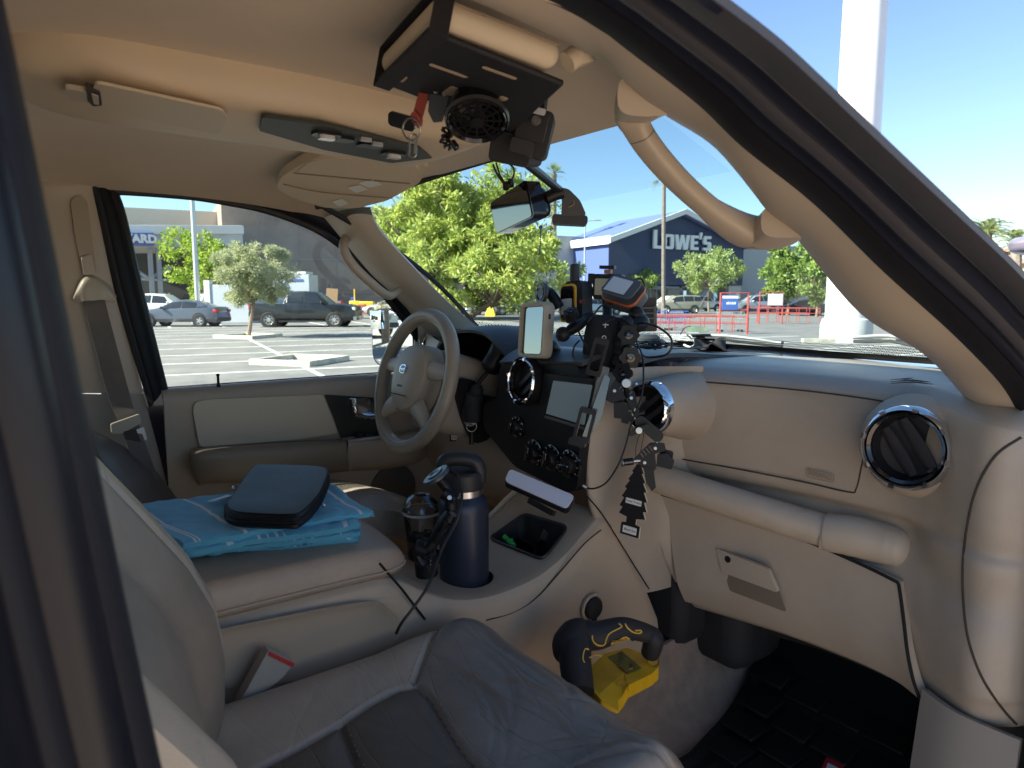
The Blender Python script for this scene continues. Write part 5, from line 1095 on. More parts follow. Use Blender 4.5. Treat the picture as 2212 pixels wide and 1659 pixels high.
# lid
rows = []
def lrow(y, w_, z0, z1): return [V(w_-.004,y,z0), V(w_+.004,y,z0+.012), V(w_-.006,y,z1-.008), V(w_-.04,y,z1), V(0,y,z1+.006), V(-w_+.04,y,z1), V(-w_+.006,y,z1-.008), V(-w_-.004,y,z0+.012), V(-w_+.004,y,z0)]
rows = spgrid([lrow(.02,.158,1.006,1.062), lrow(.2,.16,1.006,1.064), lrow(.42,.16,1.004,1.060), lrow(.50,.155,1.0,1.052), lrow(.548,.13,.996,1.036), lrow(.562,.10,.998,1.014)], 6, 4)
lm = mat('lid_vinyl', (.40,.31,.235), .42, bump=.9, bscale=330, var=.12, vscale=7, bdist=.0012)
lid = make('console_lid', MB().grid(rows), lm, cons)
make('lid_welt', MB().tube([r[4]+V(.002,0,.001) for r in rows], .0018, 6), mat('welt', (.42,.34,.26), .6), lid)

# ---- floor, footwell, mats
carpet = mat('carpet', (.46,.33,.24), 1., bump=1., bscale=900, var=.3, vscale=25, sheen=.3, bdist=.003)
rows = [[V(x, y, z) for x in (-.80,-.5,-.2,.0,.2,.45,.83)] for y, z in ((-1.2,.46),(.2,.46),(.9,.44),(1.30,.44),(1.55,.50),(1.78,.66),(1.9,.9),(1.93,1.2))]
make('floor_carpet', MB().grid(spgrid(rows, 5, 5), thick=.02), carpet, car)
make('footwell_blower', MB().box(V(.20,1.42,.70), (.20,.20,.22)), blk_m, car, bevel=.05, seg=4)
make('blower_duct', MB().tube(spline([V(.26,1.45,.72), V(.45,1.46,.74), V(.68,1.46,.74)], 5), .055, 12), mat('duct_dark', (.03,.03,.03), .7), car)
make('heater_box', MB().box(V(.12,1.34,.80), (.16,.22,.30)), blk_m, car, bevel=.03)
rows = spgrid([[V(.168,y,z0), V(.174,y,.60), V(.20,y,.50), V(.28,y,.455)] for y, z0 in ((.1,.62),(.7,.63),(1.0,.64),(1.15,.66),(1.3,.68),(1.6,.74))], 5, 5)
make('tunnel_carpet', MB().grid(rows, thick=.01), carpet, car)
mm_ = mat('mat_rubber', (.010,.010,.011), .55, spec=.35, bump=.3, bscale=300, bdist=.001)
mpz = .47
mo = [at(1405,1615,Z=mpz), at(1520,1500,Z=mpz), at(1570,1500,Z=mpz), at(1690,1430,Z=.50), at(2000,1560,Z=.50)]
rows = []
fm = thing('rubber_floor_mat', 'black ribbed rubber mat in the passenger footwell', 'floor mat', (.5,1.3,mpz))
m = MB(); gxs = np.linspace(.30,.80,41); gys = np.linspace(.75,1.62,71)
def mz(x, y): return .474+ (max(0,(y-1.28))**2)*1.25 + (.012 if (x < .325 or y > 1.60) else 0)
def mxs(x, y): return x - .10*max(0, (y-1.15)/.45)*(1-(x-.3)/.5) 
rows = [[V(mxs(x, y), y, mz(x, y)) for x in gxs] for y in gys]
make('tray', MB().grid(rows, thick=-.008), mm_, fm)
for i in range(5):
    for j in range(4):
        x, y = .34+i*.095-.06*(j/3), 1.24+j*.085
        make('raised_pad', MB().box(V(x, y, mz(x, y)+.003), (.086,.076,.010), Matrix.Rotation(math.atan(1.8*max(0,y-1.3)),3,'X')), mm_, fm, bevel=.003)
for i in range(6):
    x = .36+i*.07
    make('rib', MB().tube(spline([V(x,.85,.474), V(x,1.0,.474), V(x-.01,1.18,.474)], 4), .006, 6), mm_, fm)
# kick panel on the right, door sill
make('kick_panel', MB().grid(spgrid([[V(.79,1.27,.74),V(.79,1.4,.74),V(.79,1.9,.74)],[V(.785,1.27,.62),V(.79,1.4,.62),V(.79,1.9,.62)],[V(.785,1.27,.42),V(.79,1.4,.42),V(.79,1.9,.42)]],4,4), thick=.012), mat('kick_beige', (.30,.26,.22), .5), car)
make('kick_panel_end', MB().grid(spgrid([[V(.715,1.25,.80),V(.78,1.22,.80),V(.87,1.22,.80)],[V(.715,1.22,.60),V(.78,1.19,.60),V(.87,1.19,.60)],[V(.72,1.21,.42),V(.78,1.18,.42),V(.87,1.18,.42)]],4,4), thick=.012), MATS['kick_beige'], car)
box('door_sill', V(.86,.4,.40), (.12,2.4,.10), beige_s, car, bevel=.02)

# ---- seats
def leathermat(name, c, c2, rough=.42, crease=.5, scale=7.):
    m = mat(name, c, rough, var=.3, vscale=9, col2=c2, spec=.5); t = m.node_tree; b = t.nodes['Principled BSDF']
    tc = t.nodes.new('ShaderNodeTexCoord'); vo = t.nodes.new('ShaderNodeTexVoronoi'); vo.inputs['Scale'].default_value = 420; n1 = t.nodes.new('ShaderNodeTexNoise'); n1.inputs['Scale'].default_value = scale*.6; n1.inputs['Detail'].default_value = 2; n1.inputs['Distortion'].default_value = .6
    mp_ = t.nodes.new('ShaderNodeMapping'); mp_.inputs['Scale'].default_value = (.6,3.2,1); mp_.inputs['Rotation'].default_value = (0,0,.35)
    wv = t.nodes.new('ShaderNodeTexVoronoi'); wv.feature = 'DISTANCE_TO_EDGE'; wv.inputs['Scale'].default_value = scale
    mixv = t.nodes.new('ShaderNodeMix'); mixv.data_type = 'VECTOR'; mixv.inputs[0].default_value = .12
    t.links.new(tc.outputs['Object'], mp_.inputs[0]); t.links.new(tc.outputs['Object'], n1.inputs['Vector']); t.links.new(mp_.outputs[0], mixv.inputs[4]); t.links.new(n1.outputs['Color'], mixv.inputs[5]); t.links.new(mixv.outputs[1], wv.inputs['Vector'])
    rp = t.nodes.new('ShaderNodeValToRGB'); rp.color_ramp.elements[0].position = 0; rp.color_ramp.elements[1].position = .035; t.links.new(wv.outputs['Distance'], rp.inputs[0])
    b1 = t.nodes.new('ShaderNodeBump'); b1.inputs['Strength'].default_value = crease; b1.inputs['Distance'].default_value = .002; t.links.new(rp.outputs[0], b1.inputs['Height'])
    t.links.new(tc.outputs['Object'], vo.inputs['Vector']); b2 = t.nodes.new('ShaderNodeBump'); b2.inputs['Strength'].default_value = .35; b2.inputs['Distance'].default_value = .0006; t.links.new(vo.outputs['Distance'], b2.inputs['Height']); t.links.new(b1.outputs[0], b2.inputs['Normal']); t.links.new(b2.outputs[0], b.inputs['Normal'])
    return m
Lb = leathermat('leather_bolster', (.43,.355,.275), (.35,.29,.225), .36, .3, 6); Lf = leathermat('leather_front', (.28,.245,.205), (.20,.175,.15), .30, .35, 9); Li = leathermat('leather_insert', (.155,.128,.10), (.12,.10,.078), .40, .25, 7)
def seg_d(P, a, b):
    ab = b-a; t_ = np.clip(((P-a)@ab)/(ab@ab), 0, 1); return np.linalg.norm(P-(a+t_[...,None]*ab), axis=-1)
def inpoly(P, poly):
    x, y = P[...,0], P[...,1]; c = np.zeros(x.shape, bool); n = len(poly)
    for i in range(n):
        x0, y0 = poly[i]; x1, y1 = poly[(i+1)%n]; cnd = ((y0 > y) != (y1 > y)) & (x < (x1-x0)*(y-y0)/(y1-y0+1e-12)+x0); c ^= cnd
    return c
zz_ = .90
insl = [(500,1659),(560,1628),(640,1590),(735,1540),(800,1500),(860,1472),(900,1466),(930,1487),(970,1545),(1010,1600),(1060,1659),(1090,1710)]
I3 = [at(x, y, Z=zz_) for x, y in insl]; insxy = [(p.x, p.y) for p in I3]
sbx = [(p.x, p.y) for p in (at(893,1460,Z=zz_), at(925,1405,Z=zz_), at(960,1352,Z=zz_), at(990,1322,Z=zz_))]
scx = [(p.x, p.y) for p in (at(735,1540,Z=zz_), at(762,1600,Z=zz_), at(800,1659,Z=zz_), at(840,1730,Z=zz_))]
seatc = thing('dummy','','x'); bpy.data.objects.remove(seatc)
nx, ny = 210, 250
xs_ = np.linspace(.165,.725,nx); ys_ = np.linspace(.08,.765,ny); GX, GY = np.meshgrid(xs_, ys_); P2 = np.stack([GX, GY], -1)
yfr = .678+.034*np.sin(np.clip((GX-.165)/.56,0,1)*np.pi)**.6
XL, XR = .172, .715
rr0 = .075
def edge(dist, r=rr0, h=.11): 
    q_ = np.clip(1-dist/r, 0, 1); return h*(1-np.sqrt(np.clip(1-q_**2, 0, 1)))
Zc = .893+.022*np.clip((GY-.45)/.2,0,1)+ .016*np.exp(-((GX-.24)/.05)**2)*(GY<.7)+.016*np.exp(-((GX-.66)/.05)**2) - .014*np.exp(-((GX-.45)/.13)**2)*np.clip((.62-GY)/.1,0,1)
Zc -= edge(np.minimum(GX-XL, .2), .055)+edge(XR-GX, .055)+edge(yfr-GY, .10, .16)
dseam = np.full(GX.shape, 9.)
for L_ in (insxy, sbx, scx):
    a_ = [np.array(q_) for q_ in L_]
    for i in range(len(a_)-1): dseam = np.minimum(dseam, seg_d(P2, a_[i], a_[i+1]))
Zc -= .007*np.exp(-(dseam/.0045)**2)+.004*np.exp(-(dseam/.02)**2)
rg = np.random.default_rng(4)
for i in range(16):          # soft wrinkles running back from the front edge
    x0 = .28+.40*rg.random(); y0 = .50+.2*rg.random(); an = rg.normal()*.35+ (x0-.45)*1.5; ln = .05+.07*rg.random(); dx, dy = GX-x0, GY-y0
    u_ = dx*np.cos(an)+dy*np.sin(an); v_ = -dx*np.sin(an)+dy*np.cos(an)+3*u_*u_; Zc -= (.0022*np.exp(-(u_/ln)**2)*np.exp(-(v_/.0045)**2)-.0012*np.exp(-(u_/ln)**2)*np.exp(-((v_-.012)/.008)**2))*(dseam > .012)
pin = inpoly(P2, insxy+[(1.2,.2),(1.2,-.2),(insxy[0][0]-.0,-.2)])
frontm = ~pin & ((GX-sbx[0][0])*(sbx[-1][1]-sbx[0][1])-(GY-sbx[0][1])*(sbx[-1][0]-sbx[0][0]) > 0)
rows = [[V(GX[j,i], GY[j,i], Zc[j,i]) for i in range(nx)] for j in range(ny)]
seat = thing('x','','x'); bpy.data.objects.remove(seat)
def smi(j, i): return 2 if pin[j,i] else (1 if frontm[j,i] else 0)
ps = make('passenger_seat_cushion', MB().grid(rows, mi=smi), [Lb, Lf, Li], car)
make('seat_base', MB().grid(spgrid([[V(.19,y,.80) for y in (.1,.4,.70)],[V(.20,y,.62) for y in (.1,.4,.66)],[V(.22,y,.48) for y in (.1,.4,.6)]],3,3), thick=.01).grid(spgrid([[V(x,.70,.80) for x in (.19,.45,.70)],[V(x,.66,.62) for x in (.2,.45,.69)],[V(x,.6,.48) for x in (.22,.45,.68)]],3,3), thick=.01), mat('seat_base', (.10,.09,.08), .7), car)
def zseat(x, y):
    i = min(nx-2, max(0, int((x-xs_[0])/(xs_[1]-xs_[0])))); j = min(ny-2, max(0, int((y-ys_[0])/(ys_[1]-ys_[0])))); return float(Zc[j,i])
for L_ in (insxy[3:], sbx, scx):
    S = spline([V(x, y, 0) for x, y in L_], 14); m = MB()
    for i in range(0, len(S)-2, 2):
        t_ = (S[i+1]-S[i]).normalized(); o_s = V(-t_.y, t_.x, 0)*.0075; p, q_ = S[i]+o_s, S[i].lerp(S[i+1], .9)+o_s
        if XL+.02 < p.x < XR-.02 and p.y > .1: m.tube([V(p.x, p.y, zseat(p.x, p.y)+.0004), V(q_.x, q_.y, zseat(q_.x, q_.y)+.0004)], .0008, 5)
    if m.f: o__ = make('seam_stitching', m, mat('stitch_beige', (.36,.30,.24), .8), ps); o__['kind'] = 'stuff'
# stitches
# backrest
def brow(z, n=60):
    out = []; yb = .235-.385*(z-.90)
    for i in range(n):
        x = .158+.582*i/(n-1); q_ = (x-.449)/.291
        yb = float(np.interp(z, [.80,.874,.926,.995,1.067,1.134,1.215,1.281,1.5], [.17,.204,.218,.222,.212,.183,.131,.087,-.09]))
        yy = yb+float(np.interp(x, [.158,.18,.205,.26,.31,.345,.40,.55,.60,.635,.68,.72,.74], [-.05,-.012,0,-.006,-.030,-.062,-.070,-.085,-.098,-.085,-.066,-.078,-.12]))
        yy -= .009*math.exp(-((abs(q_)-.66)/.025)**2); ed = max(0, (abs(q_)-.92)/.08); yy -= .05*(1-math.sqrt(max(0, 1-ed*ed)))
        out.append(V(x, yy, z))
    return out
zsb = [.80+.62*i/60 for i in range(61)]
rows = [brow(z) for z in zsb]
def bmi(j, i):
    q_ = ((.158+.582*i/59)-.449)/.291; return 1 if abs(q_) < .66 else 0
bk_ = make('passenger_backrest', MB().grid(rows, mi=bmi), [Lb, Li if False else mat('leather_back_insert', (.27,.225,.175), .45, bump=.4, bscale=400, var=.2, vscale=8)], car)
rows2 = [[p+V(0,-.13,0) for p in r] for r in rows]; make('backrest_shell', MB().grid([[r[0], r[0]+V(.0,-.11,0), r[30]+V(0,-.13,0), r[-1]+V(0,-.11,0), r[-1]] for r in rows[::6]]), Lb, car)
# buckle
flatpoly('belt_buckle', pl([(505,1510,.185),(570,1392,.185),(625,1418,.185),(600,1450,.185),(545,1495,.185),(520,1520,.185)]), (1,0,0), .022, mat('buckle_grey', (.38,.35,.30), .45), car, .004, bevel=.004)
flatpoly('buckle_button', [p+V(.024,0,.0) for p in pl([(572,1394,.185),(625,1419,.185),(622,1428,.185),(568,1402,.185)])], (1,0,0), -.024, mat('buckle_red', (.50,.04,.04), .4), car, .001, bevel=.001)
# driver seat
def dseat(nm, P, m_, thick=.10): return make(nm, MB().grid(spgrid(P, 6, 6), thick=thick), m_, car, bevel=.0)
dseat('driver_backrest', [pl([(150,905,-.62),(195,925,-.55),(200,935,-.40)]), pl([(260,960,-.66),(225,960,-.55),(215,985,-.36)]), pl([(330,1010,-.68),(300,1015,-.56),(262,1040,-.34)]), pl([(385,1080,-.70),(360,1085,-.56),(310,1100,-.32)])], leather_k, -.08)
dseat('driver_cushion', [[V(-.18,.25,.86),V(-.20,.35,.90),V(-.20,.55,.945),V(-.20,.70,.93),V(-.22,.76,.86)],[V(-.3,.25,.86),V(-.3,.35,.88),V(-.3,.55,.925),V(-.3,.74,.935),V(-.3,.80,.86)],[V(-.45,.25,.85),V(-.45,.35,.87),V(-.45,.55,.90),V(-.45,.75,.92),V(-.45,.81,.86)],[V(-.64,.25,.85),V(-.64,.35,.88),V(-.64,.55,.90),V(-.63,.72,.91),V(-.62,.78,.86)]], leathermat('leather_driver', (.30,.26,.21), (.22,.19,.155), .4, .5, 12), .06)

# ---- near B pillar, rear body, bonnet
def vbar(nm, y0, y1, x0, x1, m_, bul=.008):
    """upright strip of the door pillar; y0..y1 measured from its forward edge"""
    rows = []
    for z in (.35,.8,1.1,1.35,1.55,1.72):
        yo = .004+.104*(1.59-z)*(1 if z > .9 else .75)
        rows.append([V(x0, y0+yo, z), V(x0*.7+x1*.3+bul, y0*.7+y1*.3+yo, z), V(x0*.3+x1*.7+bul, y0*.3+y1*.7+yo, z), V(x1, y1+yo, z)])
    return make(nm, MB().grid(spgrid(rows, 5, 4), thick=.006), m_, car)
bpm = mat('pillar_black', (.006,.007,.012), .3, spec=.25)
vbar('b_pillar_paint', -.026, -.004, .89, .875, bpm); vbar('b_pillar_seal', -.007, .001, .878, .862, rubber)
vbar('b_pillar_channel', -.036, -.025, .90, .885, rubber); vbar('rear_door_edge', -.056, -.037, .925, .90, bpm, .014)
vbar('rear_door_seal', -.068, -.056, .93, .92, rubber, .006); vbar('rear_door_panel_edge', -.20, -.068, .97, .935, navyp)
vbar('b_pillar_inner_trim', -.12, -.012, .78, .85, beige_s)
box('rear_door_skin', V(.99,-.62,.72), (.04,.95,.95), navyp, car, bevel=.02); box('rear_door_skin', V(-.93,-.62,.72), (.04,1.5,.95), navyp, car, bevel=.02)
box('quarter_panel', V(.97,-2.1,.80), (.05,2.0,1.0), navyp, car, bevel=.03); box('quarter_panel', V(-.97,-2.1,.80), (.05,2.0,1.0), navyp, car, bevel=.03)
box('tailgate', V(0,-3.08,.85), (1.9,.06,1.1), navyp, car, bevel=.03)
for y0, y1 in ((-1.25,-1.15),(-2.95,-2.8)):
    for sx in (-1,1): make('rear_pillar', MB().box(V(sx*.86,(y0+y1)/2,1.5), (.07,.14,.66), Matrix.Rotation(sx*-.2,3,'Y')), navyp, car)
box('rear_bench', V(0,-.95,.78), (1.35,.5,.25), Lb, car, bevel=.06); make('rear_backrest', MB().box(V(0,-1.28,1.12), (1.35,.16,.62), Matrix.Rotation(-.2,3,'X')), Lb, car, bevel=.06)
dk_glass = glassmat('privacy_glass', (.25,.28,.27), 1.45)
for sx in (-1,1):
    make('rear_window', MB().add([V(sx*.93,-1.12,1.22),V(sx*.93,-.1 if sx > 0 else .1,1.22),V(sx*.83,-.06 if sx > 0 else .12,1.73),V(sx*.83,-1.12,1.73)], [(0,1,2,3)]), dk_glass, car, smooth=False)
    make('rear_window', MB().add([V(sx*.93,-2.85,1.22),V(sx*.93,-1.28,1.22),V(sx*.83,-1.28,1.73),V(sx*.83,-2.75,1.73)], [(0,1,2,3)]), dk_glass, car, smooth=False)
make('driver_door_skin', MB().grid(spgrid([[V(-.85,y,1.23) for y in (.2,.7,1.3)],[V(-.94,y,1.1) for y in (.2,.7,1.3)],[V(-.97,y,.8) for y in (.2,.7,1.3)],[V(-.95,y,.35) for y in (.2,.7,1.3)]],4,4), thick=.01), navyp, car)
rows = [[V(-.92,y,z-.06),V(-.6,y,z),V(0,y,z+.02),V(.6,y,z),V(.92,y,z-.06)] for y, z in ((1.62,1.30),(1.85,1.30),(2.2,1.27),(2.6,1.22),(2.82,1.12))]
make('bonnet', MB().grid(spgrid(rows, 5, 5), thick=.01), navyp, car, flip=True)
rows = [[V(sx,1.30,1.2) for sx in (0,)] for _ in (0,)]
for sx in (-1,1): make('front_wing', MB().grid(spgrid([[V(sx*.93,y,1.22) for y in (1.3,2.0,2.8)],[V(sx*1.0,y,1.0) for y in (1.3,2.0,2.8)],[V(sx*1.0,y,.35) for y in (1.3,2.0,2.8)]],4,4), thick=.01), navyp, car)
box('front_bumper', V(0,2.9,.6), (1.9,.2,.5), navyp, car, bevel=.05); box('front_grille', V(0,2.85,.98), (1.5,.08,.28), chrome, car, bevel=.02)
for sx in (-1,1):
    for y in (2.0,-2.0):
        wh = make('wheel', MB().lathe([(.22,.01),(.26,.02),(.38,.02),(.40,-.02),(.40,-.22)], V(sx*.99,y,GZ+.40), (sx,0,0), 32), tyre_m, car); make('rim', MB().lathe([(.26,.02),(.23,-.02),(0,.0)], V(sx*.99,y,GZ+.40), (sx,0,0), 32), rim_m, wh)
box('underbody', V(0,.0,.30), (1.7,5.6,.08), blk_m, car)
# cowl and wipers outside
rows = [[p+V(0,.005,-.012), p+V(0,.10,-.02), p+V(0,.2,-.05)] for p in b]
make('cowl', MB().grid(rows, thick=.01), blk_m, car, flip=True)
wpm = mat('wiper_grey', (.30,.31,.31), .5)
for A_, B_ in (((1450,727),(1690,741)),((1845,729),(2010,745)),):
    p, q_ = at(*A_, Y=1.78), at(*B_, Y=1.76)
    wpr = make('wiper', MB().tube(spline([p, p.lerp(q_,.5)+UP*.012, q_], 6), [.008]*13, 8, flat=.6), wpm, car); make('wiper_blade', MB().tube([p-UP*.010, p.lerp(q_,.5)+UP*.0, q_-UP*.010], .004, 6), blk_m, wpr)
# passenger door swung open
pd = Matrix.Rotation(1.22, 3, 'Z'); hp0 = V(.93,1.27,0)
def pdp(u, v_, z): return hp0 + pd @ V(v_, -u, 0) + UP*z
rows = [[pdp(u, v_, z) for u in (.0,.3,.7,1.08)] for z, v_ in ((1.23,-.05),(1.1,0),(.8,.02),(.36,0))]
make('passenger_door', MB().grid(spgrid(rows, 4, 4), thick=.05), navyp, car)
rows = [[pdp(u, v_-.07, z) for u in (.03,.3,.7,1.05)] for z, v_ in ((1.225,-.02),(1.1,-.01),(.8,-.01),(.4,0))]
make('passenger_door_panel', MB().grid(spgrid(rows, 4, 4), thick=.02), beige, car)
pm_ = at(2213, 536, d=1.22)
make('passenger_mirror', MB().box(pm_+C_R*.05, (.12,.08,.030), Matrix.Rotation(_y-.2,3,'Z')@Matrix.Rotation(.15,3,'Y')), mat('mirror_shell_grey', (.16,.15,.19), .3, coat=.5), car, bevel=.018, seg=3)
# scene behind, only seen in the mirror
bb = V(-34,-46,GZ); t = thing('brick_store', 'plum brick building behind the car, seen only in the driver door mirror', 'building', tuple(bb))
make('wall', MB().box(bb+UP*4, (44,1,8), Matrix.Rotation(-.6,3,'Z')), mat('plum_brick', (.26,.10,.10), .9, var=.2, vscale=.3), t); make('cornice', MB().box(bb+UP*8.2, (44.6,1.4,.6), Matrix.Rotation(-.6,3,'Z')), trim_w, t)
bb = V(-13,-17.5,GZ); t = thing('mirror_tree', 'round green tree seen only in the driver door mirror', 'tree', tuple(bb))
make('trunk', MB().tube([bb, bb+UP*2], .15, 8), bark, t); rnd = random.Random(8); leafobj('crown', [(bb+V(rnd.gauss(0,.9),rnd.gauss(0,.9),3+rnd.gauss(0,.6)), .7) for _ in range(40)], 120, .3, L_mid, t, .4, 9)
v9 = dup(v3, V(-17,-21.0,GZ), .4, 'white car parked behind, seen only in the driver door mirror')
# ------------------------------------------------------------------ loose things in the cabin
def frame(az, pitch=0., roll=0.):
    """right, up and outward axes of a face looking to azimuth az (degrees, 0 = +X, -90 = rearwards), tipped up by pitch"""
    n = V(math.cos(R(az))*math.cos(R(pitch)), math.sin(R(az))*math.cos(R(pitch)), math.sin(R(pitch)))
    ex = V(-math.sin(R(az)), math.cos(R(az)), 0); ey = n.cross(ex)
    q = Matrix.Rotation(R(roll), 3, n); return q@ex, q@ey, n
def rb(name, c, F_, w_, h, t, r, m_, parent=None, bevel=.002, off=0., dx=0., dy=0., **k):
    ex, ey, n = F_; return make(name, MB().prism(rrect(w_, h, min(r, w_*.49, h*.49)), c+ex*dx+ey*dy+n*(off+t/2), ex, ey, t), m_, parent, bevel=bevel, **k)
def tb(name, pts, r, m_, parent=None, n=8, sm=5, **k): return make(name, MB().tube(spline(pts, sm) if sm else pts, r, n), m_, parent, **k)
def cyl(name, a, b_, r, m_, parent=None, n=20, bevel=.0015, **k):
    a, b_ = Vector(a), Vector(b_); return make(name, MB().lathe([(0,0),(r,0),(r,(b_-a).length),(0,(b_-a).length)], a, b_-a, n), m_, parent, bevel=bevel, **k)
def pd_(pts, d): return [at(x, y, d=d) for x, y in pts]
cable_m = mat('cable_black', (.012,.012,.013), .45); arm_m = mat('arm_plastic', (.008,.008,.010), .42, spec=.3); bolt_m = mat('bolt_head', (.40,.40,.39), .35, metal=1.)

# passenger visor (part of the car) and the black panel strapped to it
A_, B_, C_ = at(815,160,Z=1.750), at(930,42,Z=1.752), at(1212,148,Z=1.722)
D_ = A_+(C_-B_)*.98; up_n = (B_-A_).cross(C_-B_).normalized(); up_n = up_n if up_n.z > 0 else -up_n
rows = []
vp = [A_, A_.lerp(B_,.5), B_]; vq = [D_, D_.lerp(C_,.5), C_]
m = MB().hexa([A_, B_, C_, D_], [p+up_n*.030 for p in (A_, B_, C_, D_)])
vz2 = make('sun_visor', m, MATS['visor_fabric'], car, bevel=.014, seg=5)
make('visor_piping', MB().tube([p+up_n*.022+(B_-A_).normalized()*.003 for p in (B_.lerp(C_,.08), B_.lerp(C_,.5), B_.lerp(C_,.94))], .0016, 6), mat('piping', (.30,.23,.16), .8), vz2)
tb('visor_hinge', [at(1225,135,Z=1.735), at(1252,118,Z=1.745), at(1262,140,Z=1.735)], .012, MATS['visor_fabric'], vz2, 12)
strap_m = mat('strap_webbing', (.012,.012,.015), .85, bump=.8, bscale=600, bdist=.0008)
org = thing('visor_panel', 'black stiff organiser panel strapped under the passenger sun visor', 'organiser', tuple(A_-up_n*.01))
o0, o1, o2 = A_-up_n*.004+(B_-A_)*.02, B_-up_n*.004-(B_-A_)*.02, C_-up_n*.004-(B_-A_)*.02; o2 = o1+(o2-o1)*1.06-up_n*.004; o3 = o0+(o2-o1)*1.18-up_n*.004
m = MB().hexa([p-up_n*.007 for p in (o0,o1,o2,o3)], [o0,o1,o2,o3]); make('panel', m, mat('panel_fabric', (.012,.013,.018), .7, bump=.6, bscale=500, bdist=.0008), org, bevel=.003)
for t_ in (.06,):
    p, q_ = A_.lerp(D_, t_), B_.lerp(C_, t_); u = (C_-B_).normalized()*.010
    loop = [p-up_n*.012-(B_-A_).normalized()*.004, p.lerp(q_,.5)-up_n*.0135, q_-up_n*.012+(B_-A_).normalized()*.004, q_+up_n*.033+(B_-A_).normalized()*.005, p.lerp(q_,.5)+up_n*.034, p+up_n*.033-(B_-A_).normalized()*.005]
    m = MB(); m.grid([[a+u for a in loop+loop[:1]], [a-u for a in loop+loop[:1]]], thick=.002); make('strap', m, strap_m, org)
ue, uf = (B_-A_).normalized(), (C_-B_).normalized(); lb = (B_-A_).length; lf = (C_-B_).length
for a, b, w_, h in ((.25,.12,.02,.010),(.62,.34,.006,.045),(.34,.50,.03,.012),(.85,.62,.006,.04),(.5,.85,.02,.01)):
    c = A_+ue*lb*a+uf*lf*b-up_n*(.0125+.004*b); make('slot_opening', MB().prism(rrect(w_,h,.0028), c-up_n*.0004, ue, uf*-1 if ue.cross(-uf).dot(up_n) < 0 else uf, .0005), mat('slot_beige', (.42,.33,.24), .8), org, smooth=False)
make('stitching', MB().tube([A_.lerp(B_,.9)-up_n*.0125+uf*.012, A_.lerp(B_,.55)-up_n*.0125+uf*.010], .0008, 5), mat('thread', (.45,.38,.25), .8), org)
dF = 0.86
def onpanel(x, y, off): 
    d = at(x, y, d=1)-CPOS; P0_ = o1-up_n*.007; nn = (o1-o0).cross(o2-o1).normalized(); nn = nn if nn.z < 0 else -nn
    return CPOS+d*((P0_-CPOS).dot(nn)/d.dot(nn))+nn*off
fanc = onpanel(1040, 205, .026); fn = (CPOS-fanc).normalized()*.5+V(0,0,-1)*.75; fn.normalize()
fan = thing('clip_fan', 'round black clip fan with a cross grille under the passenger visor', 'fan', tuple(fanc))
make('housing', MB().lathe([(.034,.0),(.036,.006),(.034,.010),(.031,.006),(.031,-.004),(.03,-.022),(0,-.024)], fanc, fn, 36), blk_g, fan)
ex_, ey_ = fn.cross(UP).normalized(), None; ey_ = ex_.cross(fn); m = MB()
for k_ in range(6): a = k_*math.pi/6; d_ = ex_*math.cos(a)+ey_*math.sin(a); m.box(fanc+fn*.006, (.06,.0022,.0016), Matrix((d_, fn.cross(d_), fn)).transposed())
for r in (.012,.02,.027): m.tube([fanc+fn*.006+(ex_*math.cos(2*math.pi*i/28)+ey_*math.sin(2*math.pi*i/28))*r for i in range(28)], .0009, 5, closed=True)
make('grille', m, blk, fan); make('hub', MB().lathe([(.009,.004),(.008,.010),(0,.011)], fanc, fn, 20), blk, fan)
make('ring_band', MB().lathe([(.0365,.002),(.0385,.004),(.0365,.008)], fanc, fn, 36), mat('band_grey', (.03,.03,.033), .35), fan)
cc = at(1148, 282, d=.90); cam_ = thing('dash_camera', 'bulky black camera with a round lens under the visor, above the mirror', 'camera', tuple(cc)); Fc = frame(-42, -6, -14)
rb('body', cc, Fc, .048, .060, .050, .008, blk_m, cam_, .004, off=-.04); rb('front_plate', cc, Fc, .038, .040, .004, .004, blk, cam_, .002, off=.008, dy=.006)
make('lens', MB().lathe([(.0065,0),(.0065,.003),(.005,.004),(.0045,.001),(0,.0015)], cc+Fc[2]*.013+Fc[0]*.004+Fc[1]*.012, Fc[2], 24), grey_p, cam_)
c2_ = at(1098, 322, d=.93); Fd = frame(-60, -10, -14); rb('mount_block', c2_, Fd, .060, .040, .05, .008, blk_m, cam_, .005, off=-.03); rb('vent_block', at(1128, 318, d=.90), frame(-42,-8,-16), .030, .018, .02, .003, blk, cam_, .002)
rb('light_bar', at(1150, 236, d=.87), frame(-42,-20,-14), .034, .008, .006, .002, mat('grey_metal', (.22,.23,.25), .4, metal=.5), cam_)
rb('upper_block', at(1090, 250, d=.93), frame(-50,-30,-12), .10, .055, .03, .01, blk_m, cam_, .006, off=-.03)
tb('cable', pd_([(1065,355),(1072,372),(1085,392),(1098,400)], .97), .0016, cable_m, cam_); tb('cable', pd_([(1072,352),(1080,378),(1092,396),(1100,402)], 1.02), .0014, cable_m, cam_); tb('cable', pd_([(1096,350),(1110,365),(1108,385),(1102,398)], 1.02), .0015, cable_m, cam_)
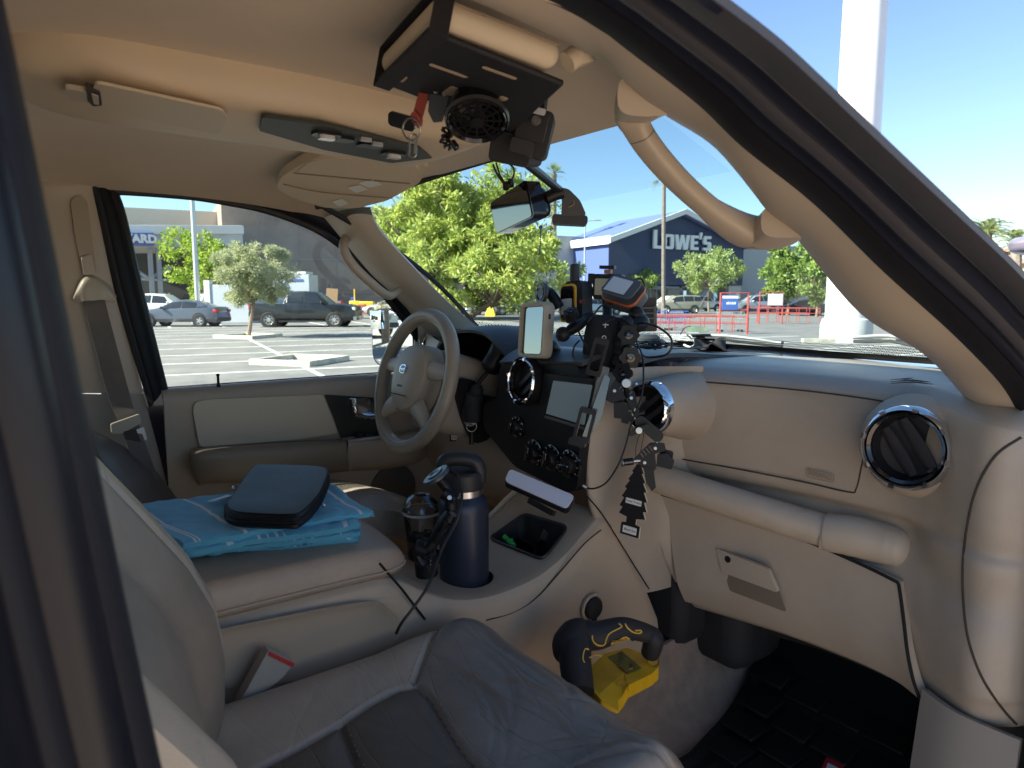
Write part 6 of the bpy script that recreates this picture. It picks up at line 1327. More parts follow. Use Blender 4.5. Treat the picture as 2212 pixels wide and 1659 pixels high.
# ratchet buckle with red strap, ring and carabiner
buc = thing('strap_buckle', 'dark metal buckle with a red strap and steel ring hanging from the visor', 'buckle', tuple(at(930,200,d=.84))); Fb = frame(-50, -4, -28)
rb('webbing', at(957,158,d=.845), Fb, .017, .030, .003, .001, mat('webbing_tan', (.16,.12,.07), .85, bump=.8, bscale=500), buc); rb('gold_webbing', at(962,175,d=.84), frame(-50,-4,-22), .022, .008, .006, .001, mat('webbing_gold', (.55,.40,.16), .7, bump=1., bscale=900), buc)
make('plate', MB().prism([(-.012,.022),(.012,.024),(.013,-.002),(.006,-.030),(-.004,-.032),(-.012,-.02)], at(948,205,d=.84), *frame(-50,-4,-8)[:2], .004), mat('gunmetal', (.10,.11,.13), .4, metal=.7), buc, bevel=.001)
for x, y in ((942,198),(960,203)): make('rivet', MB().lathe([(.003,0),(.0025,.002),(0,.0022)], at(x, y, d=.834), Fb[2], 14), bolt_m, buc)
redm = mat('red_leather', (.28,.055,.04), .7, bump=.6, bscale=300); strip('red_strap', pd_([(915,168),(900,215),(888,262)], .845), pd_([(932,172),(922,218),(908,268)], .845), redm, buc, 5, .003, cols=3)
tb('red_fold', pd_([(893,245),(905,262),(900,272)], .84), .005, redm, buc)
def ring(name, c, F_, r, t, m_, par, n=32): ex, ey, _n = F_; return make(name, MB().tube([c+ex*math.cos(2*math.pi*i/n)*r+ey*math.sin(2*math.pi*i/n)*r for i in range(n)], t, 8, closed=True), m_, par)
ring('split_ring', at(889,279,d=.84), frame(-60,-10,0), .0125, .0012, bolt_m, buc)
cb = thing('carabiner', 'small steel carabiner hanging from the split ring', 'carabiner', tuple(at(892,300,d=.84)))
ex, ey, _n = frame(-40,0,-4); cc3 = at(892,315,d=.838); make('body', MB().tube([cc3+ex*x+ey*y for x, y in rrect(.0085,.027,.004)], .0012, 8, closed=True), bolt_m, cb); make('gate', MB().tube([cc3+ex*.002+ey*.010, cc3+ex*.0025-ey*.009], .0008, 6), bolt_m, cb)
wb = thing('wire_bundle', 'knotted bundle of thin black wires hanging beside the clip fan', 'cable', tuple(at(970,300,d=.88))); rnd = random.Random(3)
for k_ in range(4):
    P = [(955+rnd.uniform(-4,22), 275+j*9+rnd.uniform(-5,5)) for j in range(6)]; tb('wire', [at(x, y, d=.88+rnd.uniform(-.01,.01)) for x, y in P], .0016, cable_m, wb, 6)
cyl('plug', at(975,305,d=.875), at(988,322,d=.875), .0045, blk_g, wb); cyl('plug', at(958,290,d=.875), at(960,303,d=.875), .0035, blk_g, wb)
rb('wing_plate', at(868,262,d=.95), frame(-60,-30,-20), .04, .02, .004, .006, blk_g, buc)

# rear view mirror with its arm and sensor pod
mir = thing('rear_mirror', 'black rear view mirror camera on its arm in front of the leafy trees', 'mirror', tuple(at(1110,440,d=1.3)))
f0, f1, f2, f3 = at(1058,439,d=1.42), at(1138,387,d=1.28), at(1154,468,d=1.27), at(1072,507,d=1.41)
fn2 = (f1-f0).cross(f3-f0).normalized(); fn2 = fn2 if fn2.dot(CPOS-f0) > 0 else -fn2
flatpoly('housing', [f0-fn2*.028,f1-fn2*.028,f2-fn2*.028,f3-fn2*.028], fn2, .028, blk_g, mir, .012, bevel=.006, seg=3)
cf = (f0+f1+f2+f3)/4; back = [cf+(p-cf)*.92-fn2*.028 for p in (f0,f1,f2,f3)]; back2 = [cf+(p-cf)*.75-fn2*.060 for p in (f0,f1,f2,f3)]
make('back_shell', MB().hexa(back2, back), blk_g, mir, bevel=.018, seg=5)
flatpoly('mirror_face', [cf+(p-cf)*.93+fn2*.0006 for p in (f0,f1,f2,f3)], fn2, .0012, mat('mirror_dark', (.19,.20,.20), .04, metal=1.), mir, .008, smooth=False)
tb('arm', [at(1128,345,d=1.06), at(1165,375,d=1.18), at(1205,408,d=1.30)], .0075, blk, mir, 10); tb('joint', [at(1180,428,d=1.31), at(1198,420,d=1.31), at(1215,415,d=1.31)], .012, blk, mir, 12)
Pp = [at(1200,402,d=1.34), at(1228,408,d=1.34), at(1252,432,d=1.34), at(1266,464,d=1.34), at(1212,466,d=1.34), at(1214,432,d=1.34)]; flatpoly('mount_wedge', Pp, (CPOS-Pp[0]), .03, mat('pod_black', (.03,.033,.038), .5), mir, .006, bevel=.003)
rb('sensor_pod', at(1231,474,d=1.32), frame(-40,0,-3), .068, .018, .04, .006, MATS['pod_black'], mir, .005, off=-.02)
for x, y in ((1092,400),(1103,394)): cyl('socket', at(x, y-6, d=1.30), at(x+1, y+9, d=1.31), .006, blk, mir)
tb('strap', [at(1234,418,d=1.315), at(1240,440,d=1.31), at(1228,447,d=1.31)], .0012, mat('gold_wire', (.5,.38,.15), .4, metal=.6), mir, 6)
ros = thing('rosary', 'black rosary with one blue bead and a cross hanging below the mirror', 'rosary', tuple(at(1168,480,d=1.33)))
make('blue_bead', MB().lathe([(0,-.004),(.003,-.003),(.0042,0),(.003,.003),(0,.004)], at(1168,491,d=1.33), UP, 14), mat('bead_blue', (.03,.08,.6), .15), ros)
for k_ in range(9): make('bead', MB().lathe([(0,-.0018),(.0018,0),(0,.0018)], at(1167.5, 497+k_*4, d=1.33), UP, 8), blk_g, ros)
m = MB(); m.box(at(1166.5,541,d=1.33), (.0022,.0022,.018)); m.box(at(1166.5,538,d=1.33), (.011,.002,.0022), Matrix.Rotation(_y,3,'Z')); make('cross', m, blk_g, ros)

# ---- cluster of devices above the centre stack
def device(name, label, cat, c, F_, w_, h, t, r, body_m, screen=None, bez=.008, scr_m=None):
    o = thing(name, label, cat, tuple(c)); rb('body', c, F_, w_, h, t, r, body_m, o, .003, off=-t/2)
    if screen: sw_, sh, dx, dy = screen; rb('screen', c, F_, sw_, sh, .001, .003, scr_m or screen_m, o, 0., off=t/2+.0003, dx=dx, dy=dy)
    return o
tan = mat('tan_case', (.40,.36,.29), .5)
c = at(1157,714,d=1.56); F1 = frame(-93, 6, 3)
gps = thing('tan_tablet', 'small tan framed display in the middle of the dashboard, facing the driver', 'display', tuple(c))
mo_ = rrect(.098,.126,.016); mi2 = rrect(.080,.106,.008); n_ = len(mo_); m = MB(); ex, ey, n = F1
R4 = [[c+ex*x+ey*y+n*z for x, y in P] for P, z in ((mi2,.006),(mi2,.012),([(x*.96,y*.97) for x, y in mo_],.0135),(mo_,.009),(mo_,-.012),([(x*.96,y*.97) for x, y in mo_],-.015))]
m.add([p for r in R4 for p in r], [(k*n_+i, k*n_+(i+1)%n_, (k+1)*n_+(i+1)%n_, (k+1)*n_+i) for k in range(5) for i in range(n_)]+[[5*n_+i for i in range(n_)]]); make('case', m, tan, gps)
rb('screen', c, F1, .079, .105, .001, .008, mat('mirror_screen', (.22,.24,.25), .02, metal=1.), gps, 0., off=.006)
rb('side_button', c, (F1[2]*-1, F1[1], F1[0]), .005, .012, .002, .002, blk, gps, 0., off=.049, dy=.03); tb('ball_mount', [c-n*.02-ey*.03, c-n*.05-ey*.04, at(1215,795,d=1.66)], .02, arm_m, gps, 14)
c = at(1236,652,d=1.62); F2 = frame(-86, 4, 4); sat = thing('satellite_messenger', 'yellow and black satellite handset with a stub antenna', 'gps handset', tuple(c))
ex, ey, n = F2; ys2 = [(-.052,.024),(-.04,.029),(0,.030),(.03,.030),(.045,.024),(.052,.015)]
rb('body', c, F2, .060, .100, .034, .016, mat('rubber_dark', (.025,.027,.032), .55), sat, .006, off=-.02); rb('yellow_frame', c, F2, .050, .088, .004, .012, mat('amber_frame', (.75,.42,.03), .45), sat, .0015, off=.013, dy=-.004)
rb('face', c, F2, .040, .078, .002, .009, blk_g, sat, 0., off=.0165, dy=-.004); rb('screen', c, F2, .034, .036, .0006, .002, mat('screen_bright', (.62,.66,.70), .08), sat, 0., off=.0187, dy=-.012)
cyl('antenna', c+ey*.045-n*.004+ex*.004, c+ey*.088-n*.004+ex*.004, .0115, MATS['rubber_dark'], sat, bevel=.004)
text('side_mark', 'SOS', c+ex*.0305-n*.002-ey*.002, -n, ey, .011, mat('sos_red', (.6,.06,.02), .5), sat)
tb('cradle', [c-n*.024, c-n*.05-ey*.03, at(1290,690,d=1.64)], .012, arm_m, sat, 12)
c = at(1312,620,d=1.62); F3 = frame(-62, 0, -2); ac = thing('action_camera', 'square action camera in a black cage, highest of the dashboard gadgets', 'camera', tuple(c))
rb('cage', c, F3, .066, .060, .032, .005, mat('cage_grey', (.035,.038,.04), .5), ac, .003, off=-.016); rb('bezel', c, F3, .052, .048, .004, .004, blk, ac, .001, off=.016, dx=-.004); rb('monitor', c, F3, .040, .038, .0008, .002, mat('monitor_glass', (.06,.075,.07), .06), ac, 0., off=.0202, dx=-.004)
rb('top_clip', at(1313,577.5,d=1.62), F3, .036, .008, .018, .001, blk, ac, .001); rb('spacer', at(1314,587,d=1.62), F3, .016, .010, .014, .001, mat('copper_block', (.45,.22,.16), .5), ac, .001); rb('side_latch', at(1278,602,d=1.62), F3, .014, .024, .012, .001, blk, ac, .001)
tb('stem', [c-F3[1]*.03, at(1312,668,d=1.62), at(1312,690,d=1.6)], .012, arm_m, ac, 12)
c = at(1345,628,d=1.52); F4 = frame(-70, 42, -18); hh = thing('handheld_gps', 'grey handheld navigator with an orange stripe and bright screen, tilted on its mount', 'gps handset', tuple(c))
rb('body', c, F4, .090, .062, .030, .018, mat('gps_grey', (.08,.085,.09), .5), hh, .007, off=-.018); rb('orange_band', c, F4, .093, .065, .005, .018, mat('gps_orange', (.65,.13,.03), .5), hh, .002, off=-.006); rb('front', c, F4, .084, .055, .004, .014, MATS['gps_grey'], hh, .0015, off=.0115); rb('screen', c, F4, .056, .040, .0008, .002, MATS['screen_bright'], hh, 0., off=.0152, dx=-.006)
tb('cable', [at(1368,605,d=1.52), at(1385,602,d=1.53), at(1392,615,d=1.54), at(1394,632,d=1.54)], .0024, cable_m, hh); cyl('plug', at(1394,628,d=1.54), at(1395,648,d=1.54), .0048, blk, hh)
tb('lead', [at(1328,655,d=1.53), at(1300,660,d=1.52), at(1284,678,d=1.5), at(1265,700,d=1.5), at(1240,720,d=1.5), at(1205,735,d=1.52)], .0022, cable_m, hh)
c = at(1397,680,d=1.60); F5 = frame(-45, 0, 2); bx_ = device('radio_box', 'upright black ribbed device right of the handheld navigator', 'device', c, F5, .046, .078, .035, .005, mat('box_black', (.015,.016,.018), .45))
for k_ in range(4): rb('rib', c, F5, .030, .003, .002, .001, blk_g, bx_, 0., off=.018, dy=-.02+k_*.012)
rb('grip_strip', c, F5, .006, .04, .002, .001, grey_p, bx_, 0., off=.018, dx=.018)
# speaker
c = at(1306,742,d=1.50); spk = thing('portable_speaker', 'rounded black fabric speaker with plus and ring marks among the gadgets', 'speaker', tuple(c)); F6 = frame(-48, 12, -4); ex, ey, n = F6
fab = mat('speaker_cloth', (.018,.019,.023), .85, bump=1., bscale=1300, bdist=.0012); m = MB(); prof = [(0,-.062),(.03,-.060),(.042,-.048),(.046,-.02),(.046,.02),(.043,.042),(.033,.056),(.016,.061),(0,.062)]
m.lathe(prof, c, ey, 36, ref=ex, sx=1., sy=.62); make('body', m, fab, spk)
text('plus_mark', '+', c+n*.0285+ey*.035+ex*.0, ex, ey, .028, letter_w, spk); ring('ring_mark', c+n*.0295+ey*.008, F6, .0042, .0008, letter_w, spk)
# magnetic round mount
c = at(1170,633,d=1.60); mm2 = thing('round_phone_mount', 'round grey phone mount plate left of the yellow handset', 'phone mount', tuple(c)); nn = frame(-100, 8)[2]
make('plate', MB().lathe([(0,.004),(.023,.004),(.025,.002),(.025,-.004),(0,-.006)], c, nn, 32), mat('mount_grey', (.06,.065,.075), .35), mm2); make('pad', MB().lathe([(.012,.0045),(.017,.0055),(.017,.0045)], c, nn, 28), blk_g, mm2); tb('neck', [c-nn*.004, at(1186,632,d=1.62), at(1200,650,d=1.62), at(1208,665,d=1.62)], [.018]*6+[.014]*10 if False else .013, arm_m, mm2, 12)
# ball arms
def ballarm(label, P, r, group='ball jointed mounting arms'):
    o = thing('mounting_arm', label, 'mount arm', tuple(P[0]), group); mid = P[len(P)//2]
    m = MB(); S = spline(P, 8); L = len(S); make('arm', m.tube(S, [r*(.75+.35*abs(math.cos(math.pi*2*i/(L-1)))) for i in range(L)], 12, flat=.8), arm_m, o)
    for p in (P[0], P[-1]): make('ball', MB().lathe([(r*1.1*math.sin(math.pi*i/10), -r*1.1*math.cos(math.pi*i/10)) for i in range(11)], p, UP, 16), blk, o)
    return o
def knob(par, c, n, r):
    n = Vector(n).normalized(); u = n.cross(UP).normalized(); w_ = u.cross(n); P = []
    for i in range(30): a = 2*math.pi*i/30; rr2 = r*(.78+.22*math.cos(3*a)**2); P.append((rr2*math.cos(a), rr2*math.sin(a)))
    kb = make('knob', MB().prism(P, c+n*.009, u, n.cross(u), .018), arm_m, par, bevel=.005, seg=3)
    make('knob_boss', MB().lathe([(r*.42,.0),(r*.38,.004),(r*.2,.0045),(r*.16,.002),(0,.002)], c+n*.009, n, 20), blk_g, kb); return kb
a1 = ballarm('black jointed arm lying between the tan display and the speaker', [at(1216,722,d=1.48), at(1232,712,d=1.48), at(1256,698,d=1.5), at(1272,688,d=1.52)], .015); knob(a1, at(1234,680,d=1.47), (.3,-.5,.9), .017)
a2 = ballarm('black jointed arm with a star knob right of the speaker', [at(1352,700,d=1.48), at(1346,728,d=1.46), at(1340,755,d=1.46), at(1336,785,d=1.46)], .017); knob(a2, at(1358,724,d=1.42), (.7,-.7,.1), .023)
a3 = ballarm('lower black jointed arm whose star knob hangs over the stack edge', [at(1375,680,d=1.5), at(1392,694,d=1.5), at(1366,706,d=1.48), at(1350,712,d=1.48)], .016); knob(a3, at(1362,772,d=1.42), (.7,-.7,.0), .024); knob(a3, at(1345,806,d=1.42), (.6,-.7,.3), .022); cyl('post', at(1352,745,d=1.46), at(1338,872,d=1.45), .014, arm_m, a3)
# phone holder
ph = thing('phone_holder', 'dark clear plastic spring phone holder in front of the radio screen', 'phone holder', tuple(at(1275,840,d=1.38))); clr = mat('smoke_plastic', (.03,.032,.036), .12, coat=.5, spec=.8)
P = [at(1306,808,d=1.38), at(1318,816,d=1.38), at(1300,900,d=1.38), at(1268,952,d=1.38), at(1256,948,d=1.38)]; flatpoly('back_bar', P, (CPOS-P[0]), .006, clr, ph, .004, bevel=.0015)
Fh = frame(-52, 4, -13)
def claw(x, y, w_, h):
    ex, ey, n = Fh; cc_ = at(x, y, d=1.37); mo2, mi3 = rrect(w_, h, .004), rrect(w_*.62, h*.72, .002); m = MB(); k = len(mo2)
    for z0, z1 in ((.012,.004),):
        vs = [cc_+ex*a+ey*b+n*z for z in (.012,.004) for P_ in (mo2, mi3) for a, b in P_]; fs = [(i, (i+1)%k, k+(i+1)%k, k+i) for i in range(k)]+[(2*k+i, 3*k+i, 3*k+(i+1)%k, 2*k+(i+1)%k) for i in range(k)]+[(i, 2*k+i, 2*k+(i+1)%k, (i+1)%k) for i in range(k)]+[(k+i, k+(i+1)%k, 3*k+(i+1)%k, 3*k+i) for i in range(k)]; m.add(vs, fs)
    make('claw', m, clr, ph); rb('claw_lip', cc_, Fh, w_*.9, .010, .022, .002, clr, ph, .002, dy=h*.45)
claw(1292,772,.030,.075); claw(1264,918,.034,.068); rb('slide_rail', at(1293,850,d=1.38), Fh, .018, .11, .003, .002, mat('clear_rail', (.16,.19,.20), .08, coat=.6), ph, .001)
rb('foot', at(1248,955,d=1.38), Fh, .034, .014, .02, .003, clr, ph, .003)
# super clamps and freshener
def sclamp(par, c, F_, s_=1.):
    ex, ey, n = F_; 
    make('jaw', MB().prism([(-.028*s_,.018*s_),(.010*s_,.024*s_),(.028*s_,.010*s_),(.024*s_,0),(.006*s_,.006*s_),(-.006*s_,-.014*s_),(-.02*s_,-.018*s_)], c+n*.010, ex, ey, .020), arm_m, par, bevel=.002)
    make('jaw_pad', MB().prism([(-.004*s_,-.012*s_),(.008*s_,.002*s_),(.022*s_,-.004*s_),(.024*s_,-.022*s_),(.012*s_,-.030*s_)], c+n*.007, ex, ey, .014), blk_m, par, bevel=.002)
    for x, y in ((-.016,.004),(.012,.013)): make('bolt', MB().lathe([(.0036,0),(.0032,.0015),(0,.0016)], c+n*.0105+ex*x*s_+ey*y*s_, n, 14), bolt_m, par)
    for k_ in range(4): make('groove', MB().box(c+n*.011+ex*(-.012+k_*.006)*s_+ey*.017*s_, (.0015,.010*s_,.001), Matrix((ex, ey, n)).transposed()), blk_g, par)
mgc = thing('clamp_arm', 'black magic arm with two crab clamps, hooked on the passenger grab bar', 'clamp arm', tuple(at(1400,950,d=1.44)))
sclamp(mgc, at(1340,862,d=1.42), frame(-45,8,-40), 1.25); sclamp(mgc, at(1356,885,d=1.43), frame(-45,8,-48), .9)
cyl('gauge_knob', at(1353,828,d=1.40)+V(.0,0,0), at(1353,828,d=1.388), .010, bolt_m, mgc); cyl('gauge_stem', at(1353,838,d=1.40), at(1355,868,d=1.42), .0055, arm_m, mgc)
cyl('rod', at(1364,892,d=1.43), at(1374,906,d=1.43), .005, bolt_m, mgc)
ex, ey, n = frame(-45,5,-40); make('arm_link', MB().prism([(x*1.0, y) for x, y in rrect(.066,.024,.011)], at(1402,926,d=1.42)+n*.010, ex, ey, .020), arm_m, mgc, bevel=.003); knb = at(1380,929,d=1.40); make('lever', MB().prism(rrect(.044,.011,.005), knb+n*.006, *frame(-45,5,25)[:2], .008), arm_m, mgc, bevel=.002); make('lever_bolt', MB().lathe([(.007,0),(.0065,.003),(0,.0032)], knb+n*.008, n, 18), bolt_m, mgc)
cyl('rod', at(1421,948,d=1.42), at(1417,966,d=1.42), .0045, bolt_m, mgc)
sclamp(mgc, at(1413,990,d=1.42), frame(-48,5,38), 1.25); rb('clamp_back', at(1437,990,d=1.44), frame(-48,5,-10), .028, .035, .014, .004, arm_m, mgc, .003); make('bolt', MB().lathe([(.0055,0),(.005,.002),(0,.0022)], at(1441,1001,d=1.43), frame(-48,5)[2], 14), bolt_m, mgc)
cyl('screw_handle', at(1344,999,d=1.42), at(1368,996,d=1.42), .0075, blk_g, mgc); cyl('handle_cap', at(1341,1000,d=1.419), at(1345,999,d=1.42), .0085, bolt_m, mgc); cyl('screw', at(1366,996,d=1.42), at(1384,994,d=1.42), .0045, bolt_m, mgc)
make('lower_jaw', MB().prism([(-.008,.02),(.012,.016),(.018,-.022),(.010,-.030),(-.002,-.012)], at(1398,1028,d=1.42)+frame(-48,5,0)[2]*.008, *frame(-48,5,0)[:2], .016), arm_m, mgc, bevel=.002)
tb('cord', [at(1391,935,d=1.43), at(1388,955,d=1.43), at(1378,1003,d=1.43)], .0009, cable_m, mgc, 5); tb('cord', [at(1384,935,d=1.43), at(1374,965,d=1.43), at(1374,1003,d=1.43)], .0009, cable_m, mgc, 5)
def freshener(label, c, F_, s_):
    ex, ey, n = F_; o = thing('air_freshener', label, 'air freshener', tuple(c), 'black tree shaped air fresheners')
    prof = [(.004,.078),(.012,.062),(.009,.060),(.018,.044),(.014,.042),(.023,.026),(.018,.024),(.027,.006),(.021,.004),(.029,-.014),(.022,-.016),(.028,-.030),(.010,-.034),(.010,-.046),(.020,-.048),(.020,-.072)]
    P = [(x*s_, y*s_) for x, y in prof]+[(-x*s_, y*s_) for x, y in prof[::-1]]; P = P[::-1]
    make('card', MB().prism(P, c+n*.0010, ex, ey, .0020), mat('freshener_black', (.008,.008,.010), .55), o, smooth=False); make('card_edge', MB().prism([(x*1.05+.0006, y*1.012) for x, y in P], c-n*.0012, ex, ey, .0022), mat('card_cream', (.72,.66,.50), .8), o, smooth=False)
    for y, h, w_, tx, fs in ((.0,.011,.034,'Little Trees',.0082),(-.060,.015,.030,'Black Ice',.0082)):
        lb = make('label_panel', MB().prism(rrect(w_*s_, h*s_, .001), c+n*.0014+ey*y*s_, ex, ey, .0003), letter_w, o, smooth=False); text('lettering', tx, c+n*.0016+ey*y*s_, ex, ey, fs*s_*.82, blk, lb, ext=.0001)
    tb('string', [c+ey*.078*s_, c+ey*.10*s_+n*.002], .0006, cable_m, o, 5, 2); return o
freshener('black tree freshener hanging under the clamp on the passenger grab bar', at(1369,1084,d=1.43), frame(-68,2,-6), 1.02)
freshener('black tree freshener hidden behind the steering column, only its label showing', at(984,903,d=1.98), frame(-55,0,0), .95)
# dash top clutter
dl = thing('pedestal_base', 'black disc base with coiled cables on top of the dashboard', 'device base', tuple(at(1395,735,Z=1.345)))
make('disc', MB().lathe([(0,.02),(.035,.018),(.045,.008),(.045,0),(0,0)], at(1395,735,Z=1.345), UP, 32), mat('disc_dark', (.05,.055,.06), .4), dl)
rnd = random.Random(9); c = at(1400,758,Z=1.335)
for k_ in range(6):
    rr2 = rnd.uniform(.025,.05); oo = V(rnd.uniform(-.02,.02),rnd.uniform(-.02,.02),.004+.003*k_); tb('cable_coil', [c+oo+V(math.cos(2*math.pi*i/14+k_)*rr2, math.sin(2*math.pi*i/14+k_)*rr2*.8, rnd.uniform(0,.006)) for i in range(14)], .002, cable_m, dl, 6, 4)
big = thing('looped_cable', 'long black cable looping over the dashboard edge and down to the radio', 'cable', tuple(at(1400,750,d=1.5)))
tb('upper_loop', [at(1370,702,d=1.48), at(1390,698,d=1.46), at(1420,706,d=1.45), at(1448,728,d=1.44), at(1450,752,d=1.44), at(1435,768,d=1.45), at(1400,772,d=1.48), at(1390,768,d=1.5)], .0024, cable_m, big)
tb('down_lead', [at(1376,742,d=1.45), at(1388,770,d=1.42), at(1390,810,d=1.39), at(1387,850,d=1.38), at(1375,885,d=1.38), at(1362,920,d=1.38), at(1352,960,d=1.39), at(1335,1005,d=1.40), at(1310,1042,d=1.42), at(1285,1055,d=1.43), at(1268,1054,d=1.44)], .0019, cable_m, big)
cyl('plug', at(1258,1048,d=1.44), at(1268,1054,d=1.44), .0035, bolt_m, big); tb('side_lead', [at(1450,752,d=1.5), at(1480,752,d=1.6), at(1530,750,d=1.7)], .002, cable_m, big)
tb('inner_loop', [at(1300,700,d=1.47), at(1330,688,d=1.46), at(1352,692,d=1.45), at(1372,712,d=1.45), at(1376,742,d=1.45)], .002, cable_m, big)
tb('inner_loop', [at(1262,690,d=1.5), at(1248,705,d=1.5), at(1256,730,d=1.49), at(1272,760,d=1.49), at(1270,790,d=1.49)], .002, cable_m, big)
tb('left_loop', [at(1252,735,d=1.5), at(1240,750,d=1.5), at(1238,775,d=1.5), at(1250,785,d=1.5), at(1262,770,d=1.5)], .002, cable_m, big)
c = at(1462,733,Z=1.35); rb('white_box', c, frame(-48,0,0), .095, .022, .06, .002, mat('card_white', (.75,.76,.78), .5), None, .001, off=-.06, label='flat white box on the dashboard, touching the windscreen', cat='box', loc=c)
c = at(1500,713,Z=1.37); sg2 = thing('sunglasses', 'sunglasses with pale reflecting lenses lying upside down near the windscreen', 'sunglasses', tuple(c)); 
flatpoly('lens', pl([(1478,712),(1490,704),(1520,707),(1532,716),(1512,720),(1485,718)], Z=1.372), UP, .002, mat('lens_pale', (.55,.62,.64), .1, metal=.6), sg2, .006, bevel=.001); tb('temple_arm', pl([(1470,722),(1480,708),(1492,705)], Z=1.374), .002, blk, sg2, 6)
c = at(1535,742,Z=1.34); rows = spgrid([[at(1500+i*17, 736+j*6, Z=1.338)+UP*(.012*math.sin(i*2.1+j)+.008) for i in range(5)] for j in range(4)], 4, 4); make('brown_cloth', MB().grid(rows, thick=.004), mat('cloth_brown', (.035,.025,.022), .9, bump=1., bscale=300), label='crumpled dark brown cloth on the dashboard beside the white box', cat='cloth', loc=c)
tb('white_cable', [at(1478,745,Z=1.34), at(1492,750,Z=1.34), at(1502,742,Z=1.345), at(1496,733,Z=1.35)], .003, letter_w, None, 8, 5, label='short white cable curling out of the white box', cat='cable', loc=at(1490,742,Z=1.34))
# LED panel light
q = [at(1100,1013,d=1.46), at(1244,1073,d=1.40), at(1226,1100,d=1.375), at(1088,1040,d=1.435)]; nn = (q[1]-q[0]).cross(q[3]-q[0]).normalized(); nn = nn if nn.dot(CPOS-q[0]) > 0 else -nn
led = thing('panel_light', 'slim white panel light on a black back under the climate knobs', 'light', tuple(q[0])); flatpoly('back_shell', [p-nn*.016 for p in q], nn, .015, blk, led, .010, bevel=.003); cq = sum(q, Vector())/4
flatpoly('white_face', [cq+(p-cq)*.975-nn*.001 for p in q], nn, .003, mat('diffuser_white', (.68,.71,.82), .35), led, .010, bevel=.001); rb('clip', at(1170,1095,d=1.43), frame(-60,20,-20), .06, .012, .02, .002, blk, led, .002)
# keys
ky = thing('ignition_key', 'car key in the ignition with a black fob hanging from its ring', 'key', tuple(igc)); make('key_head', MB().prism(rrect(.012,.026,.004), igc+V(.016,-.006,0), *frame(-20,0,40)[:2], .006), blk_g, ky, bevel=.002); ring('key_ring', igc+V(.012,-.004,-.018), frame(-30,0), .013, .001, bolt_m, ky); tb('fob', [igc+V(.01,-.004,-.032), igc+V(.01,-.004,-.065)], .0065, blk, ky, 10, 3)

# ---- bottle
BZ = .846; bt = thing('water_bottle', 'matt navy steel bottle standing in the front cup holder', 'bottle', (BC.x,BC.y,BZ)); nb = mat('bottle_navy', (.030,.040,.068), .42, metal=.35, bump=.2, bscale=900, bdist=.0003, coat=.05)
bo = V(BC.x,BC.y,BZ); ztop = at(1003,1085,X=BC.x).z-BZ; r_ = .0505
make('body', MB().lathe([(0,0),(r_*.96,0),(r_,.004),(r_,ztop-.012),(r_*.985,ztop),(r_*.90,ztop+.010),(r_*.78,ztop+.016),(r_*.76,ztop+.018)], bo, UP, 56), nb, bt)
make('neck', MB().lathe([(r_*.75,ztop+.016),(r_*.75,ztop+.033)], bo, UP, 48), steelm, bt); lidm = mat('lid_black', (.02,.02,.023), .5, bump=.15, bscale=900, bdist=.0003)
lb_ = make('lid', MB().lathe([(r_*.78,ztop+.031),(r_*.80,ztop+.034),(r_*.78,ztop+.062),(r_*.70,ztop+.067),(0,ztop+.068)], bo, UP, 48), lidm, bt)
hx = C_R.copy(); hz = ztop+.055
tb('carry_handle', [bo+hx*.030+UP*(hz-.01), bo+hx*.031+UP*(hz+.012), bo+hx*.022+UP*(hz+.030), bo+UP*(hz+.036)-hx*.004, bo-hx*.030+UP*(hz+.034), bo-hx*.040+UP*(hz+.026), bo-hx*.040+UP*(hz+.010)], .0150, lidm, bt, 14)
# iced coffee cup
cpo = V(ccup.x, ccup.y, .846); dsh = (at(915,1150,X=ccup.x)-cpo); cupb = V(at(912,1172,X=-.095).x, at(912,1172,X=-.095).y, .86)
cup = thing('iced_coffee_cup', 'clear plastic iced coffee cup with a domed lid behind the navy bottle', 'cup', tuple(cupb)); plc = glassmat('clear_cup', (.90,.92,.92), 1.5, .02); cof = mat('iced_coffee', (.055,.022,.010), .2, var=.5, vscale=40, coat=.5)
zt2 = at(912,1106,X=-.095).z-cupb.z
make('cup', MB().lathe([(0,.0),(.027,.0),(.040,zt2),(.042,zt2+.003)], cupb, UP, 36), plc, cup); make('coffee', MB().lathe([(0,.002),(.0262,.002),(.036,zt2*.62),(0,zt2*.62)], cupb, UP, 36), cof, cup)
make('dome_lid', MB().lathe([(.043,zt2),(.044,zt2+.006),(.042,zt2+.010),(.040,zt2+.018),(.030,zt2+.034),(.018,zt2+.040),(.012,zt2+.038)], cupb, UP, 36), glassmat('lid_haze', (.62,.66,.66), 2.2, .15), cup); make('lid_rim', MB().lathe([(.0425,zt2-.001),(.0445,zt2+.003),(.0425,zt2+.007)], cupb, UP, 36), mat('rim_clear', (.6,.63,.62), .15), cup)
for k_ in range(7): a = k_*.9; make('ice_cube', MB().box(cupb+V(math.cos(a)*.018, math.sin(a)*.018, zt2*.6+.004*(k_%3)), (.017,.017,.017), Euler((a,a*2,a)).to_matrix()), plc, cup, bevel=.003)
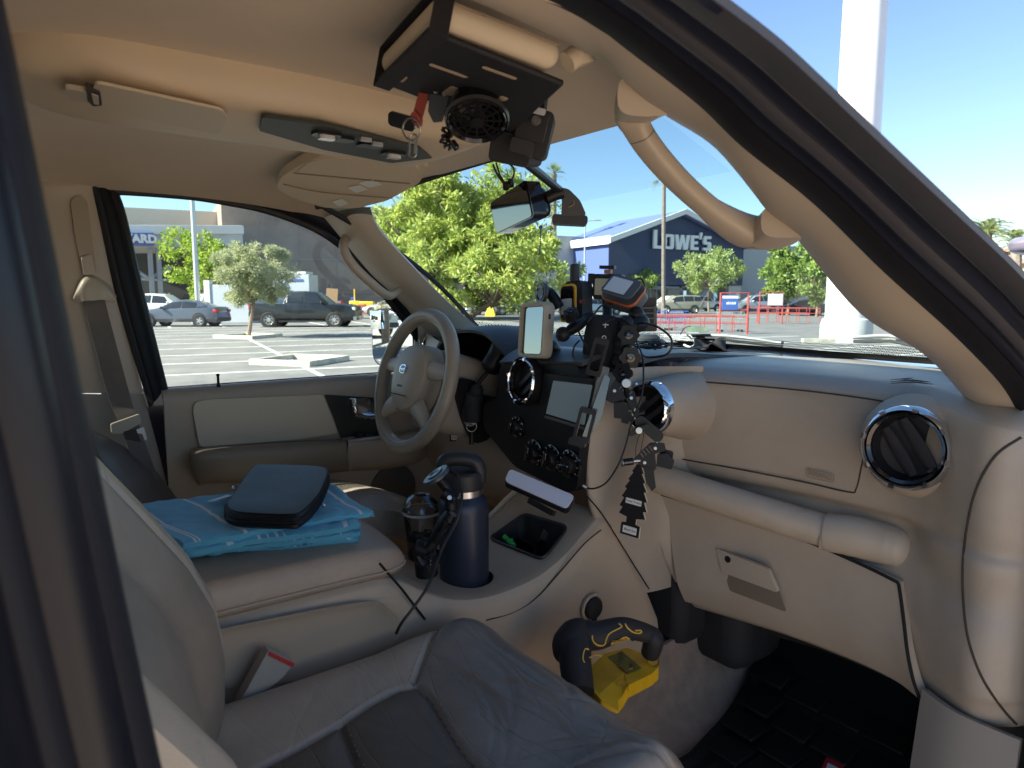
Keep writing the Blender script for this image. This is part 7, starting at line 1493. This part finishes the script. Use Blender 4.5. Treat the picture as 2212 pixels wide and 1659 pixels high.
# cup holder phone mount
pmn = thing('cup_phone_mount', 'black articulated phone mount with a round disc, leaning in front of the bottle', 'phone mount', tuple(at(908,1210,d=1.33)))
def pm3(x, y, d): return at(x, y, d=d)
dc = pm3(944,1029,1.27); dn2 = ((CPOS-dc).normalized()*.35+V(-.55,-.35,.75)).normalized()
make('disc', MB().lathe([(0,.006),(.026,.006),(.0275,.003),(.0275,-.002),(.010,-.006),(0,-.006)], dc, dn2, 36), mat('disc_grey', (.05,.06,.075), .3), pmn); make('disc_pad', MB().lathe([(.010,.0065),(.016,.008),(.016,.006)], dc, dn2, 28), blk_g, pmn)
tb('disc_neck', [dc-dn2*.004, pm3(962,1050,1.28), pm3(970,1062,1.28)], .010, arm_m, pmn, 12); cyl('elbow', pm3(958,1062,1.28), pm3(984,1080,1.28), .014, arm_m, pmn); cyl('stem', pm3(974,1075,1.28), pm3(974,1102,1.28), .012, arm_m, pmn)
make('elbow_bolt', MB().lathe([(.0045,0),(.004,.002),(0,.002)], pm3(971,1075,1.262), (CPOS-dc), 14), bolt_m, pmn)
make('link', MB().tube([pm3(975,1108,1.28), pm3(958,1135,1.28), pm3(938,1170,1.28)], [.016,.021,.015], 14, flat=.7), arm_m, pmn, bevel=.0); tb('link_grip', [pm3(970,1128,1.262), pm3(952,1156,1.262)], .0075, blk_g, pmn, 10, 3); make('link_end', MB().tube(spline([pm3(938,1165,1.28), pm3(930,1180,1.28), pm3(922,1186,1.28)], 4), .011, 12), arm_m, pmn)
cyl('base_knuckle', pm3(897,1182,1.29), pm3(924,1190,1.29), .015, blk, pmn); tb('base_foot', [pm3(902,1190,1.29), pm3(904,1205,1.29), pm3(914,1220,1.29)], .009, blk, pmn, 10); tb('coil_spring', [pm3(926+4*math.cos(i*1.2), 1195+i*1.6, 1.29) for i in range(18)], .002, blk_g, pmn, 6, 2)
tb('base_cup', [pm3(918,1195,1.34), pm3(922,1240,1.35)], .022, blk, pmn, 18, 2)
cbl = tb('charging_cable', [pm3(975,1018,1.28), pm3(990,1030,1.27), pm3(998,1060,1.265), pm3(994,1100,1.25), pm3(980,1140,1.24), pm3(960,1175,1.22), pm3(944,1215,1.20), pm3(925,1265,1.17), pm3(895,1310,1.15), pm3(868,1345,1.14), pm3(856,1368,1.15)], .0026, cable_m, None, 10, 6, label='thin black cable running from the mount disc down beside the seat', cat='cable', loc=pm3(944,1215,1.20))
# bin contents
c = at(1125,1195,Z=.90); bxo = thing('small_black_box', 'open black plastic cup tilted inside the console bin', 'box', tuple(c)); F8 = frame(-30, 55, -35); ex, ey, n = F8
mo3, mi4 = rrect(.062,.045,.010), rrect(.056,.039,.008); k = len(mo3); m = MB(); vs = [c+ex*a*s_+ey*b*s_+n*z for P_, z, s_ in ((mo3,-.03,.85),(mo3,.022,1),(mi4,.022,1),(mi4,-.026,.85)) for a, b in P_]; fs = [(j*k+i, j*k+(i+1)%k, (j+1)*k+(i+1)%k, (j+1)*k+i) for j in range(3) for i in range(k)]+[[i for i in range(k)][::-1], [3*k+i for i in range(k)]]
make('shell', m.add(vs, fs), blk, bxo, smooth=True)
c = at(1096,1163,Z=.93); gl = thing('green_lighter', 'bright green plastic piece poking out behind the tilted black cup', 'plastic piece', tuple(c)); gm = mat('green_plastic', (.04,.45,.10), .35); tb('stem', [at(1088,1158,Z=.935), at(1096,1165,Z=.93), at(1110,1178,Z=.925)], .006, gm, gl, 10); tb('wing', [at(1098,1170,Z=.93), at(1108,1166,Z=.935)], .004, gm, gl, 8)
c = at(1180,1160,Z=.935); us = thing('plug_charger', 'black power plug with a cap at the back of the console bin', 'charger', tuple(c)); cyl('body', at(1176,1170,Z=.92), at(1186,1146,Z=.95), .013, grey_p, us); cyl('cap', at(1173,1178,Z=.915), at(1176,1170,Z=.92), .0155, blk, us)
c = at(1066,1185,Z=.91); kk_ = thing('metal_lighter', 'shiny dark metal tool lying at the left of the console bin', 'tool', tuple(c)); cyl('barrel', at(1050,1180,Z=.91), at(1082,1192,Z=.905), .009, mat('dark_chrome', (.25,.27,.3), .15, metal=1.), kk_); cyl('cap', at(1082,1192,Z=.905), at(1092,1197,Z=.905), .0095, blk_g, kk_)

# ---- towel, pouch, tag
tw = thing('folded_towel', 'bright blue striped towel folded on the console lid', 'towel', (0,.35,1.07))
tm1 = mat('towel_blue', (.085,.42,.62), .9, bump=1., bscale=420, var=.15, vscale=5, col2=(.06,.34,.54), sheen=.4, bdist=.002); tm2 = mat('towel_white', (.72,.74,.78), .9, bump=1., bscale=420, bdist=.002)
corner = [at(250,1090,Z=1.095), at(716,1038,Z=1.100), at(803,1098,Z=1.096), at(395,1185,Z=1.10)]
lay = [([(240,1095),(712,1040),(802,1098),(392,1168)], 1.112, .012), ([(250,1110),(700,1060),(778,1128),(398,1184)], 1.098, .011), ([(260,1120),(705,1068),(786,1142),(404,1190)], 1.085, .011), ([(262,1126),(700,1078),(774,1158),(408,1198)], 1.073, .010)]
NU, NVV = 34, 110
for li, (q4, z, th) in enumerate(lay):
    q3 = [at(x, y, Z=z) for x, y in q4]; rows = []
    for i in range(NU+1):
        u = i/NU; r = []
        for j in range(NVV+1):
            v_ = j/NVV; p = q3[0].lerp(q3[1], v_).lerp(q3[3].lerp(q3[2], v_), u)
            edge_ = min(1, min((1-u)*12, (1-v_)*26)); dz = -th*.42*(1-math.sqrt(max(0,1-(1-edge_)**2)))
            p = p+V(.003*math.sin(v_*9+li), .004*math.sin(u*7+li*2), 0)*(1); p.z += dz+.0035*noise.noise(V(u*3,v_*7,li*3.))+.002*noise.noise(V(u*9,v_*20,li*3.))
            r.append(p)
        rows.append(r)
    st = {0:[.06,.075,.30,.305,.925,.93],1:[.22,.235,.245,.25,.40,.45,.50,.545,.90,.905,.915],2:[.26,.55,.60,.65,.7,.88],3:[.3,.36,.56,.60,.645,.69,.93,.94,.95]}[li]
    def tmi(i, j, st=st): v_ = (j+.5)/NVV; return 1 if any(abs(v_-s_) < .0046 for s_ in st) else 0
    make('fold', MB().grid(rows, mi=tmi, thick=th), [tm1, tm2], tw, flip=False)
pc = at(597,1080,Z=1.125); pou = thing('zip_pouch', 'black zipped pouch lying on the blue towel', 'pouch', tuple(pc)); pmt = mat('pouch_black', (.005,.006,.009), .5, spec=.28, bump=.5, bscale=350, var=.2, vscale=10, bdist=.0012)
pq = [(484,1112),(500,1085),(545,1022),(575,1016),(690,1020),(712,1032),(706,1060),(690,1092),(655,1128),(620,1136),(510,1130)]
base_ = [at(x, y+3, Z=1.118) for x, y in pq]; cpo_ = sum(base_, Vector())/len(base_)
S = spline(base_, 5, True); n_ = len(S)
def pring(s_, z): return [V(cpo_.x+(p.x-cpo_.x)*s_, cpo_.y+(p.y-cpo_.y)*s_, z) for p in S]
def ringm(nm, L, m_, par, capi=True):
    m = MB(); vs = [p for r in L for p in r]; fs = [(j*n_+i, j*n_+(i+1)%n_, (j+1)*n_+(i+1)%n_, (j+1)*n_+i) for j in range(len(L)-1) for i in range(n_)]
    if capi: fs.append([(len(L)-1)*n_+i for i in range(n_)])
    return make(nm, m.add(vs, fs), m_, par)
L = [pring(.90,1.112), pring(.97,1.113), pring(1.0,1.117), pring(1.0,1.121), pring(.985,1.1235)]
ringm('lower_half', L, pmt, pou, False); ringm('zip', [pring(.985,1.123), pring(.978,1.1245), pring(.985,1.126)], mat('zip_black', (.02,.02,.02), .7, bump=1., bscale=700), pou, False)
Lt = [pring(.985,1.1255), pring(1.0,1.128), pring(.99,1.132), pring(.955,1.135), pring(.945,1.1345), pring(.935,1.1365), pring(.85,1.138), pring(.6,1.1385), pring(.3,1.138), pring(.02,1.1375)]; ringm('upper_half', Lt, pmt, pou)
cyl('zip_pull', at(697,1088,Z=1.13), at(703,1094,Z=1.125), .003, bolt_m, pou)
tg = thing('key_tag', 'small white and black tag with a steel ring tucked behind the pouch', 'tag', tuple(at(475,1080,Z=1.118))); flatpoly('tag', [at(446,1082,Z=1.122), at(462,1088,Z=1.116), at(502,1076,Z=1.117), at(490,1070,Z=1.120)], UP, .0025, mat('tag_grey', (.50,.54,.62), .4), tg, .002, bevel=.001); ring('tag_ring', at(515,1052,Z=1.128), (V(1,0,0),V(0,1,0),UP), .010, .0022, bolt_m, tg)

# ---- yellow power tool in the footwell
tl = thing('power_tool', 'yellow and black cordless tool with a carrying handle in the footwell', 'power tool', tuple(at(1340,1480,Z=.5))); ym = mat('tool_yellow', (.90,.55,.02), .42, var=.15, vscale=20, bump=.2, bscale=700); tk = mat('tool_rubber', (.022,.022,.024), .65, bump=.4, bscale=400)
def zt3(x, y, d): return at(x, y, d=d)
def t2(u, v_): return (1194.4+.14*u*1.0, 1283+.14*v_)   # close-up crop to picture units
def tp(u, v_, d=1.36): X_ = (1350+u*.1808)*.8848; Y_ = (1450+v_*.1808)*.8848; return at(X_, Y_, d=d)
back_ = [tp(430,1180,1.28), tp(460,1030,1.34), tp(700,800,1.42), tp(1000,720,1.46), tp(1200,800,1.44), tp(1425,800,1.40), tp(1430,980,1.36), tp(1380,1060,1.34), tp(1040,1230,1.27), tp(960,1350,1.24), tp(880,1440,1.22), tp(895,1590,1.20)]
top = [tp(430,1180,1.28), tp(460,1030,1.34), tp(700,800,1.42), tp(1000,720,1.46), tp(1200,800,1.44), tp(1425,800,1.40), tp(1428,990,1.36), tp(1340,1075,1.34), tp(1020,1235,1.27), tp(940,1370,1.24), tp(880,1440,1.22), tp(640,1340,1.22)]
cT = sum(top, Vector())/len(top); m = MB(); k = len(top); m.add(top+[cT], [(i, (i+1)%k, k) for i in range(k)]); lo = [p+V(0,0,-.025) for p in top]; m.add(top+lo, [(i, k+i, k+(i+1)%k, (i+1)%k) for i in range(k)])
m.add([tp(430,1180,1.28), tp(640,1340,1.22), tp(880,1440,1.22), tp(890,1590,1.20), tp(640,1420,1.20)], [(0,1,2,3,4)]); make('housing', m, ym, tl, angle=25, bevel=.003)
hd_ = [tp(345,1330,1.22), tp(325,1120,1.24), tp(300,900,1.26), tp(310,720,1.28), tp(400,570,1.30), tp(600,560,1.30), tp(800,500,1.31), tp(960,460,1.32), tp(1120,490,1.33), tp(1280,540,1.34), tp(1350,600,1.34), tp(1340,720,1.35), tp(1310,800,1.36)]
S = spline(hd_, 5); hr = list(np.interp(np.linspace(0,1,len(S)), [0,.15,.3,.42,.6,.75,.85,1], [.028,.029,.030,.026,.020,.018,.020,.018])); make('handle', MB().tube(S, [float(a) for a in hr], 18), tk, tl)
make('motor_housing', MB().tube(spline([tp(160,900,1.27), tp(240,700,1.29), tp(360,560,1.30), tp(460,540,1.30)], 5), [.020,.024,.028,.032,.034,.036,.036,.036,.036,.036,.034,.032,.030,.028,.026,.024], 16), tk, tl)
def on_t(u, v_, i=0, off=.0): 
    q = tp(u, v_, 1.0); d = (q-CPOS).normalized(); best = None       # closest approach to the handle's centre line, pulled to its surface
    for p, r in zip(S, hr):
        t_ = (p-CPOS).dot(d); c_ = CPOS+d*t_; e = (c_-p).length
        if e < r*1.02:
            h = math.sqrt(max(0, r*r-e*e)); f = c_-d*(h+.0015+off)
            if best is None or (f-CPOS).length < (best-CPOS).length: best = f
    return best if best is not None else tp(u, v_, 1.28)
pip = mat('piping_yellow', (.80,.50,.08), .5)
for L_ in ([(530,560),(540,630),(600,690),(690,690),(720,610),(770,530),(920,450),(915,420),(885,400)], [(975,400),(1010,460),(1090,520),(1180,530),(1188,495),(1110,495)], [(480,750),(440,740),(415,790),(405,880),(430,925)], [(495,860),(560,825),(630,830),(640,850)]):
    make('yellow_piping', MB().tube([on_t(*p) for p in spline([Vector((a, b, 0)) for a, b in L_], 5) for p in [(p.x, p.y)]], .0014, 6), pip, tl)
pts3 = [on_t(*p) for p in ((780,690),(800,640),(820,625),(860,630),(960,580),(990,575),(1045,605),(900,650))]; cA = on_t(910,630); m = MB(); m.add(pts3+[cA-(cA-CPOS).normalized()*.001], [(i, (i+1)%8, 8) for i in range(8)]); make('name_plate', m, pip, tl, smooth=False, solid=.001)
eX = (on_t(1000,600)-on_t(820,650)).normalized(); eN = (CPOS-cA).normalized(); eY = eN.cross(eX).normalized(); text('lettering', 'BRUSHLESS', on_t(905,628)+eN*.004, eX, eY, .0072, blk, tl, ext=.0002)
for u_, v_ in ((500,655),(1075,605),(1340,575)): make('screw_hole', MB().lathe([(.0045,.001),(0,.0012)], on_t(u_, v_), (CPOS-cA), 12), blk, tl)
ql = [tp(740,850,1.36), tp(930,770,1.40), tp(1215,970,1.33), tp(1005,1080,1.29)]
def lay_(P, off): 
    nn = (P[1]-P[0]).cross(P[3]-P[0]).normalized(); nn = nn if nn.dot(CPOS-P[0]) > 0 else -nn; return nn
nT = lay_([top[1], top[2], top[5], top[8]], 0)
def onplane(u, v_, off=.003): 
    d = (tp(u, v_, 1.)-CPOS); best = None
    for i in range(k):
        a, b, c_ = top[i], top[(i+1)%k], cT; nn = (b-a).cross(c_-a)
        if abs(nn.dot(d)) < 1e-9: continue
        t_ = (a-CPOS).dot(nn)/nn.dot(d); h = CPOS+d*t_
        def s_(p, q_): return (q_-p).cross(h-p).dot(nn)
        if s_(a,b) >= -1e-6 and s_(b,c_) >= -1e-6 and s_(c_,a) >= -1e-6: best = h
    if best is None: best = tp(u, v_, 1.33)
    return best-d.normalized()*off
rows = [[onplane(740+(930-740)*j/8+(1005-740)*i/8, 850+(770-850)*j/8+(1080-850)*i/8) for j in range(9)] for i in range(9)]; make('warning_label', MB().grid(rows, thick=.0006), mat('label_olive', (.32,.28,.06), .6, var=.55, vscale=260, col2=(.12,.11,.03)), tl)
make('warning_bar', MB().grid([[onplane(890,985,.004), onplane(905,978,.004)],[onplane(1000,1082,.004), onplane(1015,1076,.004)]], thick=.0006), mat('label_red', (.35,.03,.015), .6), tl)
for u_, v_ in ((1360,910),(940,1255)): make('boss_hole', MB().lathe([(.011,.0),(.008,-.003),(0,-.004)], onplane(u_, v_, .004) if u_ < 1300 else tp(u_, v_, 1.355), (CPOS-cT), 20, sx=1.), mat('boss_shadow', (.42,.24,.01), .5), tl)
c = at(1796,1652,Z=.485); flatpoly('red_white_packet', [at(1775,1662,Z=.488), at(1785,1640,Z=.488), at(1822,1658,Z=.488), at(1812,1690,Z=.488)], UP, .006, mat('packet_red', (.45,.03,.04), .5), None, smooth=False, label='red and white packet at the bottom picture edge on the floor mat', cat='packet', loc=c) 
flatpoly('dummy_', [at(1783,1664,Z=.495), at(1788,1648,Z=.495), at(1812,1660,Z=.495), at(1806,1690,Z=.495)], UP, .001, letter_w, bpy.data.objects.get('red_white_packet'), smooth=False).name = 'white_panel'
